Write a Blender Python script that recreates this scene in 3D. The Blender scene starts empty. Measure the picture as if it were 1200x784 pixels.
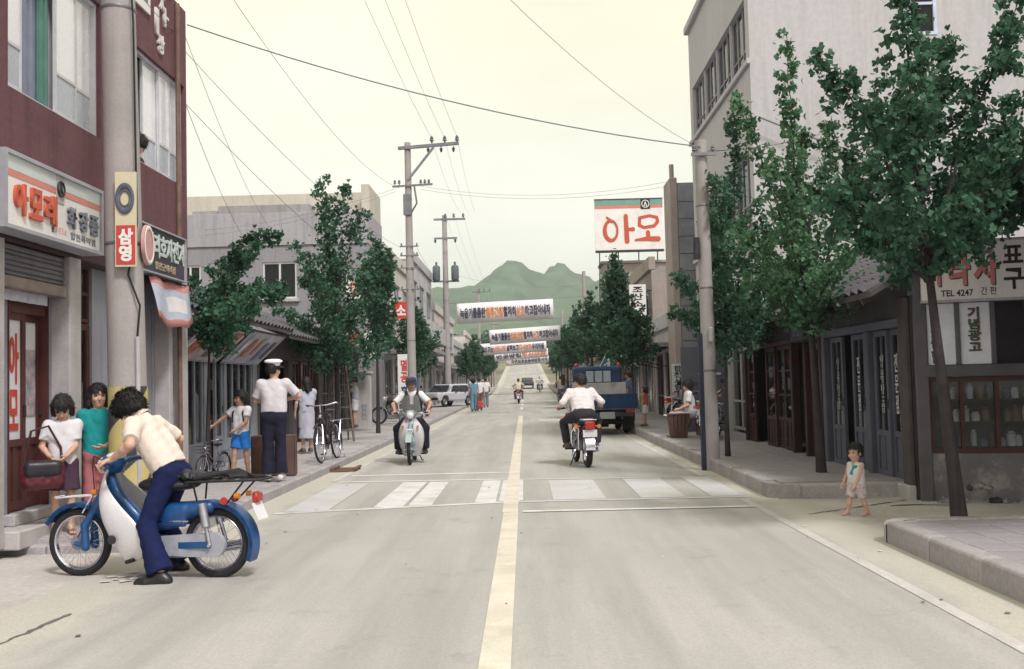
import bpy, math, random
import numpy as np
from mathutils import Vector, Matrix

# ------------------------------------------------------------------ camera
SC = bpy.context.scene
COL = SC.collection
R_ = math.radians
FPX, PW, PH = 1167.0, 1200.0, 784.0
CAM = np.array([0.0, 0.0, 1.48])
def cam_axes(vx=615.0, vy=450.0, roll=1.4):
    d = np.array([(vx-PW/2)/FPX, -(vy-PH/2)/FPX, -1.0]); d /= np.linalg.norm(d)
    r = R_(roll); u = np.array([-math.sin(r), math.cos(r), 0.0])
    u[2] = -(u[0]*d[0]+u[1]*d[1])/d[2]; u /= np.linalg.norm(u)
    return np.array([np.cross(d, u), d, u])
CR = cam_axes()
cd = bpy.data.cameras.new('camera'); co = bpy.data.objects.new('camera', cd); COL.objects.link(co)
cd.sensor_fit = 'HORIZONTAL'; cd.sensor_width = 36.0; cd.lens = 36.0*FPX/PW
cd.clip_start = 0.05; cd.clip_end = 12000
co.matrix_world = Matrix.Translation(Vector(CAM)) @ Matrix(CR.tolist()).to_4x4()
SC.camera = co

# ------------------------------------------------------------------ sky, sun, exposure
SUN_EL, SUN_AZ = 52.0, 148.0          # high veiled sun behind the viewer's right shoulder
w = bpy.data.worlds.new('World'); SC.world = w; w.use_nodes = True
nt = w.node_tree; nt.nodes.clear()
def wn(t, **k):
    n = nt.nodes.new(t)
    for a, b in k.items(): setattr(n, a, b)
    return n
sky = wn('ShaderNodeTexSky', sky_type='NISHITA', sun_disc=False, sun_elevation=R_(SUN_EL), sun_rotation=R_(SUN_AZ))
sky.dust_density = 4.0
tc = wn('ShaderNodeTexCoord'); sep = wn('ShaderNodeSeparateXYZ'); nt.links.new(tc.outputs['Generated'], sep.inputs[0])
rmp = wn('ShaderNodeValToRGB'); nt.links.new(sep.outputs['Z'], rmp.inputs[0])
cr = rmp.color_ramp; cr.elements[0].position = 0.0; cr.elements[0].color = (6.0, 6.0, 5.6, 1)
cr.elements[1].position = 0.9; cr.elements[1].color = (6.2, 5.9, 4.5, 1)
e = cr.elements.new(0.16); e.color = (6.1, 6.0, 5.3, 1)
e = cr.elements.new(0.38); e.color = (6.25, 6.0, 4.4, 1)
mp = wn('ShaderNodeMapping'); mp.inputs['Scale'].default_value = (1.6, 1.6, 4.5); nt.links.new(tc.outputs['Generated'], mp.inputs[0])
nz = wn('ShaderNodeTexNoise'); nz.inputs['Scale'].default_value = 1.8; nz.inputs['Detail'].default_value = 5; nt.links.new(mp.outputs[0], nz.inputs['Vector'])
mr = wn('ShaderNodeMapRange'); mr.inputs['From Min'].default_value = .3; mr.inputs['From Max'].default_value = .7
mr.inputs['To Min'].default_value = .87; mr.inputs['To Max'].default_value = 1.08; nt.links.new(nz.outputs['Fac'], mr.inputs['Value'])
mul = wn('ShaderNodeVectorMath', operation='SCALE'); nt.links.new(rmp.outputs[0], mul.inputs[0]); nt.links.new(mr.outputs[0], mul.inputs['Scale'])
mix = wn('ShaderNodeMix', data_type='RGBA'); mix.inputs['Factor'].default_value = .93
nt.links.new(sky.outputs[0], mix.inputs[6]); nt.links.new(mul.outputs[0], mix.inputs[7])
bg = wn('ShaderNodeBackground'); bg.inputs['Strength'].default_value = .1; nt.links.new(mix.outputs[2], bg.inputs['Color'])
wo = wn('ShaderNodeOutputWorld'); nt.links.new(bg.outputs[0], wo.inputs['Surface'])
sl = bpy.data.lights.new('sun', 'SUN'); so = bpy.data.objects.new('sun', sl); COL.objects.link(so)
sl.energy = 1.5; sl.angle = R_(10); sl.color = (1.0, .975, .95)
so.rotation_euler = (R_(90-SUN_EL), 0, R_(180-SUN_AZ)); so.location = (0, 0, 60)
SC.view_settings.view_transform = 'Standard'; SC.view_settings.look = 'None'
SC.view_settings.exposure = 1.05; SC.view_settings.gamma = 1.0; SC.view_settings.use_curve_mapping = False
SC.cycles.max_bounces = 6; SC.cycles.transparent_max_bounces = 12; SC.cycles.volume_bounces = 0
SC.cycles.use_denoising = True

# ------------------------------------------------------------------ placing helpers (pixel of the 1200x784 photo -> world)
def ray(px, py): return CR @ np.array([(px-PW/2)/FPX, -(py-PH/2)/FPX, -1.0])
def at_z(px, py, z=0.0): v = ray(px, py); return CAM + v*(z-CAM[2])/v[2]
def at_y(px, py, y): v = ray(px, py); return CAM + v*y/v[1]
def at_x(px, py, x): v = ray(px, py); return CAM + v*x/v[0]
def softplus(t): return t if t > 30 else math.log1p(math.exp(t))
def g(y):                                   # the street rises slowly, then climbs a far hill
    return .063*(softplus((y-14)/14)-.3133) + .5*softplus((y-112)/10) - .5*softplus((y-285)/12)*1.2

# ------------------------------------------------------------------ materials
MATS = {}
def mat(name, col, rough=.75, var=.12, scale=2.5, bump=.15, bscale=60.0, metal=0.0, streak=0.0, streak_col=(.09, .08, .07), spec=.35,
        fine=.06, stain=0.0, stain_col=(.12, .1, .085), stain_scale=1.2, coat=0.0, sheen=0.0, trans=0.0, cool=1.12):
    if name in MATS: return MATS[name]
    m = bpy.data.materials.new(name); MATS[name] = m; m.use_nodes = True
    N, L = m.node_tree.nodes, m.node_tree.links
    b = N['Principled BSDF']; b.inputs['Roughness'].default_value = rough; b.inputs['Metallic'].default_value = metal
    b.inputs['Specular IOR Level'].default_value = spec
    if coat: b.inputs['Coat Weight'].default_value = coat; b.inputs['Coat Roughness'].default_value = .08
    if sheen: b.inputs['Sheen Weight'].default_value = sheen
    t = N.new('ShaderNodeTexCoord')
    def noise(sc, det=4, vec=None, rgh=.6):
        n = N.new('ShaderNodeTexNoise'); n.inputs['Scale'].default_value = sc; n.inputs['Detail'].default_value = det; n.inputs['Roughness'].default_value = rgh
        L.new(vec or t.outputs['Object'], n.inputs['Vector']); return n
    def rng(n, a, c, f0=.3, f1=.7):
        r = N.new('ShaderNodeMapRange'); r.inputs['From Min'].default_value = f0; r.inputs['From Max'].default_value = f1
        r.inputs['To Min'].default_value = a; r.inputs['To Max'].default_value = c; L.new(n.outputs['Fac'], r.inputs['Value']); return r
    base = N.new('ShaderNodeRGB'); base.outputs[0].default_value = (col[0]*.98, col[1]*.965, min(1, col[2]*cool), 1); cur = base.outputs[0]
    if var:
        a = rng(noise(scale), 1-var, 1+var); s = N.new('ShaderNodeVectorMath'); s.operation = 'SCALE'; L.new(cur, s.inputs[0]); L.new(a.outputs[0], s.inputs['Scale']); cur = s.outputs[0]
    if fine:
        a = rng(noise(scale*22, 3), 1-fine, 1+fine); s = N.new('ShaderNodeVectorMath'); s.operation = 'SCALE'; L.new(cur, s.inputs[0]); L.new(a.outputs[0], s.inputs['Scale']); cur = s.outputs[0]
    def over(fac, c2):
        nonlocal cur
        x = N.new('ShaderNodeMix'); x.data_type = 'RGBA'; L.new(fac, x.inputs['Factor']); L.new(cur, x.inputs[6]); x.inputs[7].default_value = (*c2, 1); cur = x.outputs[2]
    if streak:
        mp = N.new('ShaderNodeMapping'); mp.inputs['Scale'].default_value = (3.5, 3.5, .25); L.new(t.outputs['Object'], mp.inputs[0])
        over(rng(noise(1.6, 5, mp.outputs[0], .7), 0, streak, .48, .75).outputs[0], streak_col)
    if stain:
        over(rng(noise(stain_scale, 6, None, .68), 0, stain, .5, .68).outputs[0], stain_col)
    L.new(cur, b.inputs['Base Color'])
    if rough < .9:
        rr = rng(noise(scale*4), max(.02, rough-.1), min(1, rough+.12)); L.new(rr.outputs[0], b.inputs['Roughness'])
    if bump:
        bm = N.new('ShaderNodeBump'); bm.inputs['Strength'].default_value = bump; bm.inputs['Distance'].default_value = .01
        L.new(noise(bscale, 4).outputs['Fac'], bm.inputs['Height']); L.new(bm.outputs[0], b.inputs['Normal'])
    if trans:
        tr = N.new('ShaderNodeBsdfTranslucent'); L.new(cur, tr.inputs['Color']); mx = N.new('ShaderNodeMixShader'); mx.inputs[0].default_value = trans
        L.new(b.outputs[0], mx.inputs[1]); L.new(tr.outputs[0], mx.inputs[2]); L.new(mx.outputs[0], N['Material Output'].inputs['Surface'])
    return m
def glass(name='window_glass', tint=(.55, .6, .62), rough=.03, op=.03, ior=1.28):
    if name in MATS: return MATS[name]
    m = bpy.data.materials.new(name); MATS[name] = m; m.use_nodes = True
    N, L = m.node_tree.nodes, m.node_tree.links; N.remove(N['Principled BSDF'])
    tr = N.new('ShaderNodeBsdfTransparent'); tr.inputs[0].default_value = (*tint, 1)
    df = N.new('ShaderNodeBsdfDiffuse'); df.inputs[0].default_value = (.3, .3, .29, 1)
    gl = N.new('ShaderNodeBsdfGlossy'); gl.inputs['Roughness'].default_value = rough; gl.inputs[0].default_value = (.95, .95, .95, 1)
    m1 = N.new('ShaderNodeMixShader'); tcn = N.new('ShaderNodeTexCoord'); nn = N.new('ShaderNodeTexNoise'); nn.inputs['Scale'].default_value = 3; nn.inputs['Detail'].default_value = 6
    L.new(tcn.outputs['Object'], nn.inputs['Vector']); mm = N.new('ShaderNodeMath'); mm.operation = 'MULTIPLY'; mm.inputs[1].default_value = op*2; L.new(nn.outputs['Fac'], mm.inputs[0])
    L.new(mm.outputs[0], m1.inputs[0]); L.new(tr.outputs[0], m1.inputs[1]); L.new(df.outputs[0], m1.inputs[2])
    fr = N.new('ShaderNodeFresnel'); fr.inputs['IOR'].default_value = ior
    m2 = N.new('ShaderNodeMixShader'); L.new(fr.outputs[0], m2.inputs[0]); L.new(m1.outputs[0], m2.inputs[1]); L.new(gl.outputs[0], m2.inputs[2])
    L.new(m2.outputs[0], N['Material Output'].inputs['Surface']); return m

# ------------------------------------------------------------------ objects
def link(name, me, m=None, parent=None, loc=None, rot=None, smooth=False):
    o = bpy.data.objects.new(name, me); COL.objects.link(o)
    if m is not None and len(me.materials) == 0: me.materials.append(m)
    if parent is not None: o.parent = parent
    if loc is not None: o.location = loc
    if rot is not None: o.rotation_euler = rot
    if smooth: me.polygons.foreach_set('use_smooth', [True]*len(me.polygons))
    return o
def tag(o, label=None, cat=None, group=None, kind=None):
    if label: o['label'] = label
    if cat: o['category'] = cat
    if group: o['group'] = group
    if kind: o['kind'] = kind
    return o
def thing(name, label, cat, loc=(0, 0, 0), rz=0.0, group=None, scale=1.0):
    o = bpy.data.objects.new(name, None); COL.objects.link(o); o.empty_display_size = .2
    o.location = loc; o.rotation_euler = (0, 0, R_(rz)); o.scale = (scale,)*3
    return tag(o, label, cat, group)
def copy_tree(o, parent=None):
    c = o.copy(); COL.objects.link(c)
    if parent is not None: c.parent = parent
    for ch in o.children: copy_tree(ch, c)
    return c

class MB:
    def __init__(s): s.v = []; s.f = []; s.mi = []; s.cur = 0
    def add(s, vs, fs):
        n = len(s.v); s.v += [tuple(map(float, p)) for p in vs]; s.f += [tuple(i+n for i in f) for f in fs]; s.mi += [s.cur]*len(fs); return s
    def box(s, x0, x1, y0, y1, z0, z1):
        if x0 > x1: x0, x1 = x1, x0
        if y0 > y1: y0, y1 = y1, y0
        if z0 > z1: z0, z1 = z1, z0
        return s.add([(x0, y0, z0), (x1, y0, z0), (x1, y1, z0), (x0, y1, z0), (x0, y0, z1), (x1, y0, z1), (x1, y1, z1), (x0, y1, z1)],
                     [(0, 3, 2, 1), (4, 5, 6, 7), (0, 1, 5, 4), (1, 2, 6, 5), (2, 3, 7, 6), (3, 0, 4, 7)])
    def bbox(s, x0, x1, y0, y1, z0, z1, b=.01):      # bevelled box
        if x0 > x1: x0, x1 = x1, x0
        if y0 > y1: y0, y1 = y1, y0
        if z0 > z1: z0, z1 = z1, z0
        b = min(b, (x1-x0)*.45, (y1-y0)*.45, (z1-z0)*.45)
        vs = []; fs = []; idx = {}
        X = (x0, x1); Y = (y0, y1); Z = (z0, z1)
        for i in (0, 1):
            for j in (0, 1):
                for k in (0, 1):
                    sx, sy, sz = 1-2*i, 1-2*j, 1-2*k
                    for a in range(3):
                        idx[i, j, k, a] = len(vs)
                        vs.append((X[i]+(0 if a == 0 else b*sx), Y[j]+(0 if a == 1 else b*sy), Z[k]+(0 if a == 2 else b*sz)))
        def q(l): fs.append(tuple(l))
        for i in (0, 1): q([idx[i, j, k, 0] for j, k in ((0, 0), (1, 0), (1, 1), (0, 1))])
        for j in (0, 1): q([idx[i, j, k, 1] for i, k in ((0, 0), (1, 0), (1, 1), (0, 1))])
        for k in (0, 1): q([idx[i, j, k, 2] for i, j in ((0, 0), (1, 0), (1, 1), (0, 1))])
        for i in (0, 1):
            for j in (0, 1): q([idx[i, j, 0, 0], idx[i, j, 1, 0], idx[i, j, 1, 1], idx[i, j, 0, 1]])
        for i in (0, 1):
            for k in (0, 1): q([idx[i, 0, k, 0], idx[i, 1, k, 0], idx[i, 1, k, 2], idx[i, 0, k, 2]])
        for j in (0, 1):
            for k in (0, 1): q([idx[0, j, k, 1], idx[1, j, k, 1], idx[1, j, k, 2], idx[0, j, k, 2]])
        for i in (0, 1):
            for j in (0, 1):
                for k in (0, 1): q([idx[i, j, k, a] for a in range(3)])
        s.fixn = True
        return s.add(vs, fs)
    def quad(s, a, b, c, d): return s.add([a, b, c, d], [(0, 1, 2, 3)])
    def cyl(s, p0, p1, r0, r1=None, n=12, cap=True):
        r1 = r0 if r1 is None else r1; p0 = Vector(p0); p1 = Vector(p1); d = (p1-p0).normalized()
        u = d.orthogonal().normalized(); w_ = d.cross(u); vs = []
        for p, r in ((p0, r0), (p1, r1)):
            for i in range(n): a = 2*math.pi*i/n; vs.append(p+(u*math.cos(a)+w_*math.sin(a))*r)
        fs = [(i, (i+1) % n, n+(i+1) % n, n+i) for i in range(n)]
        if cap: fs += [tuple(range(n))[::-1], tuple(range(n, 2*n))]
        return s.add(vs, fs)
    def tube(s, pts, r, n=8, cap=True):
        pts = [Vector(p) for p in pts]; k = len(pts); rs = r if isinstance(r, (list, tuple)) else [r]*k
        vs = []; fs = []; u = None
        for i in range(k):
            t = (pts[min(i+1, k-1)]-pts[max(i-1, 0)]).normalized()
            u = t.orthogonal().normalized() if u is None else (u-t*u.dot(t)).normalized()
            w_ = t.cross(u)
            for j in range(n): a = 2*math.pi*j/n; vs.append(pts[i]+(u*math.cos(a)+w_*math.sin(a))*rs[i])
        for i in range(k-1):
            for j in range(n): fs.append((i*n+j, i*n+(j+1) % n, (i+1)*n+(j+1) % n, (i+1)*n+j))
        if cap: fs += [tuple(range(n))[::-1], tuple(range((k-1)*n, k*n))]
        return s.add(vs, fs)
    def bar(s, p0, p1, w_, h, up=(0, 0, 1)):        # rectangular bar between two points
        p0 = Vector(p0); p1 = Vector(p1); d = (p1-p0).normalized(); u = d.cross(Vector(up)).normalized(); v = u.cross(d)
        vs = []
        for p in (p0, p1):
            for a, b in ((-1, -1), (1, -1), (1, 1), (-1, 1)): vs.append(p+u*a*w_/2+v*b*h/2)
        return s.add(vs, [(0, 3, 2, 1), (4, 5, 6, 7), (0, 1, 5, 4), (1, 2, 6, 5), (2, 3, 7, 6), (3, 0, 4, 7)])
    def torus(s, c, axis, R, r, n=36, m=10, sq=1.0):
        c = Vector(c); ax = Vector(axis).normalized(); u = ax.orthogonal().normalized(); w_ = ax.cross(u); vs = []; fs = []
        for i in range(n):
            a = 2*math.pi*i/n; d = u*math.cos(a)+w_*math.sin(a)
            for j in range(m): b = 2*math.pi*j/m; vs.append(c+d*(R+r*math.cos(b))+ax*(r*sq*math.sin(b)))
        for i in range(n):
            for j in range(m): fs.append((i*m+j, ((i+1) % n)*m+j, ((i+1) % n)*m+(j+1) % m, i*m+(j+1) % m))
        return s.add(vs, fs)
    def arcsheet(s, c, R, a0, a1, y0, y1, n=16, th=.012, lip=0.0):   # curved mudguard about the y axis (angles in deg, from +x towards +z)
        vs = []; fs = []
        prof = [(R-lip, y0), (R, y0), (R, (y0+y1)/2), (R, y1), (R-lip, y1)] if lip else [(R, y0), (R+.006, (y0+y1)/2), (R, y1)]
        k = len(prof); full = prof+[(r-th, y) for r, y in prof[::-1]]; K = len(full)
        for i in range(n+1):
            a = R_(a0+(a1-a0)*i/n)
            for r, y in full: vs.append((c[0]+r*math.cos(a), c[1]+y, c[2]+r*math.sin(a)))
        for i in range(n):
            for j in range(K): fs.append((i*K+j, i*K+(j+1) % K, (i+1)*K+(j+1) % K, (i+1)*K+j))
        fs += [tuple(range(K)), tuple(range(n*K, (n+1)*K))[::-1]]
        return s.add(vs, fs)
    def prism(s, pts, y0, y1):                       # outline in x,z extruded along y
        n = len(pts); vs = [(x, y0, z) for x, z in pts]+[(x, y1, z) for x, z in pts]
        return s.add(vs, [tuple(range(n)), tuple(range(n, 2*n))[::-1]]+[(i, i+n, (i+1) % n+n, (i+1) % n) for i in range(n)])
    def lathe(s, prof, c=(0, 0, 0), n=16):
        vs = []; fs = []; k = len(prof)
        for i in range(n):
            a = 2*math.pi*i/n
            for r, z in prof: vs.append((c[0]+r*math.cos(a), c[1]+r*math.sin(a), c[2]+z))
        for i in range(n):
            for j in range(k-1): fs.append((i*k+j, ((i+1) % n)*k+j, ((i+1) % n)*k+j+1, i*k+j+1))
        return s.add(vs, fs)
    def mesh(s, name, mats=()):
        me = bpy.data.meshes.new(name); me.from_pydata(s.v, [], s.f)
        for m in mats: me.materials.append(m)
        if any(s.mi): me.polygons.foreach_set('material_index', s.mi)
        import bmesh
        b = bmesh.new(); b.from_mesh(me); bmesh.ops.recalc_face_normals(b, faces=b.faces); b.to_mesh(me); b.free()
        return me
    def build(s, name, m, parent=None, smooth=False, loc=None, rot=None):
        ms = m if isinstance(m, (list, tuple)) else [m]
        me = s.mesh(name, ms); o = link(name, me, None, parent, loc, rot)
        if smooth: auto_smooth(me)
        return o
def auto_smooth(me, ang=40):
    me.polygons.foreach_set('use_smooth', [True]*len(me.polygons))
    try: me.set_sharp_from_angle(angle=R_(ang))
    except Exception: pass

def lettering(body, x0, x1, z0, z1, y, m, parent, bold=.02, ext=.004, name='lettering', lead=1.0, keep=False):
    """writing laid on a board whose face looks to local -y"""
    c = bpy.data.curves.new(name, 'FONT'); c.body = body; c.align_x = 'CENTER'; c.offset = bold; c.space_line = lead; c.extrude = .5; c.resolution_u = 3
    o = bpy.data.objects.new(name, c); COL.objects.link(o)
    me = bpy.data.meshes.new_from_object(o.evaluated_get(bpy.context.evaluated_depsgraph_get())); me.name = name
    bpy.data.objects.remove(o); bpy.data.curves.remove(c)
    n = len(me.vertices); co_ = np.empty(n*3, np.float32); me.vertices.foreach_get('co', co_); co_ = co_.reshape(-1, 3)
    lo, hi = co_.min(0), co_.max(0); sx = (x1-x0)/(hi[0]-lo[0]); sz = (z1-z0)/(hi[1]-lo[1]); ox = x0; oz = z0
    if keep: q = min(sx, sz); ox = (x0+x1)/2-q*(hi[0]-lo[0])/2; oz = (z0+z1)/2-q*(hi[1]-lo[1])/2; sx = sz = q
    out = np.stack([ox+(co_[:, 0]-lo[0])*sx, y-ext*(co_[:, 2]+.5), oz+(co_[:, 1]-lo[1])*sz], 1)
    me.vertices.foreach_set('co', out.astype(np.float32).ravel()); me.materials.clear(); me.update()
    return link(name, me, m, parent)

# ------------------------------------------------------------------ implicit modelling: smooth unions of tapered limbs, meshed by surface nets
class Field:
    def __init__(s, lo, hi, h):
        s.h = h; s.lo = np.array(lo, float)-2*h; n = np.ceil((np.array(hi, float)+2*h-s.lo)/h).astype(int)+1
        s.n = n; s.d = np.full(n, 1.0, np.float32)
        s.ax = [(s.lo[i]+h*np.arange(n[i])).astype(np.float32) for i in range(3)]
    def sub(s, lo, hi, pad):
        i0 = np.clip(np.floor((np.array(lo)-pad-s.lo)/s.h).astype(int), 0, s.n-1); i1 = np.clip(np.ceil((np.array(hi)+pad-s.lo)/s.h).astype(int)+1, 1, s.n)
        sl_ = tuple(slice(a, max(b, a+1)) for a, b in zip(i0, i1))
        X, Y, Z = np.meshgrid(*[s.ax[i][sl_[i]] for i in range(3)], indexing='ij'); return sl_, X, Y, Z
    def merge(s, sl_, d, k, op='u'):
        a = s.d[sl_]
        if op == 'u':
            if k: t = np.maximum(k-np.abs(a-d), 0)/k; r = np.minimum(a, d)-t*t*k*.25
            else: r = np.minimum(a, d)
        else:
            d = -d
            if k: t = np.maximum(k-np.abs(a-d), 0)/k; r = np.maximum(a, d)+t*t*k*.25
            else: r = np.maximum(a, d)
        s.d[sl_] = r
    def cone(s, a, b, ra, rb, k=.03, end=None, sq=None, op='u'):
        a = np.array(a, float); b = np.array(b, float); rm = max(ra, rb)
        sl_, X, Y, Z = s.sub(np.minimum(a, b)-rm, np.maximum(a, b)+rm, k+2*s.h)
        v = b-a; L2 = max(float(v@v), 1e-12)
        t = np.clip(((X-a[0])*v[0]+(Y-a[1])*v[1]+(Z-a[2])*v[2])/L2, 0, 1)
        d = np.sqrt((X-a[0]-t*v[0])**2+(Y-a[1]-t*v[1])**2+(Z-a[2]-t*v[2])**2)-(ra+(rb-ra)*t)
        if end is not None:
            q = a+v*end; u = v/math.sqrt(L2); d = np.maximum(d, (X-q[0])*u[0]+(Y-q[1])*u[1]+(Z-q[2])*u[2])
        s.merge(sl_, d, k, op); return s
    def ell(s, c, r, M=None, k=.03, op='u'):
        c = np.array(c, float); r = np.array(r, float); rm = r.max()
        sl_, X, Y, Z = s.sub(c-rm, c+rm, k+2*s.h)
        P = [X-c[0], Y-c[1], Z-c[2]]
        if M is not None: P = [M[0][i]*P[0]+M[1][i]*P[1]+M[2][i]*P[2] for i in range(3)]
        q = np.sqrt((P[0]/r[0])**2+(P[1]/r[1])**2+(P[2]/r[2])**2); d = (q-1)*r.min()*(.5+.5*np.minimum(q, 1))
        s.merge(sl_, d, k, op); return s
    def box(s, c, hf, M=None, rd=.01, k=.02, op='u'):
        c = np.array(c, float); hf = np.array(hf, float); rm = np.linalg.norm(hf)
        sl_, X, Y, Z = s.sub(c-rm, c+rm, k+2*s.h); P = [X-c[0], Y-c[1], Z-c[2]]
        if M is not None: P = [M[0][i]*P[0]+M[1][i]*P[1]+M[2][i]*P[2] for i in range(3)]
        q = [np.abs(P[i])-(hf[i]-rd) for i in range(3)]
        d = np.sqrt(sum(np.maximum(x, 0)**2 for x in q))+np.minimum(np.maximum(np.maximum(q[0], q[1]), q[2]), 0)-rd
        s.merge(sl_, d, k, op); return s
    def plane(s, p, n):                              # keep the side against the normal
        n = np.array(n, float)/np.linalg.norm(n); X, Y, Z = np.meshgrid(*s.ax, indexing='ij')
        s.d = np.maximum(s.d, (X-p[0])*n[0]+(Y-p[1])*n[1]+(Z-p[2])*n[2]).astype(np.float32); return s
    def wrinkle(s, amp, freq, seed=0, st=(1, 1, 1)):
        rg = np.random.RandomState(seed); X, Y, Z = np.meshgrid(*s.ax, indexing='ij'); o = np.zeros_like(s.d)
        for i in range(6):
            k = rg.normal(size=3)*freq*np.array(st)*(1+.35*i); o += np.sin(X*k[0]+Y*k[1]+Z*k[2]+rg.uniform(0, 6.3))/(1+.35*i)
        s.d += (o*amp/2.2).astype(np.float32); return s
    def mesh(s, name):
        d = s.d; d[0] = d[-1] = 1; d[:, 0] = d[:, -1] = 1; d[:, :, 0] = d[:, :, -1] = 1
        neg = d < 0; nx, ny, nz = d.shape
        C8 = [(i, j, k) for i in (0, 1) for j in (0, 1) for k in (0, 1)]
        cnt = sum(neg[i:nx-1+i, j:ny-1+j, k:nz-1+k].astype(np.int8) for i, j, k in C8)
        cell = np.argwhere((cnt > 0) & (cnt < 8)); 
        if len(cell) == 0: return bpy.data.meshes.new(name)
        idx = np.full((nx-1, ny-1, nz-1), -1, np.int64); idx[tuple(cell.T)] = np.arange(len(cell))
        vals = {c: d[cell[:, 0]+c[0], cell[:, 1]+c[1], cell[:, 2]+c[2]] for c in C8}
        acc = np.zeros((len(cell), 3)); num = np.zeros(len(cell))
        for a in C8:
            for ax in range(3):
                if a[ax]: continue
                b = tuple(1 if i == ax else a[i] for i in range(3)); va, vb = vals[a], vals[b]
                m_ = (va < 0) != (vb < 0); t = np.where(m_, va/np.where(m_, va-vb, 1), 0)
                p = np.array(a, float)+t[:, None]*np.eye(3)[ax]; acc += p*m_[:, None]; num += m_
        V = s.lo+(cell+acc/num[:, None])*s.h
        Q = []
        for ax in range(3):
            sl0 = [slice(None)]*3; sl1 = [slice(None)]*3; sl0[ax] = slice(0, -1); sl1[ax] = slice(1, None)
            ed = np.argwhere(neg[tuple(sl0)] != neg[tuple(sl1)]); u, v = (ax+1) % 3, (ax+2) % 3
            ed = ed[(ed[:, u] > 0) & (ed[:, v] > 0)]
            def I(du, dv): e_ = ed.copy(); e_[:, u] += du; e_[:, v] += dv; return idx[e_[:, 0], e_[:, 1], e_[:, 2]]
            q = np.stack([I(-1, -1), I(0, -1), I(0, 0), I(-1, 0)], 1)
            inside = neg[ed[:, 0], ed[:, 1], ed[:, 2]]; q[~inside] = q[~inside][:, ::-1]; Q.append(q)
        Q = np.concatenate(Q); Q = Q[(Q >= 0).all(1)]
        me = bpy.data.meshes.new(name); me.vertices.add(len(V)); me.vertices.foreach_set('co', V.astype(np.float32).ravel())
        me.loops.add(len(Q)*4); me.loops.foreach_set('vertex_index', Q.ravel().astype(np.int32)); me.polygons.add(len(Q))
        me.polygons.foreach_set('loop_start', np.arange(0, len(Q)*4, 4, dtype=np.int32)); me.polygons.foreach_set('use_smooth', np.ones(len(Q), bool))
        me.update(); me.validate(); return me
    def build(s, name, m, parent=None, loc=None): return link(name, s.mesh(name), m, parent, loc)
# ------------------------------------------------------------------ people
def nrm(v): v = np.array(v, float); return v/max(np.linalg.norm(v), 1e-9)
def ik(a, t, l1, l2, pole):
    a = np.array(a, float); t = np.array(t, float); v = t-a; L = np.linalg.norm(v); L = min(L, (l1+l2)*.999); u = nrm(v); t = a+u*L
    x = (l1*l1-l2*l2+L*L)/(2*L); hgt = math.sqrt(max(l1*l1-x*x, 0)); p = np.array(pole, float); p = p-u*(p@u); p = nrm(p)
    return a+u*x+p*hgt, t
def rot_ypr(yaw, pitch, roll=0):
    return np.array((Matrix.Rotation(R_(yaw), 3, 'Z') @ Matrix.Rotation(R_(pitch), 3, 'Y') @ Matrix.Rotation(R_(roll), 3, 'X')))
SKIN = mat('skin', (.56, .345, .23), .5, .06, 9, .05, 200, spec=.4)
SKIN_D = mat('skin_tanned', (.43, .245, .155), .5, .06, 9, .05, 200, spec=.4)
HAIR = mat('hair_black', (.010, .008, .009), .55, .2, 30, .5, 160, spec=.5)
LIPS = mat('lips', (.30, .10, .085), .45, .05, 9, 0)
EYE = mat('eye_dark', (.015, .012, .012), .25, 0, 1, 0)
def hair_tufts(me, hc, MH, hs, seed, n, k=1.0):
    rg_ = np.random.RandomState(seed); m = len(me.vertices)
    if m < 20: return
    co_ = np.empty(m*3, np.float32); me.vertices.foreach_get('co', co_); co_ = co_.reshape(-1, 3); no = np.empty(m*3, np.float32); me.vertices.foreach_get('normal', no); no = no.reshape(-1, 3)
    i = rg_.randint(0, m, n); p = co_[i]; nn = no[i]; dn = -MH[:, 2]+np.array(p-hc)*1.5; d = dn-nn*(dn*nn).sum(1)[:, None]; d /= np.linalg.norm(d, axis=1)[:, None]+1e-6
    d = d+nn*rg_.uniform(.05, .45, (n, 1))*k+rg_.normal(size=(n, 3))*.22*k; d /= np.linalg.norm(d, axis=1)[:, None]; sd = np.cross(d, nn); sd /= np.linalg.norm(sd, axis=1)[:, None]+1e-6
    L = rg_.uniform(.02, .045, (n, 1))*hs*k**.5; w_ = rg_.uniform(.0022, .0045, (n, 1))*hs; p = p-nn*.002
    V = np.stack([p-sd*w_, p+sd*w_, p+d*L*.6+sd*w_*.7-nn*.002, p+d*L-nn*L*.12, p+d*L*.6-sd*w_*.7-nn*.002], 1).reshape(-1, 3)
    import bmesh
    F0 = [tuple(pl.vertices) for pl in me.polygons]; allv = [tuple(v) for v in co_]+[tuple(v) for v in V]; F1 = [tuple(m+5*j+q for q in range(5)) for j in range(n)]
    me.clear_geometry(); me.from_pydata(allv, [], F0+F1); me.polygons.foreach_set('use_smooth', [True]*len(me.polygons)); me.update()
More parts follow.
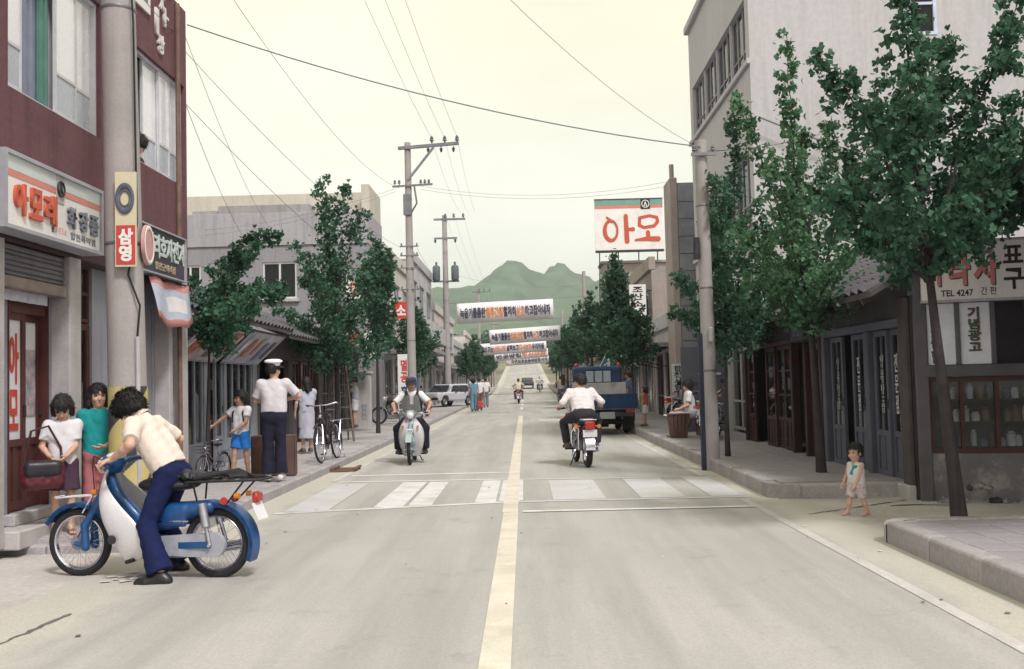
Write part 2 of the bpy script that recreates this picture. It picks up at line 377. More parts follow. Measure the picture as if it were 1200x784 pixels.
def person(name, label, loc, rz, h=1.70, vox=.012, lean=0, side=0, twist=0, pel=None, look=(0, 0, 0), legk=1.0, hs=1.0, fat=1.0,
           wl=None, wr=None, al=None, ar=None, pl=(-.6, .5, -.2), pr=(-.6, -.5, -.2), kl=(1, .12, 0), kr=(1, -.12, 0), tl=8, tr=-8, footp=0,
           shirt=None, sleeve=.72, hem=.02, pants=None, leglen=1.0, flare=.09, skirt=None, shoes=None, hair='short', hairk=1.0, skin=None,
           belt=None, fl=None, fr=None, curl=28, group=None, straps=None, collar=False, tank=False, cuff=None, hem_flare=0.0, hk=(.6, .5), seed=1, gripl=None, gripr=None, sock=None, pn=None, lo_fold=.004):
    skin = skin or SKIN; S = h/1.70
    root = thing(name, label, 'person', loc, rz, group)
    A = lambda *p: np.array(p, float)
    thigh, shin = .43*legk, .41*legk
    pel = A(0, 0, .085+thigh+shin+.02) if pel is None else np.array(pel, float)
    t = nrm(A(math.sin(R_(lean)), math.sin(R_(side)), math.cos(R_(lean))))
    yv = A(-math.sin(R_(twist)), math.cos(R_(twist)), 0); yv = nrm(yv-t*(yv@t)); xv = np.cross(yv, t); Y0 = A(0, 1, 0)
    hipl, hipr = pel+Y0*.088, pel-Y0*.088
    shl, shr = pel+t*.475+yv*.172*fat**.5, pel+t*.475-yv*.172*fat**.5; neck = pel+t*.525
    if al is None: al = A(0, .09, .085)
    if ar is None: ar = A(0, -.09, .085)
    kneel, al = ik(hipl, al, thigh, shin, kl); kneer, ar = ik(hipr, ar, thigh, shin, kr)
    if wl is None: wl = shl+A(.05, .09, -.50)
    if wr is None: wr = shr+A(.05, -.09, -.50)
    ell_, wl = ik(shl, wl, .275, .245, pl); elr, wr = ik(shr, wr, .275, .245, pr)
    MH = rot_ypr(*look); fwd = MH[:, 0]; hc = neck+nrm(t*hk[0]+MH[:, 2]*hk[1])*(.045+.105*hs)
    HP = lambda x, y, z: hc+MH@(A(x, y, z)*hs)
    # ---- body, one continuous skin
    pts = np.array([hipl, hipr, kneel, kneer, al, ar, shl, shr, ell_, elr, wl, wr, neck, hc]); 
    lo = pts.min(0)-.26; hi = pts.max(0)+.26; lo[2] = max(lo[2]-.0, -.06)
    B = Field(lo, hi, vox)
    def torso(F, inf=0.0, k=.06):
        for sy in (1, -1):
            F.cone(pel+Y0*sy*.055, pel+t*.14+yv*sy*.05, .098*fat+inf, .084*fat+inf, k)
            F.cone(pel+t*.14+yv*sy*.05, pel+t*.36+yv*sy*.075, .084*fat+inf, .094*fat+inf, k)
            F.cone(pel+t*.455+yv*sy*.03, (shl if sy > 0 else shr)-t*.005, .062+inf, .05+inf, k)
        F.cone(pel+t*.42, neck, .07+inf, .055+inf, k)
    torso(B)
    B.cone(neck-t*.03, hc-MH[:, 2]*.06*hs, .05, .048*hs, .03)
    for hp, kn, an, in ((hipl, kneel, al), (hipr, kneer, ar)):
        B.cone(hp, kn, .082*fat, .052, .04); B.cone(kn, kn*.6+an*.4, .052, .053*fat**.5, .02); B.cone(kn*.6+an*.4, an, .052*fat**.5, .034, .02)
    for sh_, eb, wr_ in ((shl, ell_, wl), (shr, elr, wr)):
        B.cone(sh_, eb, .047*fat**.5, .036, .03); B.cone(eb, eb*.7+wr_*.3, .037, .036, .02); B.cone(eb*.7+wr_*.3, wr_, .036, .024, .02)
    # feet
    feet = []
    for an, ty in ((al, tl), (ar, tr)):
        d = A(math.cos(R_(ty)), math.sin(R_(ty)), -math.sin(R_(footp))); d = nrm(d); dn = nrm(A(d[0], d[1], 0)); fz = an[2]-.085
        heel = an-d*.045+A(0, 0, -.055); ball = an+d*.11+A(0, 0, -.062); toe = an+d*.165+A(0, 0, -.066); feet.append((an, heel, ball, toe, d))
        if shoes is None or shoes[0] != 'shoe':
            sdv = np.cross(A(0, 0, 1), d)
            B.cone(an, heel, .034, .03, .03); B.cone(an+d*.02-A(0, 0, .02), ball, .034, .026, .03)
            for q in (-.028, -.012, .004, .02): B.cone(ball+sdv*q, toe+sdv*q*1.25-d*.01*abs(q)*60, .018, .013, .012)
    # hands: palm, four fingers of unequal length and a thumb from the side of the palm
    for (wp, eb, fd, sgn, grip) in ((wl, ell_, fl, 1, gripl), (wr, elr, fr, -1, gripr)):
        d = nrm(wp-eb) if fd is None else nrm(fd)
        inn = nrm(pn) if pn is not None else nrm(-yv*sgn*.9+xv*.25)
        if grip is not None: inn = nrm(grip)
        inn = nrm(inn-d*(inn@d)); sd = np.cross(d, inn)*sgn         # sd points to the thumb's side
        if sd@(xv+A(0, 0, .6)) < 0 and grip is None: sd = -sd
        cu = curl if grip is None else 75
        for i, (off, L) in enumerate(((.03, .072), (.010, .080), (-.010, .074), (-.029, .058))):
            k0 = wp+sd*off*.6+d*.015; k1 = wp+d*(.085-.004*abs(i-1))+sd*off
            B.cone(k0, k1, .0165, .0125, .014)
            a1 = R_(cu*.6+6*i*.5); a2 = R_(cu*1.5+8)
            d1 = d*math.cos(a1)+inn*math.sin(a1); d2 = d*math.cos(a2)+inn*math.sin(a2)
            B.cone(k1, k1+d1*L*.52, .0108, .0098, .004); B.cone(k1+d1*L*.52, k1+d1*L*.52+d2*L*.48, .0098, .0082, .004)
        th0 = wp+d*.03+sd*.026; th1 = th0+nrm(d*.65+sd*.55+inn*.35)*.04; B.cone(wp+d*.01+sd*.01, th0, .016, .015, .01); B.cone(th0, th1, .0145, .0115, .005)
        B.cone(th1, th1+nrm(d*.8+inn*.5+sd*.15)*.03, .0112, .009, .004)
    # head
    B.ell(HP(-.012, 0, .03), A(.098, .078, .092)*hs, MH, .02); B.ell(HP(.018, 0, -.04), A(.070, .062, .072)*hs, MH, .03)
    B.cone(HP(.055, .0, -.092), HP(.06, 0, -.088), .024*hs, .022*hs, .03)
    B.cone(HP(.086, 0, .004), HP(.100, 0, -.03), .009*hs, .0135*hs, .012)
    for sy in (1, -1):
        B.ell(HP(-.003, sy*.079, -.012), A(.020, .010, .03)*hs, MH, .008)
        B.ell(HP(.096, sy*.034, .010), A(.016, .022, .012)*hs, MH, .015, 'd')
        B.ell(HP(.066, sy*.036, -.030), A(.024, .022, .02)*hs, MH, .02)
    B.cone(HP(.080, .014, -.062), HP(.080, -.014, -.062), .009*hs, .009*hs, .012)
    body = B.build('body', skin, root)
    def mini(nm, cen, r, m):
        F = Field(cen-max(r)*1.3, cen+max(r)*1.3, max(r)*.16); F.ell(cen, r, MH, 0); return F.build(nm, m, root)
    if vox <= .0165:
        for sy in (1, -1): mini('eye', HP(.083, sy*.033, .008), A(.008, .0135, .0058)*hs, EYE)
        mini('mouth', HP(.0855, 0, -.063), A(.007, .021, .0055)*hs, LIPS)
        if hair != 'helmet':
            for sy in (1, -1): mini('eyebrow', HP(.088, sy*.034, .026), A(.007, .018, .0035)*hs, HAIR)
    cv = max(vox, .0085)
    # ---- hair
    if hair and hair != 'helmet':
        hb = Field(HP(0, 0, 0)-.24*hs, HP(0, 0, 0)+.24*hs, max(vox*.8, .006))
        q = hairk
        hb.ell(HP(-.022, 0, .045), A(.110, .093, .097)*hs*q, MH, .02)
        if hair in ('short', 'bob', 'long', 'bushy', 'bowl'): hb.ell(HP(-.055, 0, -.005), A(.072, .080, .085)*hs*q, MH, .03)
        if hair == 'bushy': hb.ell(HP(-.02, 0, .03), A(.125, .112, .118)*hs, MH, .03); hb.ell(HP(-.06, 0, -.04), A(.07, .085, .07)*hs, MH, .03); hb.ell(HP(.055, 0, .075), A(.06, .085, .05)*hs, MH, .03)
        if hair in ('bob', 'bowl'):
            for sy in (1, -1): hb.cone(HP(-.01, sy*.078, .03), HP(-.012, sy*.082, -.075 if hair == 'bob' else -.035), .034*hs, .028*hs, .03)
            hb.cone(HP(-.07, 0, 0), HP(-.07, 0, -.085 if hair == 'bob' else -.05), .055*hs, .05*hs, .03)
        if hair == 'long':
            for sy in (1, -1): hb.cone(HP(-.03, sy*.07, .03), HP(-.04, sy*.075, -.16), .036*hs, .028*hs, .03)
            hb.cone(HP(-.07, 0, 0), HP(-.075, 0, -.17), .06*hs, .05*hs, .03)
        fz = {'short': .062, 'bob': .034, 'long': .04, 'bushy': .034, 'bowl': .036}.get(hair, .06)
        hb.box(HP(.115, 0, fz-.17), A(.085, .074, .17)*hs, MH, .02, .012, 'd')
        if hair == 'short': hb.box(HP(.02, 0, -.135), A(.2, .3, .085)*hs, MH, .01, .01, 'd'); 
        hb.wrinkle(.0045*hs, 150, seed, (1, 1, .35)); ho_ = hb.build('hair', HAIR, root)
        if vox < .0165: hair_tufts(ho_.data, hc, MH, hs, seed, 2600 if vox < .011 else 1500, 1.5 if hair == 'bushy' else 1.0)
    # ---- clothes
    if shirt:
        F = Field(pel-A(.36, .36, .12), neck+A(.42, .42, .14), cv) if True else None
        lo2 = np.minimum(np.minimum(pel, neck)-.3, np.minimum(ell_, elr)-.1); hi2 = np.maximum(np.maximum(pel, neck)+.3, np.maximum(ell_, elr)+.1)
        if sleeve > 1: lo2 = np.minimum(lo2, np.minimum(wl, wr)-.08); hi2 = np.maximum(hi2, np.maximum(wl, wr)+.08)
        F = Field(lo2, hi2, cv); torso(F, .017, .05)
        for sy in (1, -1): F.cone(pel+t*.05+yv*sy*.06, pel+t*.28+yv*sy*.07, .112*fat+hem_flare, .108*fat, .05)
        if not tank:
            for sh_, eb, wr_ in ((shl, ell_, wl), (shr, elr, wr)):
                if sleeve > 1: F.cone(sh_, eb, .066, .055, .04); F.cone(eb, wr_, .054, .042, .03, end=.93)
                else: F.cone(sh_, eb, .070, .066, .045, end=sleeve)
        F.plane(pel+t*hem, -t)
        F.wrinkle(lo_fold*1.2, 17, seed+5, (1, 1, .8)); F.wrinkle(lo_fold*.4, 38, seed+8)
        F.cone(neck-t*.012, hc+MH[:, 2]*.05, .060, .070, .008, op='d')
        if tank:
            F.cone(neck+xv*.08-t*.03, neck+xv*.25, .055, .07, .01, op='d')
            for sy, s_ in ((1, shl), (-1, shr)): F.ell(s_+yv*sy*.045-t*.035, (.10, .07, .10), None, .01, 'd')
        F.build('shirt', shirt, root)
        if collar:
            cb = MB(); ring = []
            for i in range(22):
                a = R_(20+320*i/21); c0 = neck+t*(.012-.03*math.cos(a))
                ring.append((c0+(xv*math.cos(a)+yv*math.sin(a))*.066, c0+t*.030+(xv*math.cos(a)+yv*math.sin(a))*.058, c0-t*.012+(xv*math.cos(a)+yv*math.sin(a))*.093))
            for i in range(21): cb.quad(ring[i][0], ring[i+1][0], ring[i+1][1], ring[i][1]); cb.quad(ring[i][1], ring[i+1][1], ring[i+1][2], ring[i][2])
            co_ = cb.build('collar', shirt, root, smooth=True); md = co_.modifiers.new('thick', 'SOLIDIFY'); md.thickness = .004
    if pants:
        lo2 = np.min([pel-.22, hipl-.2, hipr-.2, kneel-.13, kneer-.13], 0); hi2 = np.max([pel+.22, kneel+.13, kneer+.13], 0)
        if leglen > 1: lo2 = np.min([lo2, al-.14, ar-.14], 0); hi2 = np.max([hi2, al+.14, ar+.14], 0)
        F = Field(lo2, hi2, cv)
        for sy in (1, -1): F.cone(pel+Y0*sy*.052, pel+t*.10+yv*sy*.048, .116*fat, .098*fat, .05)
        for hp, kn, an in ((hipl, kneel, al), (hipr, kneer, ar)):
            if leglen > 1:
                F.cone(hp, kn, .104*fat, .072, .05); F.cone(kn, an, .072, flare, .03, end=.97)
            else: F.cone(hp, kn, .108*fat, .098+.02*(1-leglen), .05, end=leglen)
        F.plane(pel+t*.105, t); F.wrinkle(lo_fold*1.2, 15, seed+2, (1, 1, 1)); F.wrinkle(lo_fold*.35, 36, seed+4)
        F.build('trousers' if leglen > 1 else 'shorts', pants, root)
    if skirt:
        sm, sl_ = skirt; F = Field(pel-A(.34, .34, sl_+.1), pel+A(.34, .34, .2), cv)
        F.cone(pel+t*.12, pel-A(0, 0, sl_), .105*fat, .20, .02, end=.98); F.cone(hipl, kneel, .10, .10, .04, end=.8); F.cone(hipr, kneer, .10, .10, .04, end=.8)
        F.plane(pel+t*.12, t); F.plane(pel-A(0, 0, sl_), (0, 0, -1)); F.wrinkle(.007, 45, seed, (1, 1, .15)); F.build('skirt', sm, root)
    if belt:
        bb = MB(); pb = pel+t*.082; rx, ry = .118*fat, .160*fat
        ringp = [pb+xv*math.cos(a)*rx+yv*math.sin(a)*ry for a in np.linspace(0, 2*math.pi, 28)]
        for i in range(27): bb.quad(ringp[i]-t*.018, ringp[i+1]-t*.018, ringp[i+1]+t*.018, ringp[i]+t*.018)
        o = bb.build('belt', belt, root, smooth=True); md = o.modifiers.new('thick', 'SOLIDIFY'); md.thickness = .008
    if shoes:
        for an, heel, ball, toe, d in feet:
            F = Field(np.min([an, heel, toe], 0)-.1, np.max([an, heel, toe], 0)+.1, max(vox*.8, .006))
            if shoes[0] == 'shoe':
                F.cone(an+A(0, 0, .0), heel, .042, .040, .03); F.cone(heel+A(0, 0, .005), ball+A(0, 0, .004), .041, .042, .03); F.cone(an+d*.03-A(0, 0, .02), ball, .042, .040, .03); F.cone(ball, toe+d*.015, .041, .031, .02)
                F.plane(A(0, 0, an[2]-.083), (0, 0, -1)) if footp == 0 else None; F.plane(an+A(0, 0, .02), A(0, 0, 1) if footp == 0 else -nrm(A(d[0], d[1], 0)*0+(an-(kneel if an is al else kneer))))
            else:
                F.cone(heel-A(0, 0, .022), toe-A(0, 0, .012), .034, .038, .02); F.plane(heel-A(0, 0, .022), (0, 0, 1)); F.cone(ball+A(0, 0, .004), ball+A(0, 0, .008), .036, .036, .0) if shoes[0] == 'slipper' else None
            F.build('shoe' if shoes[0] == 'shoe' else 'slipper', shoes[1], root)
    root.scale = (S,)*3
    root['_'] = 0; del root['_']
    J = dict(pel=pel*S, neck=neck*S, hc=hc*S, MH=MH, wl=wl*S, wr=wr*S, shl=shl*S, shr=shr*S, t=t, xv=xv, yv=yv, S=S, HP=lambda x, y, z: HP(x, y, z))
    return root, J
# ------------------------------------------------------------------ vehicles
RUBBER = mat('tyre_rubber', (.02, .02, .021), .8, .2, 20, .2, 90)
CHROME = mat('chrome', (.62, .62, .63), .2, .05, 12, 0, metal=1)
ALLOY = mat('dull_alloy', (.36, .36, .36), .42, .15, 14, .15, 120, metal=.75)
BLACKP = mat('black_plastic', (.018, .018, .02), .5, .2, 10, .15, 120)
DARKST = mat('dark_steel', (.05, .05, .052), .45, .25, 9, .1, 100, metal=.5)
VINYL = mat('black_vinyl', (.02, .02, .023), .42, .15, 8, .25, 220)
REDL = mat('red_lens', (.42, .012, .01), .2, .05, 4, 0, spec=.6, coat=.4)
AMBER = mat('amber_lens', (.62, .2, .02), .2, .05, 4, 0, spec=.6, coat=.4)
LENS = mat('lamp_glass', (.6, .62, .6), .12, .05, 4, 0, spec=.7, coat=.5)
PLATE_W = mat('white_plate', (.72, .71, .66), .5, .08, 6, .05, 60, stain=.3, stain_scale=6)
GLASS_D = mat('dark_glass', (.03, .035, .04), .08, .1, 2, 0, spec=.8, coat=.6)

def wheel(parent, name, c, R, tr, width=1.0, rimm=None, hub=.045, spokes=18, hubw=.05, disc=False, n=44):
    rimm = rimm or CHROME
    o = link(name, bpy.data.meshes.new(name), rimm, parent, c)
    m = MB().torus((0, 0, 0), (0, 1, 0), R-tr*1.75, tr*.42, n, 8, 1.9*width).mesh('rim', [rimm]); o.data = m; auto_smooth(m)
    MB().torus((0, 0, 0), (0, 1, 0), R-tr, tr, n, 10, width).build('tyre', RUBBER, o, True)
    hm = MB().cyl((0, -hubw, 0), (0, hubw, 0), hub*.6, n=14).cyl((0, -hubw*.72, 0), (0, -hubw*.6, 0), hub, n=18).cyl((0, hubw*.6, 0), (0, hubw*.72, 0), hub, n=18)
    hm.build('hub', ALLOY, o, True)
    if spokes:
        sp = MB()
        for i in range(spokes*2):
            a = 2*math.pi*i/(spokes*2); sgn = 1 if i % 2 else -1; b = a+(.35 if i % 4 < 2 else -.35)
            sp.tube([(hub*math.cos(b), sgn*hubw*.66, hub*math.sin(b)), ((R-tr*1.9)*math.cos(a), 0, (R-tr*1.9)*math.sin(a))], .0016, 4, False)
        sp.build('spoke_set', CHROME, o)
    if disc: MB().cyl((0, -.02, 0), (0, .02, 0), R*.62, n=24).build('wheel_disc', ALLOY, o, True)
    return o

def moped(label, loc, rz, paint, shield, group=None, screen=False, fork=None, steer=0, detail=True, cargo=False):
    t = thing('moped', label, 'moped', loc, rz, group); fork = fork or paint
    FX, RX, WZ = .61, -.60, .28
    wheel(t, 'front_wheel', (FX, 0, WZ), .28, .034, .95, hub=.062); wheel(t, 'rear_wheel', (RX, 0, WZ), .28, .036, 1.0, hub=.062)
    h = .008 if detail else .014
    F = Field((-.95, -.17, .18), (.5, .17, .95), h)
    F.cone((.33, 0, .80), (.25, 0, .62), .042, .046, .02).cone((.27, 0, .66), (.04, 0, .42), .046, .06, .04).cone((.04, 0, .42), (-.2, 0, .46), .06, .075, .05)
    for sy in (1, -1):
        F.cone((-.2, sy*.03, .52), (-.55, sy*.045, .57), .075, .05, .05); F.box((-.24, sy*.075, .50), (.13, .022, .085), None, .02, .03)
    F.build('frame_body', paint, t)
    F = Field((.2, -.13, .2), (.75, .13, .75), h)
    F.cone((.36, 0, .72), (.46, 0, .56), .045, .055, .03)
    for sy in (1, -1): F.cone((.45, sy*.03, .57), (.53, sy*.06, .42), .032, .03, .02).cone((.53, sy*.06, .42), (.52, sy*.065, .25), .03, .034, .02).cone((.52, sy*.068, .25), (.615, sy*.068, .28), .02, .016, .01)
    F.build('fork', fork, t)
    m = MB().arcsheet((FX, 0, WZ), .325, 28, 172, -.055, .055, 22, .008, .03); m.build('front_mudguard', paint, t, True)
    m = MB().arcsheet((RX, 0, WZ), .33, 60, 205, -.062, .062, 24, .010, .035); m.build('rear_mudguard', paint, t, True)
    # leg shield: a lofted, wrapped sheet
    rows = [(.87, .335, .085, .02), (.78, .37, .15, .07), (.66, .375, .215, .17), (.52, .345, .25, .27), (.40, .29, .26, .34), (.28, .225, .245, .34), (.18, .165, .21, .26), (.13, .135, .17, .17)]
    prof = lambda xc, wd, b: [(xc-b, wd*.98), (xc-b*.55, wd), (xc-.035, wd*.86), (xc-.012, wd*.55), (xc, wd*.18), (xc, -wd*.18), (xc-.012, -wd*.55), (xc-.035, -wd*.86), (xc-b*.55, -wd), (xc-b, -wd*.98)]
    m = MB(); vs = []; 
    for z, xc, wd, b in rows: vs += [(x, y, z+(.05 if abs(y) > .9*wd else 0)*(b/.26)) for x, y in prof(xc, wd, b)]
    m.add(vs, [(i*10+j, i*10+j+1, (i+1)*10+j+1, (i+1)*10+j) for i in range(7) for j in range(9)])
    o = m.build('leg_shield', shield, t); o.data.polygons.foreach_set('use_smooth', [True]*len(o.data.polygons))
    md = o.modifiers.new('sub', 'SUBSURF'); md.levels = md.render_levels = 2; md = o.modifiers.new('thick', 'SOLIDIFY'); md.thickness = .007
    for sy in (1, -1): MB().cyl((.16, sy*.262, .34), (.16, sy*.270, .34), .036, n=18).build('shield_vent', DARKST, t, True)
    # handlebar head, lamp, controls
    F = Field((.1, -.36, .78), (.5, .36, 1.05), h)
    F.ell((.31, 0, .915), (.105, .095, .085), None, .03)
    for sy in (1, -1): F.cone((.29, sy*.05, .92), (.235, sy*.22, .945), .036, .024, .03)
    F.build('handlebar_cover', paint, t)
    F = Field((.2, -.12, .94), (.4, .12, 1.03), h); F.ell((.285, 0, .975), (.075, .085, .034), None, .01); F.build('speedometer_top', shield, t)
    MB().lathe([(0, .035), (.04, .03), (.062, .012), (.068, -.01), (.06, -.05)], n=20).build('headlight', LENS, t, True, (.405, 0, .905), (0, R_(80), 0))
    for sy in (1, -1):
        MB().cyl((.235, sy*.22, .945), (.20, sy*.335, .95), .017, n=10).build('grip', BLACKP, t, True)
        MB().tube([(.275, sy*.21, .935), (.27, sy*.28, .925), (.245, sy*.34, .93)], .006, 6).build('brake_lever', CHROME, t, True)
        MB().cyl((.37, sy*.14, .70), (.41, sy*.15, .70), .024, .02, n=12).build('indicator', AMBER, t, True)
    MB().tube([(.30, .18, .955), (.38, .16, .99), (.44, .09, .90), (.45, .05, .70), (.53, .075, .42), (.58, .08, .33)], .0045, 5).tube([(.30, -.18, .955), (.37, -.17, .98), (.40, -.10, .88), (.30, -.06, .70)], .0045, 5).build('control_cable', BLACKP, t, True)
    MB().cyl((.615, -.10, .28), (.615, .10, .28), .011, n=8).build('front_axle', CHROME, t); MB().cyl((-.60, -.16, .28), (-.60, .16, .28), .012, n=8).build('rear_axle', CHROME, t)
    MB().box(-.40, -.08, .098, .101, .455, .468).build('side_badge', CHROME, t)
    # engine, chain case, exhaust, shocks, pegs
    F = Field((-.3, -.16, .1), (.25, .16, .42), h)
    F.box((-.04, 0, .25), (.13, .09, .085), None, .05, .03).cone((.04, 0, .26), (.17, 0, .28), .055, .05, .02).cone((-.04, .09, .25), (-.04, .12, .25), .085, .07, .02).cone((-.03, -.09, .25), (-.03, -.13, .25), .08, .06, .02)
    F.build('engine', ALLOY, t)
    m = MB(); pts = []
    for i in range(13): a = R_(90+180*i/12); pts.append((RX-.02+.098*math.cos(a), WZ+.098*math.sin(a)))
    for i in range(9): a = R_(-90+180*i/8); pts.append((-.10+.07*math.cos(a), .27+.07*math.sin(a)))
    m.prism(pts, .085, .125); m.build('chain_case', mat('grey_paint', (.34, .35, .36), .45, .12, 6, .05, 60, stain=.35, stain_scale=5), t, False)
    MB().bar((-.12, .10, .27), (RX, .135, .285), .02, .05).build('swing_arm', paint, t)
    MB().tube([(.12, -.1, .22), (.0, -.13, .15), (-.3, -.135, .17), (-.78, -.14, .26)], [.018, .02, .035, .042], 10).build('exhaust', CHROME, t, True)
    for sy in (1, -1):
        MB().cyl((-.52, sy*.105, .60), (-.565, sy*.125, .42), .034, n=12).cyl((-.565, sy*.125, .42), (-.60, sy*.135, .28), .017, n=10).build('shock_absorber', CHROME if sy < 0 else ALLOY, t, True)
        MB().cyl((.03, sy*.13, .17), (.03, sy*.27, .17), .017, n=8).build('foot_peg', RUBBER, t, True)
    MB().tube([(-.1, .12, .16), (-.2, .17, .03), (-.26, .19, .02)], .011, 6).build('side_stand', DARKST, t, True)
    # saddle and rear end
    F = Field((-.55, -.17, .6), (.1, .17, .86), h); F.ell((-.2, 0, .745), (.25, .135, .055), None, .03).ell((-.08, 0, .74), (.12, .09, .05), None, .04).plane((0, 0, .70), (0, 0, -1)); F.build('saddle', VINYL, t)
    m = MB()
    for sy in (1, -1): m.tube([(-.34, sy*.06, .74), (-.40, sy*.14, .77), (-.7, sy*.155, .78), (-.98, sy*.14, .785), (-1.02, sy*.09, .785)], .0095, 8)
    m.tube([(-1.02, .09, .785), (-1.02, -.09, .785)], .0095, 8)
    for x in (-.44, -.53, -.62, -.71, -.80, -.89): m.tube([(x, .15, .778), (x, -.15, .778)], .007, 6)
    for sy in (1, -1): m.tube([(-.88, sy*.12, .775), (-.72, sy*.08, .60)], .008, 6); m.tube([(-.45, sy*.12, .772), (-.46, sy*.07, .62)], .008, 6)
    m.build('luggage_rack', BLACKP, t, True)
    if cargo:
        rg = random.Random(4); m = MB()
        for k in range(5):
            y = -.12+.06*k; m.tube([(-.38-.02*k, y, .80), (-.55, y+rg.uniform(-.03, .03), .815+.012*(k % 2)), (-.75, -y*.6, .81+.01*k), (-.97, y*.5, .80)], [.016, .02, .016, .012], 7)
        m.build('rubber_strap', BLACKP, t, True)
        F = Field((-.58, -.17, .74), (-.26, .17, .92), .008); F.ell((-.42, 0, .805), (.12, .12, .045), None, .02).ell((-.36, .05, .83), (.07, .06, .035), None, .02).wrinkle(.006, 60, 3); F.build('folded_cover', VINYL, t)
    MB().bbox(-.965, -.915, -.055, .055, .60, .685, .014).build('tail_light', REDL, t, True)
    for sy in (1, -1): MB().cyl((-.80, sy*.10, .66), (-.84, sy*.105, .66), .022, n=12).build('indicator', AMBER, t, True); MB().cyl((-.70, sy*.085, .62), (-.70, sy*.097, .62), .03, n=12).build('reflector', REDL, t, True)
    MB().add([(-.93, -.085, .60), (-.93, .085, .60), (-.985, .085, .47), (-.985, -.085, .47), (-.937, -.085, .60), (-.937, .085, .60), (-.992, .085, .47), (-.992, -.085, .47)], [(0, 1, 2, 3), (4, 7, 6, 5), (0, 4, 5, 1), (1, 5, 6, 2), (2, 6, 7, 3), (3, 7, 4, 0)]).build('number_plate', PLATE_W, t)
    MB().bar((RX-.29, 0, .40), (RX-.32, 0, .26), .11, .008, (1, 0, 0)).build('mud_flap', paint, t)
    m = MB()
    for sy in (1, -1): m.tube([(.80, sy*.05, .64), (.62, sy*.06, .655), (.47, sy*.05, .66)], .006, 6); m.tube([(.47, sy*.05, .66), (.56, sy*.05, .52)], .006, 6)
    for x in (.80, .7, .58, .47): m.tube([(x, -.06, .65), (x, .06, .65)], .006, 6)
    m.build('front_rack', mat('white_metal', (.6, .6, .58), .4, .08, 8, .05), t, True)
    if screen:
        vs = []; 
        for i in range(7):
            for j in range(9):
                z = .86+.42*i/6; y = (-.2+.4*j/8)*(1-.25*(i/6)**2); vs.append((.40-.13*(i/6)-.9*y*y, y, z))
        o = MB().add(vs, [(i*9+j, i*9+j+1, (i+1)*9+j+1, (i+1)*9+j) for i in range(6) for j in range(8)]).build('windscreen', glass('screen_plastic', (.72, .74, .74), .1, .3), t, True)
    return t

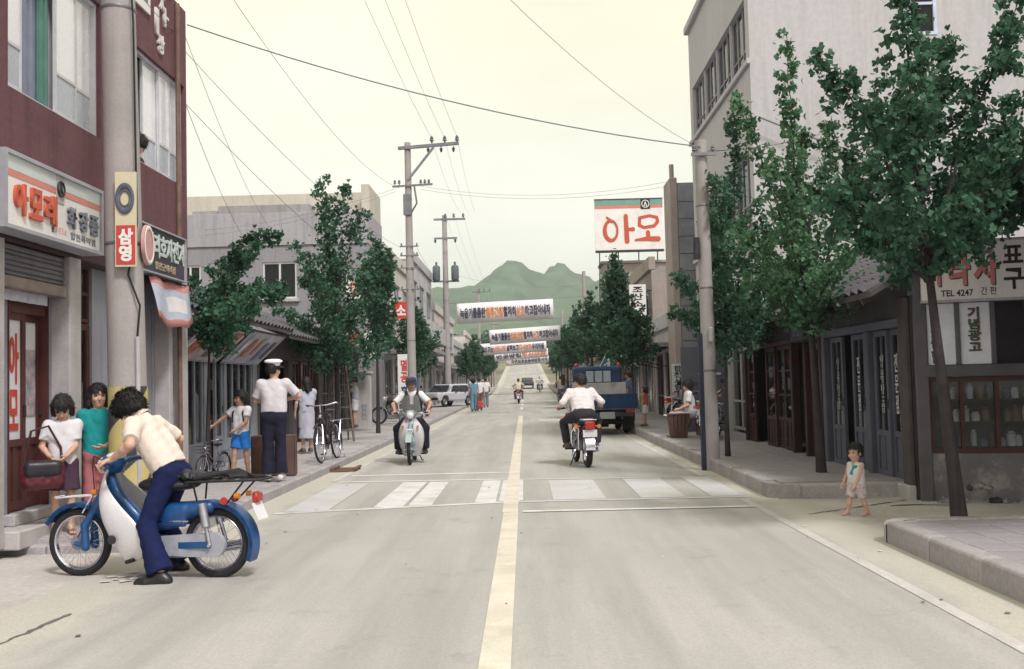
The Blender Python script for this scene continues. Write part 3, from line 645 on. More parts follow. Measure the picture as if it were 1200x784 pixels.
def motorcycle(label, loc, rz, paint, group=None, detail=True, seatm=None, lean=0):
    t = thing('motorcycle', label, 'motorcycle', loc, rz, group); h = .010 if detail else .018
    if lean: t.rotation_euler = (R_(lean), 0, R_(rz))
    FX, RX, WZ = .64, -.62, .30
    wheel(t, 'front_wheel', (FX, 0, WZ), .30, .042, .95, hub=.07, n=36); wheel(t, 'rear_wheel', (RX, 0, WZ), .30, .052, 1.0, hub=.075, n=36)
    MB().arcsheet((FX, 0, WZ), .33, 40, 165, -.055, .055, 16, .008, .025).build('front_mudguard', CHROME, t, True)
    MB().arcsheet((RX, 0, WZ), .35, 50, 178, -.08, .08, 18, .010, .04).build('rear_mudguard', CHROME, t, True)
    for sy in (1, -1):
        MB().cyl((.36, sy*.085, .82), (FX, sy*.085, .30), .019, n=10).cyl((.47, sy*.085, .60), (FX-.01, sy*.085, .31), .027, n=10).build('fork_leg', ALLOY, t, True)
        MB().cyl((-.48, sy*.13, .66), (-.53, sy*.14, .46), .032, n=12).cyl((-.53, sy*.14, .46), (-.60, sy*.145, .30), .018, n=10).build('shock_absorber', CHROME, t, True)
        MB().cyl((-.66, sy*.13, .70), (-.66, sy*.2, .70), .01, n=6).cyl((-.69, sy*.2, .70), (-.63, sy*.2, .70), .034, .03, n=12).build('indicator', AMBER, t, True)
        MB().cyl((.40, sy*.12, .88), (.40, sy*.19, .88), .01, n=6).cyl((.37, sy*.19, .88), (.43, sy*.19, .88), .03, n=12).build('indicator', AMBER, t, True)
        MB().cyl((.22, sy*.25, 1.0), (.14, sy*.37, .985), .018, n=10).build('grip', BLACKP, t, True)
        MB().tube([(.24, sy*.2, 1.0), (.28, sy*.26, 1.12), (.27, sy*.29, 1.17)], .006, 6).cyl((.28, sy*.29, 1.19), (.262, sy*.29, 1.19), .055, n=16).build('mirror', BLACKP, t, True)
        MB().tube([(-.5, sy*.09, .70), (-.2, sy*.12, .44), (.12, sy*.11, .30), (.34, sy*.06, .42), (.38, 0, .74)], .016, 8).build('frame_tube', BLACKP, t, True)
        MB().cyl((-.02, sy*.12, .29), (-.02, sy*.30, .29), .017, n=8).build('foot_peg', RUBBER, t, True)
        MB().tube([(-.30, sy*.10, .72), (-.32, sy*.22, .60), (-.34, sy*.235, .42), (-.46, sy*.22, .36)], .012, 8).build('guard_bar', CHROME, t, True)
    MB().tube([(.14, .37, .985), (.22, .25, 1.0), (.31, .1, .92), (.31, -.1, .92), (.22, -.25, 1.0), (.14, -.37, .985)], .011, 8).build('handlebar', CHROME, t, True)
    F = Field((-.15, -.17, .55), (.45, .17, .95), h); F.cone((.26, 0, .77), (-.02, 0, .74), .115, .085, .05).ell((.16, 0, .80), (.2, .13, .08), None, .05); F.build('fuel_tank', paint, t)
    F = Field((-.65, -.19, .6), (.1, .19, .86), h); F.ell((-.1, 0, .745), (.2, .12, .06), None, .04).ell((-.36, 0, .765), (.22, .135, .06), None, .05).plane((0, 0, .715), (0, 0, -1)); F.build('saddle', seatm or VINYL, t)
    F = Field((-.5, -.17, .45), (0, .17, .75), h)
    for sy in (1, -1): F.box((-.24, sy*.10, .60), (.13, .03, .09), None, .025, .02)
    F.build('side_cover', paint, t)
    F = Field((-.3, -.2, .18), (.35, .2, .7), h); F.box((0, 0, .36), (.17, .12, .11), None, .05, .03).cone((.07, 0, .42), (.14, 0, .62), .085, .075, .03).cone((0, .1, .36), (0, .15, .36), .09, .07, .02).cone((0, -.1, .36), (0, -.15, .36), .09, .07, .02); F.build('engine', ALLOY, t)
    MB().tube([(.18, -.06, .55), (.30, -.09, .40), (.2, -.13, .25), (-.2, -.15, .25), (-.85, -.19, .34)], [.02, .02, .022, .04, .05], 10).build('exhaust', CHROME, t, True)
    MB().lathe([(0, .05), (.06, .04), (.085, .01), (.08, -.06), (.04, -.1)], n=20).build('headlight', LENS, t, True, (.44, 0, .86), (0, R_(90), 0))
    MB().bbox(-.98, -.90, -.085, .085, .66, .79, .02).build('tail_light', REDL, t, True)
    MB().box(-.93, -.925, -.12, .12, .53, .65).build('number_plate', PLATE_W, t)
    m = MB()
    for sy in (1, -1): m.tube([(-.5, sy*.11, .80), (-.92, sy*.11, .82)], .009, 6)
    for x in (-.55, -.7, -.85, -.92): m.tube([(x, -.11, .815), (x, .11, .815)], .008, 6)
    m.build('luggage_rack', CHROME, t, True)
    MB().tube([(-.1, .12, .25), (-.14, .22, .03), (-.2, .24, .02)], .012, 6).build('side_stand', DARKST, t, True)
    return t

def bicycle(label, loc, rz, paint, group=None, R=.33, steer=0, lean=0, basket=False, ladies=True):
    k = R/.33; t = thing('bicycle', label, 'bicycle', loc, rz, group, k)
    t.rotation_euler = (R_(lean), 0, R_(rz))
    FX, RX, WZ = .56, -.52, .33
    for nm, x in (('front_wheel', FX), ('rear_wheel', RX)): wheel(t, nm, (x, 0, WZ), .33, .019, 1.0, hub=.025, hubw=.045, spokes=14, n=40)
    for nm, x, a0, a1 in (('front_mudguard', FX, 50, 190), ('rear_mudguard', RX, 20, 200)): MB().arcsheet((x, 0, WZ), .355, a0, a1, -.03, .03, 18, .004, .012).build(nm, paint, t, True)
    m = MB(); hd = (.36, 0, .86); hb = (.41, 0, .66); bb = (-.06, 0, .29); st = (-.2, 0, .80); rx = (RX, 0, WZ)
    m.tube([hd, hb], .021); m.tube([hb, bb], .017); m.tube([bb, st], .016)
    m.tube([hd, (-.17, 0, .70)] if not ladies else [(.38, 0, .80), (.15, 0, .60), (-.10, 0, .45)], .015)
    for sy in (1, -1): m.tube([bb, (RX, sy*.055, WZ)], .010); m.tube([(-.18, 0, .72), (RX, sy*.055, WZ)], .008)
    m.build('frame', paint, t, True)
    m = MB()
    for sy in (1, -1): m.tube([(.41, sy*.03, .66), (.47, sy*.05, .5), (FX, sy*.055, WZ)], .010)
    m.build('fork', CHROME, t, True)
    MB().tube([(.36, 0, .86), (.35, 0, .98)], .013).tube([(.15, .28, 1.0), (.27, .27, 1.02), (.36, .12, .99), (.36, -.12, .99), (.27, -.27, 1.02), (.15, -.28, 1.0)], .011).build('handlebar', CHROME, t, True)
    for sy in (1, -1): MB().cyl((.08, sy*.28, .995), (.19, sy*.275, 1.005), .016, n=8).build('grip', BLACKP, t, True)
    F = Field((-.4, -.14, .8), (.05, .14, .95), .012); F.ell((-.26, 0, .875), (.13, .1, .04), None, .03).cone((-.2, 0, .875), (-.02, 0, .88), .05, .025, .03); F.build('saddle', VINYL, t)
    MB().tube([(-.19, 0, .76), (-.215, 0, .86)], .013).build('seat_post', CHROME, t, True)
    MB().cyl((-.06, -.03, .29), (-.06, -.04, .29), .095, n=22).tube([(-.06, .06, .29), (-.06, .07, .46)], .009).tube([(-.06, -.06, .29), (-.06, -.07, .12)], .009).build('crank', CHROME, t, True)
    for s_, z in ((1, .46), (-1, .12)): MB().box(-.11, -.01, s_*.08, s_*.16, z-.012, z+.012).build('pedal', BLACKP, t)
    MB().bar((-.02, -.05, .33), (RX, -.06, .37), .02, .075).build('chain_guard', CHROME, t)
    m = MB()
    for sy in (1, -1): m.tube([(-.28, sy*.06, .70), (-.82, sy*.07, .70)], .007); m.tube([(-.72, sy*.07, .70), (RX, sy*.06, WZ)], .006)
    for i in range(5): m.tube([(-.35-.11*i, -.065, .70), (-.35-.11*i, .065, .70)], .005)
    m.build('luggage_rack', CHROME, t, True)
    MB().tube([(RX, .08, .31), (RX-.10, .12, .015)], .009).tube([(RX, -.08, .31), (RX-.10, -.12, .015)], .009).tube([(RX-.1, -.12, .015), (RX-.1, .12, .015)], .009).build('stand', CHROME, t, True)
    MB().lathe([(0, .03), (.035, .02), (.04, -.02), (.015, -.05)], n=14).build('headlight', CHROME, t, True, (.44, 0, .80), (0, R_(90), 0))
    if basket:
        m = MB()
        for z, q in ((.72, .8), (.80, .9), (.88, 1.0)): m.tube([(.46, -.15*q, z), (.46+.24*q, -.15*q, z), (.46+.24*q, .15*q, z), (.46, .15*q, z), (.46, -.15*q, z)], .006, 5)
        for i in range(6):
            y = -.13+.052*i; m.tube([(.68, y*.9, .72), (.70, y*1.1, .88)], .004, 4)
        m.build('basket', CHROME, t)
    return t

def hatchback(label, loc, rz, paint):
    t = thing('parked_car', label, 'car', loc, rz); h = .028
    F = Field((-1.95, -.8, .15), (1.95, .8, 1.45), h)
    F.box((0, 0, .56), (1.86, .76, .24), None, .10, .05).box((.95, 0, .70), (.85, .72, .12), rot_ypr(0, 3), .08, .06)
    F.box((-.42, 0, 1.0), (.92, .62, .27), None, .12, .10)
    F.box((1.02, 0, 1.36), (.75, 1, .30), rot_ypr(0, 38), .01, .03, 'd'); F.box((-1.93, 0, 1.22), (.34, 1, .5), rot_ypr(0, 38), .01, .03, 'd')
    for x in (1.15, -1.15):
        for sy in (1, -1): F.cone((x, sy*.9, .30), (x, sy*.55, .30), .345, .345, .01, op='d')
    F.plane((0, 0, .26), (0, 0, -1)); F.build('body', paint, t)
    for sy in (1, -1):
        for nm, x0, x1, xa, xb in (('front_window', -.28, .58, -.28, .22), ('rear_window', -.36, -1.3, -.36, -1.08)):
            y0, y1 = sy*.70, sy*.615
            vs = [(x0, y0, .86), (x1, y0, .86), (xb, y1, 1.19), (xa, y1, 1.19)]; vs2 = [(a, b+sy*.03, c) for a, b, c in vs]
            MB().add(vs+vs2, [(0, 1, 2, 3), (4, 7, 6, 5), (0, 4, 5, 1), (1, 5, 6, 2), (2, 6, 7, 3), (3, 7, 4, 0)]).build(nm, GLASS_D, t)
        MB().box(.98, 1.03, sy*.80, sy*.82, .55, .6).build('side_trim', BLACKP, t)
        for x in (.2, -.75): MB().box(x-.09, x+.09, sy*.765, sy*.785, .76, .79).build('door_handle', BLACKP, t)
        for x in (1.15, -1.15):
            wheel(t, 'wheel', (x, sy*.66, .29), .29, .075, 1.0, ALLOY, hub=.12, spokes=0, hubw=.06, disc=True, n=24)
        MB().bbox(1.82, 1.88, sy*.44, sy*.66, .56, .68, .02).build('headlight', LENS, t); MB().bbox(-1.89, -1.83, sy*.44, sy*.70, .56, .70, .02).build('tail_light', REDL, t)
    ws = [(.93, -.58, .84), (.93, .58, .84), (.43, .53, 1.22), (.43, -.53, 1.22)]
    for nm, p in (('windscreen', ws), ('rear_screen', [(-1.66, -.56, .88), (-1.66, .56, .88), (-1.28, .52, 1.22), (-1.28, -.52, 1.22)])):
        o = MB().quad(*p).build(nm, GLASS_D, t); md = o.modifiers.new('thick', 'SOLIDIFY'); md.thickness = .05; md.offset = 0
    for x in (1.86, -1.86): MB().bbox(x-.05, x+.05, -.76, .76, .40, .52, .03).build('bumper', BLACKP, t, True)
    return t

def pickup_truck(label, loc, rz, paint):
    t = thing('pickup_truck', label, 'truck', loc, rz); W2 = .80
    # origin at the rear axle on the ground, x forward
    F = Field((1.2, -.85, .4), (2.95, .85, 1.95), .026)
    F.box((2.05, 0, .95), (.72, .78, .42), None, .08, .04).box((1.95, 0, 1.52), (.60, .70, .36), None, .10, .12); F.build('cab', paint, t)
    MB().bbox(1.315, 1.335, -.36, .36, 1.42, 1.74, .04).build('rear_window', mat('cab_rear_glass', (.36, .40, .42), .1, .1, 2, 0, spec=.8), t)
    MB().box(1.30, 1.313, -.14, -.11, 1.42, 1.74).box(1.30, 1.313, .11, .14, 1.42, 1.74).build('window_bar', paint, t)
    MB().box(2.63, 2.68, -.6, .6, 1.3, 1.75).build('windscreen', GLASS_D, t)
    for sy in (1, -1):
        MB().box(1.75, 2.45, sy*.685, sy*.715, 1.32, 1.70).build('side_window', GLASS_D, t)
        MB().lathe([(.055, 0), (.06, .05), (.045, .10), (0, .115)], n=14).build('marker_lamp', REDL, t, True, (1.55, sy*.62, 1.87))
        MB().bar((2.5, sy*.72, 1.45), (2.55, sy*1.0, 1.5), .02, .02).box(2.5, 2.56, sy*.90, sy*1.02, 1.35, 1.68).build('wing_mirror', BLACKP, t)
        MB().bbox(-.98, 1.22, sy*.77, sy*.81, .74, 1.08, .01).build('side_gate', paint, t)
        for x in (-.9, -.2, .5, 1.15): MB().box(x-.02, x+.02, sy*.812, sy*.83, .74, 1.08).build('gate_rib', paint, t)
        for x, nm in ((0, 'rear_wheel'), (2.1, 'front_wheel')): wheel(t, nm, (x, sy*.62, .31), .31, .085, 1.1, ALLOY, hub=.14, spokes=0, hubw=.07, disc=True, n=26)
        MB().box(-.50, -.488, sy*.46, sy*.78, .16, .60).build('mud_flap', RUBBER, t)
        MB().bbox(-.97, -.93, sy*.50, sy*.74, .58, .68, .01).build('tail_light', REDL, t)
    MB().box(-.98, 1.22, -.77, .77, .68, .74).build('bed_floor', mat('bed_steel', (.12, .14, .17), .6, .2, 5), t)
    MB().bbox(-1.02, -.983, -.80, .80, .72, 1.10, .01).build('tailgate', paint, t)
    for x in (-.55, 0, .55): MB().box(-1.03, -1.021, x-.02, x+.02, .74, 1.08).build('gate_rib', paint, t)
    MB().bbox(1.225, 1.27, -.78, .78, .74, 1.40, .01).build('head_board', mat('pale_board', (.48, .47, .42), .7, .15, 3, .1, 30, stain=.5, stain_scale=2.5), t)
    for sy in (1, -1): MB().box(-1.0, 2.6, sy*.36, sy*.42, .50, .62).build('chassis_rail', DARKST, t)
    MB().box(-1.0, -.94, -.7, .7, .50, .60).build('rear_beam', DARKST, t)
    MB().box(-1.008, -1.002, -.20, .20, .44, .62).build('number_plate', mat('plate_grey', (.30, .32, .33), .5, .1, 5), t)
    MB().cyl((0, -.6, .31), (0, .6, .31), .06, n=12).cyl((0, -.12, .31), (0, .12, .31), .13, n=14).build('axle', DARKST, t, True)
    MB().cyl((2.1, -.6, .31), (2.1, .6, .31), .05, n=10).build('axle', DARKST, t, True)
    MB().bbox(2.70, 2.80, -.74, .74, .45, .60, .03).build('front_bumper', ALLOY, t)
    return t
# ------------------------------------------------------------------ street trees (ginkgo): tapered trunk, rising limbs, fan leaves on short spurs
BARK = mat('bark', (.040, .033, .033), .9, .25, 6, .8, 26, streak=.4, fine=.2)
def leaf_mat(name, col):
    return mat(name, col, .55, .5, 1.3, .0, 10, fine=.3, trans=.35, cool=1.05, spec=.25)
LEAF = leaf_mat('ginkgo_leaf', (.050, .122, .070))
LEAF_L = leaf_mat('ginkgo_leaf_light', (.074, .165, .082))
LEAF_F = leaf_mat('far_leaf', (.05, .112, .066))
def tree(label, base, H, limbs, trunk_r, nleaf, leaf, spread=.2, seed=1, group='ginkgo trees along the street', m=None, trunk_top=None, lean=(0, 0), name='ginkgo_tree', fill=None, u0=.10):
    """limbs: list of polylines of 3-D points relative to the base (start on the trunk)"""
    rg = np.random.RandomState(seed); t = thing(name, label, 'tree', base, 0, group); m = m or LEAF
    tt = trunk_top or H; ps = []; rs = []
    for i in range(9):
        u = i/8; ps.append((lean[0]*u+.02*math.sin(3*u+seed), lean[1]*u+.02*math.cos(4*u+seed), tt*u-.05*(i == 0))); rs.append(trunk_r*(1.18 if i == 0 else 1)*(1-.72*u))
    MB().tube(ps, rs, 10).build('trunk', BARK, t, True)
    lb = MB(); paths = []
    for L in limbs:
        pts = [np.array(p, float) for p in L]
        # resample with a little wobble
        out = []
        for a, b in zip(pts[:-1], pts[1:]):
            n = max(2, int(np.linalg.norm(b-a)/.14))
            for i in range(n): out.append(a+(b-a)*i/n+rg.normal(size=3)*.012)
        out.append(pts[-1]); paths.append(np.array(out)); n = len(out)
        lb.tube(out, [max(.005, trunk_r*.34*(1-i/n)**.8) for i in range(n)], 5)
    lb.build('limb_set', BARK, t, True)
    tot = sum(len(p) for p in paths); P = []
    for p in paths:
        k = int(nleaf*len(p)/tot); n = len(p)
        u = rg.uniform(u0, 1.0, k)*(n-1); i0 = np.clip(u.astype(int), 0, n-2); f = (u-i0)[:, None]
        c = p[i0]*(1-f)+p[i0+1]*f
        # leaves sit on spurs: cluster centres along the limb
        sp = spread*(1.12-.55*(u/(n-1))**1.5); ncl = max(3, n*3); cl = rg.normal(size=(ncl, 3)); cl /= np.linalg.norm(cl, axis=1)[:, None]; cl *= rg.uniform(.25, 1.0, (ncl, 1))
        ci = (u/(n-1)*ncl).astype(int) % ncl
        P.append(c+cl[ci]*sp[:, None]+rg.normal(size=(k, 3))*sp[:, None]*.22)
    P = np.concatenate(P)
    if fill:
        for c, r, k in fill: q = rg.normal(size=(k, 3)); q /= np.linalg.norm(q, axis=1)[:, None]; P = np.concatenate([P, np.array(c)+q*np.array(r)*rg.uniform(0, 1, (k, 1))**.45])
    n = len(P); sz = leaf*rg.uniform(.5, 1.35, n)
    a = rg.normal(size=(n, 3)); a[:, 2] -= .35; a /= np.linalg.norm(a, axis=1)[:, None]
    b = np.cross(a, rg.normal(size=(n, 3))); b /= np.linalg.norm(b, axis=1)[:, None]; nn = np.cross(a, b)
    # fan leaf: stalk point, two wings, notched edge (4 tris)
    s = sz[:, None]
    V = np.stack([P, P+a*s*.62+b*s*.62+nn*s*.12, P+a*s*.98+b*s*.30+nn*s*.04, P+a*s*.80, P+a*s*.98-b*s*.30+nn*s*.04, P+a*s*.62-b*s*.62+nn*s*.12], 1).reshape(-1, 3)
    I = (np.arange(n)*6)[:, None]; Fc = np.concatenate([I+np.array([0, 1, 2, 3]), I+np.array([0, 3, 4, 5])])
    me = bpy.data.meshes.new('crown'); me.vertices.add(len(V)); me.vertices.foreach_set('co', V.astype(np.float32).ravel())
    me.loops.add(len(Fc)*4); me.loops.foreach_set('vertex_index', Fc.ravel().astype(np.int32)); me.polygons.add(len(Fc)); me.polygons.foreach_set('loop_start', np.arange(0, len(Fc)*4, 4, dtype=np.int32))
    me.update(); me.validate()
    o = link('crown', me, m, t); o['kind'] = 'stuff'
    return t
def auto_limbs(rg, H, z0, n, reach, up=.75, tip=True, droop=0):
    L = []
    for i in range(n):
        u = (i+.5)/n; z = z0+(H*.86-z0)*u; az = i*2.399+rg.uniform(-.4, .4); r = reach*(1-.72*u)*rg.uniform(.75, 1.2)
        e = np.array([math.cos(az)*r, math.sin(az)*r, r*up*rg.uniform(.6, 1.3)])
        L.append([(0, 0, z), (e[0]*.5, e[1]*.5, z+e[2]*.35), (e[0], e[1], z+e[2])])
    if tip: L.append([(0, 0, z0), (0, 0, H*.6), (rg.uniform(-.05, .05), 0, H)])
    return L
# ------------------------------------------------------------------ ground, road, pavements
ZL, ZR = .13, .19                     # pavement heights
KL, KR = -3.41, 3.13                  # kerb faces
def road_mat():
    m = bpy.data.materials.new('road_surface'); m.use_nodes = True; N, L = m.node_tree.nodes, m.node_tree.links; b = N['Principled BSDF']; b.inputs['Roughness'].default_value = .86; b.inputs['Specular IOR Level'].default_value = .3
    t = N.new('ShaderNodeTexCoord'); sx = N.new('ShaderNodeSeparateXYZ'); L.new(t.outputs['Object'], sx.inputs[0])
    def noise(sc, det=5, rough=.6, vec=None): n = N.new('ShaderNodeTexNoise'); n.inputs['Scale'].default_value = sc; n.inputs['Detail'].default_value = det; n.inputs['Roughness'].default_value = rough; L.new(vec or t.outputs['Object'], n.inputs['Vector']); return n.outputs['Fac']
    def rng(v, f0, f1, a, c): r = N.new('ShaderNodeMapRange'); r.inputs[1].default_value = f0; r.inputs[2].default_value = f1; r.inputs[3].default_value = a; r.inputs[4].default_value = c; L.new(v, r.inputs[0]); return r.outputs[0]
    def math_(op, a, c): x = N.new('ShaderNodeMath'); x.operation = op; (L.new(a, x.inputs[0]) if not isinstance(a, float) else setattr(x.inputs[0], 'default_value', a)); (L.new(c, x.inputs[1]) if not isinstance(c, float) else setattr(x.inputs[1], 'default_value', c)); return x.outputs[0]
    def mixc(f, a, c): x = N.new('ShaderNodeMix'); x.data_type = 'RGBA'; L.new(f, x.inputs[0]); (L.new(a, x.inputs[6]) if not isinstance(a, tuple) else setattr(x.inputs[6], 'default_value', (*a, 1))); (L.new(c, x.inputs[7]) if not isinstance(c, tuple) else setattr(x.inputs[7], 'default_value', (*c, 1))); return x.outputs[2]
    mp = N.new('ShaderNodeMapping'); mp.inputs['Scale'].default_value = (1.6, .12, 1); L.new(t.outputs['Object'], mp.inputs[0])
    c = mixc(rng(noise(.45, 6), .32, .68, 0, 1), (.385, .367, .372), (.445, .422, .418))
    c = mixc(rng(noise(1.0, 5, .6, mp.outputs[0]), .42, .62, 0, .75), c, (.30, .288, .29))      # long tyre-worn bands
    c = mixc(rng(noise(1.7, 6, .7), .58, .68, 0, .6), c, (.27, .262, .265))                      # patches
    c = mixc(rng(noise(.33, 7, .72), .60, .66, 0, .5), c, (.29, .28, .283))                        # big repair patches
    c = mixc(rng(noise(5.5, 4, .6), .70, .78, 0, .55), c, (.20, .19, .19))                           # oil drips
    ax = math_('ABSOLUTE', math_('ADD', sx.outputs[0], .1), 0.0)
    edge = math_('ADD', ax, rng(noise(1.3, 4), .3, .7, -.22, .22))
    c = mixc(rng(edge, 2.62, 2.95, 0, .8), c, (.52, .488, .44))                                     # blown dust along the gutters
    c = mixc(rng(noise(70, 3, .6), .35, .7, 0, .38), c, (.20, .20, .195)); c = mixc(rng(noise(160, 2, .6), .58, .72, 0, .5), c, (.58, .57, .54))
    L.new(c, b.inputs['Base Color']); bm = N.new('ShaderNodeBump'); bm.inputs['Strength'].default_value = .25; bm.inputs['Distance'].default_value = .006; L.new(noise(110, 4), bm.inputs['Height']); L.new(bm.outputs[0], b.inputs['Normal'])
    return m
ROAD = road_mat()
DUST = mat('dusty_ground', (.48, .45, .385), .92, .14, .8, .4, 45, fine=.12, stain=.35, stain_col=(.3, .28, .235), stain_scale=.9)
SLABM = mat('paving', (.37, .35, .32), .88, .2, .9, .3, 50, fine=.12, stain=.45, stain_col=(.22, .2, .18), stain_scale=1.4)
SLABR = mat('paving_purplish', (.29, .27, .265), .88, .2, .9, .3, 50, fine=.12, stain=.45, stain_col=(.19, .175, .165), stain_scale=1.4)
KERBM = mat('kerb_concrete', (.35, .33, .305), .88, .2, 1.2, .4, 40, fine=.12, stain=.55, stain_col=(.2, .185, .165), stain_scale=2.2)
LINE_Y = mat('worn_yellow_paint', (.60, .56, .43), .8, .1, 3, .2, 80, fine=.1, stain=.85, stain_col=(.47, .44, .37), stain_scale=2.6)
LINE_W = mat('worn_white_paint', (.60, .59, .54), .8, .1, 3, .2, 80, fine=.1, stain=.95, stain_col=(.44, .435, .405), stain_scale=1.9)
LINE_F = mat('faded_white_paint', (.50, .49, .46), .8, .1, 3, .2, 80, fine=.1, stain=.95, stain_col=(.43, .425, .39), stain_scale=1.5)
def ys(a, b, far=False):
    out = [a]; y = a
    while y < b:
        st = 1.5 if y < 40 else (5 if y < 300 else 60); y = min(b, y+st); out.append(y)
    return out
def strip(x0, x1, y0, y1, dz, name, m, parent=None, kind=None):
    Y = ys(y0, y1); mb = MB(); mb.add([p for y in Y for p in ((x0, y, g(y)+dz), (x1, y, g(y)+dz))], [(2*i, 2*i+1, 2*i+3, 2*i+2) for i in range(len(Y)-1)])
    o = mb.build(name, m, parent)
    if kind: o['kind'] = kind
    return o
EARTH = mat('earth', (.20, .19, .13), .95, .3, .05, .2, 3)
mb = MB(); Y = [-60, -20, 0, 14, 30, 60, 90, 110, 125, 140, 180, 230, 270, 300, 330, 400, 600, 900, 1300, 2000, 3000, 4500]; XS = [-4500, -1500, -400, -120, -40, -12, 12, 40, 120, 400, 1500, 4500]
mb.add([(x, y, g(y)-.04) for y in Y for x in XS], [(j*12+i, j*12+i+1, (j+1)*12+i+1, (j+1)*12+i) for j in range(len(Y)-1) for i in range(11)])
tag(mb.build('ground', EARTH), kind='structure')
road = strip(-3.6, 3.32, -12, 300, 0, 'road', ROAD, kind='structure')
strip(-16, -3.604, -12, 9.5, -.004, 'side_street', DUST, kind='structure')
strip(3.324, 16, 8.9, 12.3, -.004, 'alley', DUST, kind='structure')
# paint
def paint(pts, name, m, dz=.004):
    mb = MB(); (x0, y0), (x1, y1), (x2, y2), (x3, y3) = pts; n = max(2, int(abs(y3-y0)/2))
    for i in range(n+1):
        u = i/n; mb.v += [(x0+(x3-x0)*u, y0+(y3-y0)*u, g(y0+(y3-y0)*u)+dz), (x1+(x2-x1)*u, y1+(y2-y1)*u, g(y1+(y2-y1)*u)+dz)]
    mb.f = [(2*i, 2*i+1, 2*i+3, 2*i+2) for i in range(n)]; mb.mi = [0]*n
    return mb.build(name, m, road)
def rect(x0, x1, y0, y1): return ((x0, y0), (x1, y0), (x1, y1), (x0, y1))
paint(rect(-.28, -.11, -8, 11.45), 'centre_line', LINE_Y); paint(rect(-.295, -.115, 11.45, 43), 'centre_line', LINE_Y, .006)
for x0, x1, a, b in ((2.57, 2.67, -6, 12.2), (2.59, 2.69, 15.2, 60), (-3.07, -2.97, 15.6, 60)): paint(rect(x0, x1, a, b), 'edge_line', mat('ghost_edge_paint', (.50, .475, .42), .85, .12, 2, .2, 80, fine=.12, stain=.95, stain_col=(.44, .42, .39), stain_scale=1.1))
paint(((-3.0, 11.75), (-.1, 12.42), (-.1, 12.56), (-3.0, 11.89)), 'crosswalk_edge', LINE_W); paint(rect(-.1, 2.75, 12.38, 12.52), 'crosswalk_edge', LINE_F)
paint(((-2.95, 15.42), (-.1, 15.28), (-.1, 15.42), (-2.95, 15.56)), 'crosswalk_edge', LINE_W); paint(((-.1, 15.2), (2.75, 14.95), (2.75, 15.08), (-.1, 15.33)), 'crosswalk_edge', LINE_F)
for x0, x1, ya, m in ((-2.92, -2.40, 11.95, LINE_F), (-1.88, -1.52, 12.18, LINE_W), (-1.47, -1.18, 12.26, LINE_W), (-.66, -.40, 12.44, LINE_W), (-.36, -.06, 12.56, LINE_W), (.32, .98, 12.54, LINE_F), (1.42, 1.98, 12.54, LINE_F), (2.3, 2.7, 12.54, LINE_F)): paint(rect(x0, x1, ya, 15.2 if x0 < 0 else 15.0), 'crosswalk_stripe', m, .005)
paint(rect(-2.9, -.15, 16.42, 16.60), 'stop_line', LINE_W); paint(rect(-.06, 2.6, 11.42, 11.56), 'stop_line', LINE_W, .0075)
for k, y in enumerate((52, 60, 72, 90, 130, 150, 175, 205)): paint(rect(-.27, -.12, y, y+4), 'centre_line', LINE_W)
for y in (120, 165, 210): paint(rect(-2.8, 2.6, y, y+1.6), 'crosswalk_edge', LINE_F)
paint(rect(.5, 1.3, 37, 38.2), 'road_arrow', LINE_F)
# cracks and a broken patch
rg = random.Random(3)
def crack(pts, w_, par, m=None):
    mb = MB(); prev = None
    for a, b in zip(pts[:-1], pts[1:]):
        n = max(3, int(math.dist(a, b)/.06))
        for i in range(n):
            u = i/n; x = a[0]+(b[0]-a[0])*u+rg.uniform(-.015, .015); y = a[1]+(b[1]-a[1])*u+rg.uniform(-.015, .015); ww = w_*rg.uniform(.3, 1.1)
            d = Vector((b[1]-a[1], a[0]-b[0])).normalized(); cur = ((x+d.x*ww, y+d.y*ww, g(y)+.003), (x-d.x*ww, y-d.y*ww, g(y)+.003))
            if prev: mb.quad(prev[0], cur[0], cur[1], prev[1])
            prev = cur
    mb.build('crack', m or mat('crack_dark', (.13, .12, .11), .95, .3, 20), par)
p0, p1, p2 = at_z(0, 757), at_z(45, 738), at_z(88, 718); crack([p0[:2], p1[:2], p2[:2]], .022, road)
crack([(3.0, 10.75), (3.6, 11.2), (4.1, 11.55), (4.5, 11.85)], .02, road); crack([(4.05, 11.3), (4.4, 11.35), (4.75, 11.2)], .035, road)
for k in range(14):                                   # flaking white paint under the moped
    a = rg.uniform(0, 6.28); rr = rg.uniform(0, .17); cx, cy = -3.26+rr*1.1*math.cos(a), 8.05+rr*math.sin(a)*1.5; n = 7; s0 = rg.uniform(.03, .09)
    pts = [(cx+s0*rg.uniform(.5, 1.2)*math.cos(6.28*i/n), cy+s0*rg.uniform(.5, 1.2)*math.sin(6.28*i/n), g(cy)+.006+.0003*k) for i in range(n)]
    MB().add(pts, [tuple(range(n))]).build('paint_flake', mat('flaking_white', (.62, .59, .5), .85, .15, 9, .3, 60, stain=.5, stain_scale=9), road)
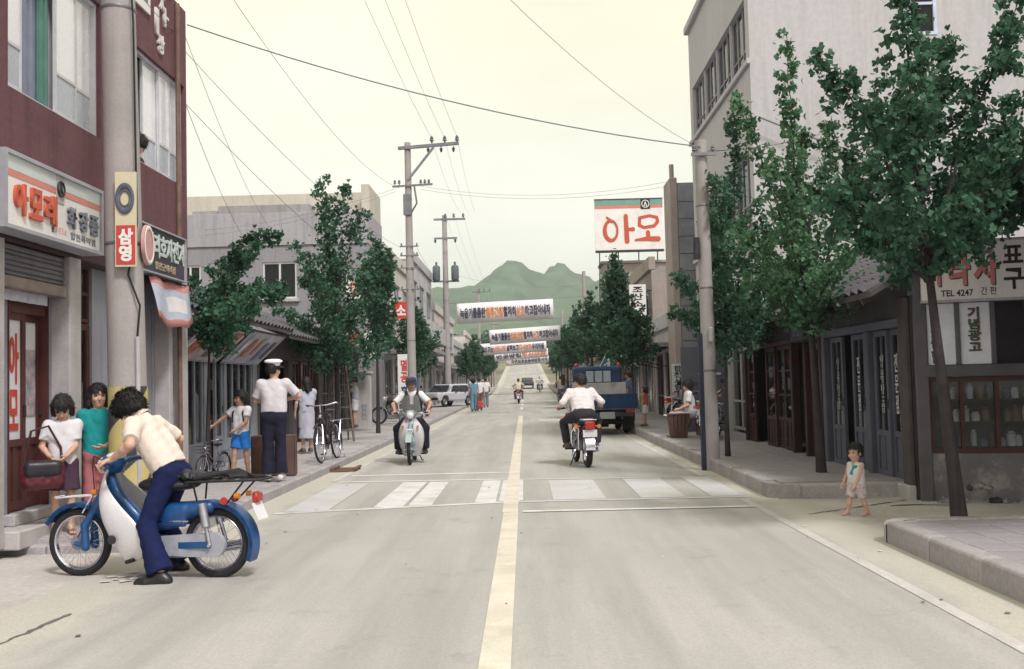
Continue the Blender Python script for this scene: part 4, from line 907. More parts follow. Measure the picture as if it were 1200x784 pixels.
for k in range(70):                                   # scraps of litter and grit, scattered unevenly
    y = rg.uniform(5.6, 26); x = rg.choice((rg.uniform(-3.35, -2.4), rg.uniform(2.5, 3.05), rg.uniform(-3.2, 3.0))); s0 = rg.uniform(.008, .028); n = 5; a0 = rg.uniform(0, 6)
    pts = [(x+s0*rg.uniform(.4, 1.2)*math.cos(a0+6.28*i/n), y+s0*rg.uniform(.4, 1.2)*math.sin(a0+6.28*i/n), g(y)+.008) for i in range(n)]
    MB().add(pts+[(x, y, g(y)+.014)], [tuple(range(n))]+[(i, (i+1) % n, n) for i in range(n)]).build('grit', mat('litter_dark', (.16, .14, .115), .9, .3, 30) if k % 5 else mat('litter_pale', (.6, .58, .5), .9, .2, 30), road)
# pavements (with kerb stones and slabs as pieces)
def pavement(name, x0, x1, y0, y1, z, kerb_x, out, m, skip=0):
    Yv = ys(y0, y1); mb = MB()
    for i, y in enumerate(Yv):
        zz = g(y); mb.v += [(x0, y, zz+z-.012), (x1, y, zz+z-.012), (x0, y, zz-.05), (x1, y, zz-.05)]
    for i in range(len(Yv)-1):
        a, b = 4*i, 4*i+4; mb.f += [(a, a+1, b+1, b), (a, b, b+2, a+2), (a+1, a+3, b+3, b+1)]
    n = len(Yv)-1; mb.f += [(0, 2, 3, 1), (4*n, 4*n+1, 4*n+3, 4*n+2)]; mb.mi = [0]*len(mb.f)
    o = mb.build(name, m); o['kind'] = 'structure'; return o
KW = .16
kst = {}
def kerb_run(par, kx, y0, y1, z, out, L=.92):
    """kerb stones along y; out = +1 when the pavement lies towards +x"""
    me = kst.get((z, out))
    if me is None:
        mb = MB(); b = .022; pr = [(0, -.06), (0, z-b), (b*.4, z-b*.35), (b, z), (KW, z), (KW, -.06)]
        k = len(pr); mb.add([(x*out, -L/2+.004, q) for x, q in pr]+[(x*out, L/2-.004, q) for x, q in pr], [(i, (i+1) % k, (i+1) % k+k, i+k) for i in range(k)]+[tuple(range(k)), tuple(range(k, 2*k))[::-1]])
        me = mb.mesh('kerb_stone', [KERBM]); kst[(z, out)] = me
    y = y0+L/2
    while y < y1-L*.4:
        link('kerb_stone', me, None, par, (kx+rg.uniform(-.006, .006), y, g(y)+rg.uniform(-.006, .006)), (0, 0, R_(rg.uniform(-.4, .4)))); y += L
def slabs(par, x0, x1, y0, y1, z, s=.3, m=None, sy=None):
    sy = sy or s; variants = []
    for k in range(4):
        mb = MB(); mb.bbox(-s/2+.004, s/2-.004, -sy/2+.004, sy/2-.004, -.03, 0, .005); variants.append(mb.mesh('paving_slab', [m]))
    y = y0+sy/2; r = 0
    while y < y1-sy*.3:
        x = x0+s/2
        while x < x1-s*.3:
            link('paving_slab', variants[r % 4], None, par, (x, y, g(y)+z+rg.uniform(-.004, .003)), (R_(rg.uniform(-.5, .5)), R_(rg.uniform(-.5, .5)), 0)); x += s; r += 1
        y += sy
PL = pavement('pavement_left', KL-KW, -7.5, 9.42, 128, ZL, KL, -1, SLABM)
kerb_run(PL, KL, 9.3, 62, ZL, -1); slabs(PL, -5.0, KL-KW, 9.5, 20.3, ZL-.002, .31, SLABM, .40)
for k in range(4): MB().bbox(KL-.92*(k+1)-KW+.004, KL-.92*k-KW-.004, 9.27, 9.415, -.06, ZL*.72, .02).build('kerb_stone', KERBM, PL)
strip(KL-KW, KL-.001, 62, 128, ZL, 'kerb_run', KERBM, PL)
PR = pavement('pavement_right', KR+KW, 9.0, -3, 8.83, ZR, KR, 1, SLABR)
MB().box(KR+.31, 9.0, 8.831, 8.98, -.05, ZR-.012).build('pavement_end', SLABR, PR)
kerb_run(PR, KR, -2.2, 8.85, ZR, 1); slabs(PR, KR+KW, 6.4, 5.5, 8.8, ZR-.002, .30, SLABR, .30)
mb = MB(); n = 8; pr = []
for i in range(n+1): a = R_(180-90*i/n); pr.append((KR+.3+.3*math.cos(a), 8.84+.3*math.sin(a)))
pi = [(KR+.3+.14*math.cos(R_(180-90*i/n)), 8.84+.14*math.sin(R_(180-90*i/n))) for i in range(n+1)]
vs = [(x, y, -.05) for x, y in pr]+[(x, y, ZR-.02) for x, y in pr]+[(x+(u-x)*.12, y+(v-y)*.12, ZR) for (x, y), (u, v) in zip(pr, pi)]+[(x, y, ZR) for x, y in pi]; N1 = n+1
mb.add(vs, [(r*N1+i, r*N1+i+1, (r+1)*N1+i+1, (r+1)*N1+i) for r in range(3) for i in range(n)])
mb.add([(x, y, ZR-.004) for x, y in pi]+[(KR+.3, 8.84, ZR-.004)], [(i, i+1, N1) for i in range(n)]); mb.build('corner_kerb', KERBM, PR)
for k in range(4): MB().bbox(KR+.3+.92*k+.004, KR+.3+.92*(k+1)-.004, 8.98, 9.14, -.06, ZR, .02).build('kerb_stone', KERBM, PR)
PF = pavement('pavement_right', KR-.2+KW, 5.3, 12.28, 128, ZR, KR, 1, SLABR)
kerb_run(PF, KR-.2, 12.6, 60, ZR, 1); slabs(PF, KR-.2+KW, 4.5, 12.3, 22, ZR-.002, .31, SLABR, .38)
for k in range(2): MB().bbox(KR+.16+.76*k+.004, KR+.16+.76*(k+1)-.004, 12.12, 12.29, -.06, ZR, .02).build('kerb_stone', KERBM, PF)
mb = MB(); mb.add([(KR-.2, 12.6, -.05), (KR-.2, 12.32, -.05), (KR-.02, 12.12, -.05), (KR+.16, 12.12, -.05), (KR+.16, 12.6, -.05), (KR-.2, 12.6, ZR), (KR-.19, 12.33, ZR), (KR-.01, 12.13, ZR), (KR+.16, 12.13, ZR), (KR+.16, 12.6, ZR)], [(0, 1, 6, 5), (1, 2, 7, 6), (2, 3, 8, 7), (3, 4, 9, 8), (5, 6, 7, 8, 9)]); mb.build('corner_kerb', KERBM, PF)
strip(KR-.2, KR-.2+KW, 60, 128, ZR, 'kerb_run', KERBM, PF)
# ------------------------------------------------------------------ hills
mb = MB(); HX = np.linspace(-1500, 1500, 301); HY = np.linspace(620, 2300, 113); rgn = np.random.RandomState(5)
PK = [(-12, 1400, 150, 80, 300), (55, 1450, 158, 48, 300), (-95, 1350, 128, 110, 260), (105, 1420, 146, 60, 280), (-330, 1500, 150, 240, 300), (330, 1480, 138, 200, 320), (-800, 1600, 170, 300, 300), (800, 1550, 165, 300, 300), (-30, 1000, 52, 150, 150), (150, 950, 48, 130, 140), (-260, 980, 60, 150, 140), (1300, 1500, 160, 300, 300), (-1300, 1500, 160, 300, 300)]
ph = rgn.uniform(0, 6.28, (10, 2)); kk = rgn.normal(size=(10, 2))*.025
def hz(x, y):
    z = sum((h_*math.exp(-((x-a)/sx)**2-((y-b)/sy)**2))**3 for a, b, h_, sx, sy in PK)**(1/3)
    q = sum(math.sin(kk[i][0]*x*(1+i*.4)+ph[i][0])*math.sin(kk[i][1]*y*(1+i*.4)+ph[i][1])/(1+i*.4) for i in range(10))
    tr = 3.2*math.sin(x*.31+2*math.sin(y*.21))*math.sin(y*.27+1.7*math.sin(x*.17))+2.2*math.sin(x*.83+y*.5)*math.sin(y*.71-x*.3)
    return 2+z*(1+.075*q)+q*2.4+tr*min(1, z/60)*.8-14*(y < 660)
mb.add([(x, y, hz(x, y)) for y in HY for x in HX], [(j*301+i, j*301+i+1, (j+1)*301+i+1, (j+1)*301+i) for j in range(112) for i in range(300)])
HILL = mat('wooded_hillside', (.055, .10, .055), .95, .5, .02, 1.0, .12, fine=.5, spec=.1, stain=.6, stain_col=(.13, .15, .075), stain_scale=.012)
o = mb.build('hills', HILL); o['kind'] = 'structure'; o.data.polygons.foreach_set('use_smooth', [True]*len(o.data.polygons))
me = MB().box(-1700, 1700, -80, 2450, -4, 235).mesh('haze'); ho = link('haze', me); ho['kind'] = 'stuff'
hm = bpy.data.materials.new('haze'); hm.use_nodes = True; hm.node_tree.nodes.clear(); vo = hm.node_tree.nodes.new('ShaderNodeVolumePrincipled'); vo.inputs['Color'].default_value = (.86, .93, .97, 1); vo.inputs['Density'].default_value = .00038; vo.inputs['Anisotropy'].default_value = .2
ou = hm.node_tree.nodes.new('ShaderNodeOutputMaterial'); hm.node_tree.links.new(vo.outputs[0], ou.inputs['Volume']); me.materials.append(hm)
# ------------------------------------------------------------------ building helpers (local x along the front, y into the building, z up)
CONC = mat('grey_render', (.30, .285, .26), .88, .12, .8, .3, 50, streak=.5, stain=.3, stain_col=(.2, .19, .175))
CREAM = mat('cream_render', (.50, .47, .37), .88, .1, .7, .25, 50, streak=.4, streak_col=(.25, .23, .19))
MAROON = mat('maroon_render', (.135, .060, .066), .85, .14, .9, .45, 70, streak=.75, streak_col=(.075, .034, .038), fine=.14, stain=.35, stain_col=(.19, .10, .10), stain_scale=1.1)
REDWOOD = mat('red_brown_wood', (.085, .026, .022), .5, .2, 3, .2, 40, streak=.3, streak_col=(.05, .02, .018))
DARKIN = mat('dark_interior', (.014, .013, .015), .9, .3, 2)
WHITEM = mat('white_frame', (.56, .56, .53), .55, .08, 4, .05, stain=.25)
SILVER = mat('silver_frame', (.42, .42, .42), .45, .1, 4, .05, metal=.3)
GLASS = glass()
WOODGR = mat('weathered_wood', (.072, .063, .060), .85, .25, 3, .4, 40, streak=.6)
BLUEGR = mat('blue_grey_paint', (.10, .107, .13), .7, .15, 2.5, .2, 40, streak=.35, streak_col=(.08, .08, .085))
TILE = mat('grey_roof_tile', (.10, .096, .10), .85, .3, 2, .4, 25, stain=.5, stain_col=(.23, .22, .2), stain_scale=2.5)
CONCW = mat('pale_concrete', (.44, .42, .375), .88, .12, 1.5, .3, 40, streak=.5, streak_col=(.26, .24, .21))
def wall_grid(mb, x0, x1, z0, z1, y0, y1, ops):
    xs = sorted({x0, x1, *[v for o in ops for v in o[:2] if x0 < v < x1]}); zs = sorted({z0, z1, *[v for o in ops for v in o[2:4] if z0 < v < z1]})
    for a, b in zip(xs[:-1], xs[1:]):
        run = None
        for c, d in zip(zs[:-1], zs[1:]):
            mx, mz = (a+b)/2, (c+d)/2; hole = any(o[0] < mx < o[1] and o[2] < mz < o[3] for o in ops)
            if hole:
                if run: mb.box(a, b, y0, y1, run[0], run[1]); run = None
            else: run = (run[0], d) if run else (c, d)
        if run: mb.box(a, b, y0, y1, run[0], run[1])
    return mb
def window(par, x0, x1, z0, z1, y, cols=2, bars=(), fm=None, fw=.045, d=.06, gm=None, name='window', back=None, split=None, low=None):
    """frame with separate panes; bars = heights (fractions) of cross bars"""
    fm = fm or WHITEM; gm = gm or GLASS; mb = MB(); mb.box(x0, x1, y, y+d, z0, z0+fw).box(x0, x1, y, y+d, z1-fw, z1)
    xs = split or [x0+(x1-x0)*i/cols for i in range(cols+1)]
    for i, x in enumerate(xs):
        a = x if i == 0 else (x-fw if i == len(xs)-1 else x-fw/2); mb.box(a, a+fw, y+.002, y+d-.002, z0+fw, z1-fw)
    zz = [0]+list(bars)+[1]
    for bz in bars: z = z0+(z1-z0)*bz; mb.box(x0+fw, x1-fw, y+.005, y+d-.005, z-fw*.4, z+fw*.4)
    o = mb.build(name, fm, par)
    for i in range(len(xs)-1):
        for j in range(len(zz)-1):
            za, zb = z0+(z1-z0)*zz[j]+fw*.4, z0+(z1-z0)*zz[j+1]-fw*.4
            MB().box(xs[i]+fw*.5, xs[i+1]-fw*.5, y+d*.5, y+d*.5+.006, max(za, z0+fw), min(zb, z1-fw)).build('pane', (low if (low and j == 0) else gm), o)
    if back: MB().box(x0, x1, y+d+.25, y+d+.27, z0-.05, z1+.05).build('room_back', back, o)
    return o
def folds(mb, x0, x1, y, z0, z1, amp=.03, n=24):
    vs = []
    for i in range(n+1):
        x = x0+(x1-x0)*i/n; yy = y+amp*math.sin(i*1.9)+amp*.5*math.sin(i*.7); vs += [(x, yy, z0), (x, yy, z1)]
    mb.add(vs, [(2*i, 2*i+2, 2*i+3, 2*i+1) for i in range(n)]); return mb
def panel_door(par, x0, x1, z0, z1, y, m, name='door', lower=.32, gm=None, cols=1, bars=(), back=None):
    mb = MB(); s = .07; zl = z0+(z1-z0)*lower
    mb.box(x0, x0+s, y, y+.045, z0, z1).box(x1-s, x1, y, y+.045, z0, z1).box(x0+s, x1-s, y+.002, y+.043, z1-s, z1).box(x0+s, x1-s, y+.002, y+.043, zl-s/2, zl+s/2).box(x0+s, x1-s, y+.002, y+.043, z0, z0+s*1.3)
    mb.box(x0+s, x1-s, y+.02, y+.032, z0+s*1.3, zl-s/2); w_ = (x1-x0-2*s); 
    for i in range(1, max(2, int(w_/.16))): xx = x0+s+w_*i/max(2, int(w_/.16)); mb.box(xx-.02, xx+.02, y+.008, y+.02, z0+s*1.3, zl-s/2)
    for b in bars: z = zl+(z1-zl)*b; mb.box(x0+s, x1-s, y+.006, y+.04, z-.014, z+.014)
    for c in range(1, cols): xx = x0+s+w_*c/cols; mb.box(xx-.014, xx+.014, y+.008, y+.038, zl+s/2, z1-s)
    o = mb.build(name, m, par)
    MB().box(x0+s*.8, x1-s*.8, y+.022, y+.027, zl+s*.4, z1-s*.8).build('pane', gm or GLASS, o)
    MB().bbox(x1-s*.7, x1-s*.3, y-.02, y, (z0+z1)/2-.06, (z0+z1)/2+.06, .006).build('handle', DARKST, o)
    return o
def sign_board(name, label, cat, loc, rz, w_, h, d, face, rim=None, group=None, rim_w=.035):
    t = thing(name, label, cat, loc, rz, group)
    MB().box(-w_/2, w_/2, .0, d, 0, h).build('board', face, t)
    if rim:
        mb = MB(); mb.box(-w_/2-.001, w_/2+.001, -.03, d+.002, -rim_w, 0).box(-w_/2-.001, w_/2+.001, -.03, d+.002, h, h+rim_w).box(-w_/2-rim_w, -w_/2-.001, -.03, d+.002, -rim_w, h+rim_w).box(w_/2+.001, w_/2+rim_w, -.03, d+.002, -rim_w, h+rim_w)
        mb.build('sign_frame', rim, t)
    return t
# ------------------------------------------------------------------ maroon two-storey shop building on the left
XA = -4.75
bA = thing('shop_building', 'maroon two-storey shop building with white framed windows above grey shop bays', 'building', (XA, 11, 0), 90)
def lx(Y): return Y-11
W1, W2 = (9.1, 11.14, 4.38, 5.93), (11.9, 13.95, 4.38, 5.83)
mb = MB(); wall_grid(mb, lx(5.5), lx(14.03), 3.05, 6.95, 0, .22, [(lx(a), lx(b), c, d) for a, b, c, d in (W1, W2)])
mb.box(lx(14.03)-.22, lx(14.03), .222, 7.5, 0, 6.95); mb.box(lx(5.5), lx(13.81), .222, 7.5, 3.0, 3.06); mb.box(lx(5.5), lx(13.81), .222, 7.5, 6.5, 6.6)
mb.box(lx(5.5), lx(14.03)-.23, 7.2, 7.5, 0, 6.5); mb.box(lx(5.3), lx(5.5), 0, 7.5, 0, 6.95)
mb.build('upper_wall', MAROON, bA)
CURT_G = mat('green_curtain', (.10, .22, .165), .9, .15, 3, .1); CURT_W = mat('white_curtain', (.66, .66, .62), .9, .06, 3, .1); CURT_B = mat('grey_blue_curtain', (.20, .22, .26), .9, .15, 3, .1)
SKY_PANE = mat('sky_white_pane', (.74, .74, .70), .2, .04, 2, 0, spec=.6, coat=.5)  # upper panes: flat white colour stands in for the sky mirrored in glass
FROST = mat('frosted_pane', (.40, .43, .44), .25, .06, 2, 0, spec=.6)
w1 = window(bA, lx(9.1), lx(11.14), 4.38, 5.93, .05, bars=(), fm=WHITEM, split=[lx(9.1), lx(11.14)], fw=.04); 
for ch in list(w1.children): bpy.data.objects.remove(ch)
def sash(win, a, b, z0, z1, y, bar=.29, lowm=None, upm=None):
    mb = MB(); f = .032
    mb.box(a, a+f, y, y+.03, z0, z1).box(b-f, b, y, y+.03, z0, z1).box(a+f, b-f, y, y+.03, z0, z0+f).box(a+f, b-f, y, y+.03, z1-f, z1)
    zb = z0+(z1-z0)*bar; mb.box(a+f, b-f, y+.002, y+.028, zb-f/2, zb+f/2); o = mb.build('sash', WHITEM, win)
    MB().box(a+f*.7, b-f*.7, y+.012, y+.017, z0+f*.7, zb-f*.3).build('pane', lowm or FROST, win); MB().box(a+f*.7, b-f*.7, y+.012, y+.017, zb+f*.3, z1-f*.7).build('pane', upm or SKY_PANE, win)
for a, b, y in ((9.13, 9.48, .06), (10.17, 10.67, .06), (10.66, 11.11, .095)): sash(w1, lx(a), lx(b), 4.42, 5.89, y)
folds(MB(), lx(9.47), lx(9.62), .16, 4.40, 5.92, .02).build('curtain', CURT_G, w1); folds(MB(), lx(9.64), lx(9.98), .19, 4.40, 5.92, .03).build('curtain', CURT_B, w1); folds(MB(), lx(9.98), lx(10.2), .16, 4.40, 5.92, .025).build('curtain', CURT_G, w1)
folds(MB(), lx(9.12), lx(9.46), .19, 4.40, 5.92, .012).build('curtain', CURT_W, w1); folds(MB(), lx(10.2), lx(11.12), .19, 4.40, 5.92, .012).build('curtain', CURT_W, w1)
w2 = window(bA, lx(11.9), lx(13.95), 4.38, 5.83, .05, bars=(), fm=WHITEM, split=[lx(11.9), lx(13.95)], fw=.04)
for ch in list(w2.children): bpy.data.objects.remove(ch)
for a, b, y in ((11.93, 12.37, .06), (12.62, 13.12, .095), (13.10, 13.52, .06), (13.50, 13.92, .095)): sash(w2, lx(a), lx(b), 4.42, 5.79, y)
for a, b in ((11.93, 12.3), (12.68, 13.1), (13.12, 13.3), (13.52, 13.9)): folds(MB(), lx(a), lx(b), .19, 4.40, 5.82, .012).build('curtain', CURT_W, w2)
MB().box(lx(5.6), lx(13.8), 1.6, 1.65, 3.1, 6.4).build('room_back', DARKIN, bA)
# ground floor: piers, recess, doors
mb = MB()
PIER = mat('pier_terrazzo', (.42, .395, .36), .8, .12, 4, .2, 60, fine=.14, streak=.35, streak_col=(.27, .25, .225))
for a, b, y1 in ((8.80, 9.06, .42), (10.37, 10.64, .42), (12.02, 12.30, .42), (13.30, 13.42, .30), (13.80, 14.03-.002, .2)): MB().bbox(lx(a), lx(b), .004, y1, .10, 3.048, .01).build('pier', PIER, bA)
GREYW = mat('recess_wall', (.26, .265, .275), .85, .1, 1.5, .2, 40, streak=.4)
mb = MB(); wall_grid(mb, lx(5.6), lx(13.8), .1, 2.99, .20, .33, [(lx(9.48), lx(10.30), .36, 2.72), (lx(10.72), lx(11.35), .2, 2.95), (lx(12.34), lx(13.2), .13, 2.6)]); mb.build('recess_wall', GREYW, bA)
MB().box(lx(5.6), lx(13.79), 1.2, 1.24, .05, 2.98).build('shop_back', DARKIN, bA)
MB().bbox(lx(5.6), lx(13.8), .0, .42, 2.93, 3.046, .01).build('lintel', mat('dark_maroon', (.06, .03, .034), .8, .15, 2), bA)
mb = MB()
for k in range(6): mb.bbox(lx(9.07), lx(10.36), .06-.01*(k % 2), .195, 2.62+.05*k, 2.668+.05*k, .012)
mb.build('shutter_box', mat('shutter_steel', (.20, .195, .19), .55, .2, 3, .1, metal=.4, streak=.4), bA)
MB().bbox(lx(9.07), lx(10.36), .03, .192, 2.50, 2.615, .01).build('shutter_rail', mat('rusty_rail', (.27, .22, .18), .7, .3, 4, .2), bA)
POSTER = mat('white_panel', (.70, .70, .66), .5, .05, 3, 0)
for a, b in ((9.48, 9.89), (9.89, 10.30)): panel_door(bA, lx(a), lx(b), .37, 2.30, .23+(.0 if a < 9.6 else .05), REDWOOD, 'door', .34, POSTER)
MB().box(lx(9.49), lx(10.29), .22, .31, 2.30, 2.42).box(lx(9.482), lx(9.50), .19, .32, .365, 2.715).box(lx(10.275), lx(10.295), .19, .32, .365, 2.715).box(lx(9.5), lx(10.27), .22, .31, 2.66, 2.715).build('door_frame', REDWOOD, bA)
pm = mat('pin_up_poster', (.36, .33, .34), .6, .55, 7, 0, stain=.7, stain_col=(.62, .36, .26), stain_scale=7)
MB().box(lx(9.99), lx(10.21), .292, .296, 1.28, 1.95).build('poster', pm, bA)
lettering('아\n모', lx(9.60), lx(9.78), 1.15, 2.1, .248, mat('red_ink', (.55, .06, .03), .6, .05, 3, 0), bA, .03)
for a, b, zt in ((10.72, 11.04, 2.28), (11.04, 11.35, 2.28)): panel_door(bA, lx(a), lx(b), .2, zt, .23, REDWOOD, 'door', .34)
window(bA, lx(10.72), lx(11.35), 2.30, 2.95, .23, 3, (.5,), REDWOOD, .04, .05, name='transom')
panel_door(bA, lx(12.36), lx(12.75), .13, 2.1, .24, REDWOOD); MB().box(lx(12.76), lx(13.2), .21, .27, .13, 2.6).build('door_leaf', mat('grey_door', (.23, .23, .23), .7, .1, 2), bA)
MB().bbox(lx(9.07), lx(10.36), -.12, .19, .08, .25, .012).build('door_step', CONCW, bA); MB().bbox(lx(10.66), lx(12.0), .06, .21, .08, .19, .012).build('door_step', CONCW, bA); MB().bbox(lx(9.42), lx(10.33), .10, .22, .251, .36, .01).build('door_sill', CONCW, bA)
MB().tube([(lx(13.6), -.03, .12), (lx(13.6), -.03, 2.0), (lx(13.6), -.03, 6.9)], .035, 8).build('drain_pipe', mat('rust_pipe', (.17, .105, .075), .7, .3, 5, .2), bA, True)
# faded relief letters near the parapet
for body, a, b, z0, z1 in (('ㅣ', 12.80, 12.9, 6.20, 6.55), ('상', 12.86, 13.10, 5.98, 6.24), ('ㅈ', 12.95, 13.12, 6.58, 6.80), ('ㅏ', 13.10, 13.26, 6.40, 6.66)): lettering(body, lx(a), lx(b), z0, z1, -.004, mat('white_letter', (.66, .62, .56), .7, .1, 5), bA, .03, .03, 'wall_letter')
# signs
SIGNW = mat('sign_white', (.74, .72, .63), .5, .05, 2, 0, stain=.15); RED_L = mat('sign_red', (.52, .10, .055), .5, .12, 4, .0, stain=.3, stain_col=(.6, .28, .12), stain_scale=8); GREY_L = mat('sign_grey', (.17, .18, .20), .5, .25, 6, 0, stain=.4, stain_col=(.34, .35, .33), stain_scale=8)
STR_R = mat('stripe_red', (.62, .235, .17), .5, .08, 3, 0); STR_G = mat('stripe_green', (.56, .61, .54), .5, .05, 3, 0); BLK = mat('sign_black', (.025, .023, .025), .6, .15, 4, 0)
def cosmetics_logo(par, x, z, s, y, m):
    mb = MB(); mb.torus((x, y-.008, z), (0, 1, 0), s*.42, s*.055, 20, 6); mb.prism([(x-s*.22, z-s*.28), (x, z+s*.34), (x+s*.22, z-s*.28), (x+s*.10, z-s*.28), (x, z+s*.06), (x-s*.10, z-s*.28)], y-.012, y-.001); mb.build('emblem', m, par)
s1 = sign_board('shop_sign', 'white cosmetics shop sign with orange and grey letters on maroon building', 'sign', (XA+.235, 9.575, 3.00), 90, 1.95, .63, .2, SIGNW, SILVER)
MB().box(-.975, .975, -.004, -.001, .50, .63).build('pale_band', STR_G, s1); MB().box(-.975, .975, -.0045, -.001, .44, .495).build('red_stripe', STR_R, s1)
MB().box(-.02, .14, -.008, -.001, .36, .63).build('emblem_panel', mat('emblem_grey', (.42, .42, .36), .5, .05, 3, 0), s1); cosmetics_logo(s1, .06, .50, .17, -.008, BLK)
for ch, a in (('아', -.84), ('모', -.56), ('레', -.28)): lettering(ch, a, a+.23, .11, .40, -.001, RED_L, s1, .035, .03)
for ch, a in (('화', .20), ('장', .46), ('품', .71)): lettering(ch, a, a+.19, .15, .36, -.001, GREY_L, s1, .035, .025)
lettering('☎', -.12, -.06, .055, .11, -.001, GREY_L, s1, 0, .003); lettering('3836', -.04, .20, .065, .125, -.001, mat('pink_ink', (.72, .47, .4), .6, .1, 6, 0), s1, 0, .003); lettering('합천특약점', .28, .86, .04, .115, -.001, GREY_L, s1, .02, .003)
s2 = sign_board('bicycle_shop_sign', 'dark bicycle shop sign with pale green letters on maroon building', 'sign', (XA+.14, 12.68, 2.99), 90, 1.60, .56, .13, mat('sign_dark', (.05, .045, .055), .55, .2, 3, .05), SILVER, rim_w=.018)
PGRN = mat('pale_green_letter', (.50, .57, .50), .6, .1, 6, 0, stain=.3, stain_col=(.3, .34, .3), stain_scale=9)
lettering('삼천리호자전거', -.78, .77, .20, .50, -.001, PGRN, s2, .03, .012); lettering('합천군대리점', -.28, .44, .05, .15, -.001, mat('tan_letter', (.42, .33, .2), .6, .1, 5, 0), s2, .02, .006)
# pole-hung tyre sign on the near utility pole is built with the pole
cl = thing('cloth_banner', 'white cloth with blue lettering hung over the red wooden doors', 'banner', (XA-.15, 9.72, 2.40), 90)
o = folds(MB(), -.46, .46, 0, .0, .50, .012, 18).build('cloth', mat('cloth_white', (.55, .55, .57), .9, .08, 3, .1), cl); o.modifiers.new('t', 'SOLIDIFY').thickness = .004
lettering('판스낭메류', -.42, .36, .24, .42, -.022, mat('navy_ink', (.03, .03, .12), .8, .1, 3, 0), cl, .03, .004)
o = thing('awning_cloth', 'faded red and white awning cloth slung under the bicycle shop sign', 'awning', (XA+.02, 13.0, 2.35), 90)
AWN = mat('awning_stripe', (.52, .48, .45), .9, .12, 4, .1, stain=.75, stain_col=(.46, .20, .15), stain_scale=2.0)
vs = []; 
for i in range(11):
    for j in range(7):
        u, v = i/10, j/6; vs.append((-.72+1.44*u, -.09-.10*v-.03*math.sin(u*9+v*2), .58-.5*v-.10*math.sin(u*3.1)*v+.02*math.sin(u*14)))
a = MB().add(vs, [(i*7+j, i*7+j+1, (i+1)*7+j+1, (i+1)*7+j) for i in range(10) for j in range(6)])
a.mi = [(1 if j < 1 or j == 5 else (2 if 3 < i < 8 and 1 < j < 4 else 0)) for i in range(10) for j in range(6)]; a = a.build('cloth', [mat('awning_pale_blue', (.40, .43, .47), .9, .12, 4, .1), mat('awning_faded_red', (.50, .22, .18), .9, .12, 4, .1), mat('awning_white', (.62, .60, .56), .9, .1, 4, .1)], o, True); a.modifiers.new('t', 'SOLIDIFY').thickness = .004
MB().tube([(-.74, -.08, .60), (.74, -.08, .60)], .012, 6).build('rail', DARKST, o)
tb = thing('top_board', 'small white board with dark letters high on the maroon wall', 'sign', (XA+.03, 12.30, 6.36), 90)
MB().box(-.34, .30, 0, .028, 0, .8).build('board', SIGNW, tb); lettering('교', -.1, .2, .12, .5, -.001, GREY_L, tb, .03, .005)

# ------------------------------------------------------------------ low shops further along on the left
def tiled_roof(par, x0, x1, y0, z0, y1, z1, m=None, step=.27, n_row=10, name='roof'):
    """sloping roof from eave (y0,z0) up to ridge (y1,z1): slab plus rounded tile courses, each a piece"""
    m = m or TILE; base = MB().add([(x0, y0, z0), (x1, y0, z0), (x1, y1, z1), (x0, y1, z1), (x0, y0, z0-.07), (x1, y0, z0-.07), (x1, y1, z1-.07), (x0, y1, z1-.07)], [(0, 1, 2, 3), (4, 7, 6, 5), (0, 4, 5, 1), (1, 5, 6, 2), (2, 6, 7, 3), (3, 7, 4, 0)]).build(name, WOODGR, par)
    sl = math.hypot(y1-y0, z1-z0); ang = math.atan2(z1-z0, y1-y0); rl = sl/n_row
    vs = []; N = 6
    for yy, zz in ((-.03, .0), (rl*1.06, -.012)):
        for i in range(N+1): u = i/N; vs.append((-step/2+step*u, yy, zz+.035*math.sin(u*math.pi*1.0)**1.0*(1 if u < 1 else 1)-.012*math.cos(u*math.pi*2)+.012))
    k = N+1; mbt = MB().add(vs+[(a, b, c-.018) for a, b, c in vs], [(i, i+1, k+i+1, k+i) for i in range(N)]+[(2*k+i, 3*k+i, 3*k+i+1, 2*k+i+1) for i in range(N)]+[(i, 2*k+i, 2*k+i+1, i+1) for i in range(N)])
    me = mbt.mesh('roof_tile', [m]); nx = int((x1-x0)/step); cnt = 0; rest = MB()
    for r in range(n_row):
        for c in range(nx):
            u = (r+.05)/n_row; p = (x0+step*(c+.5), y0+(y1-y0)*u, z0+(z1-z0)*u+.012)
            if cnt < 290: link('roof_tile', me, None, base, p, (ang+R_(rg.uniform(-1.5, 1.5)), R_(rg.uniform(-2, 2)), R_(rg.uniform(-2, 2)))); cnt += 1
            else:
                M = Matrix.Translation(p) @ Matrix.Rotation(ang+R_(rg.uniform(-1.5, 1.5)), 4, 'X'); rest.add([M @ Vector(v) for v in mbt.v], mbt.f)
    if rest.v: rest.build('tile_field', m, base)['kind'] = 'stuff'
    return base
XS2 = -5.55
PALEBG = mat('pale_blue_grey_paint', (.25, .27, .285), .7, .15, 2.5, .2, 40, streak=.35, streak_col=(.14, .14, .145))
sB = thing('low_shop', 'single-storey blue-grey glazed shop with tiled roof beside the maroon building', 'shop', (XS2, 19, 0), 90)
def l2(Y): return Y-19
mb = MB(); wall_grid(mb, l2(14.1), l2(20.6), .1, 2.75, .0, .12, [(l2(14.6), l2(17.2), .55, 2.2), (l2(17.45), l2(18.35), .1, 2.2), (l2(18.5), l2(20.3), .55, 2.2)]); mb.box(l2(14.1), l2(20.6), .121, 4.0, 2.62, 2.72); mb.box(l2(14.1), l2(20.6), 3.9, 4.0, .1, 2.6); mb.build('front_wall', PALEBG, sB)
MB().box(l2(14.2), l2(20.5), .9, .95, .1, 2.6).build('shop_back', DARKIN, sB)
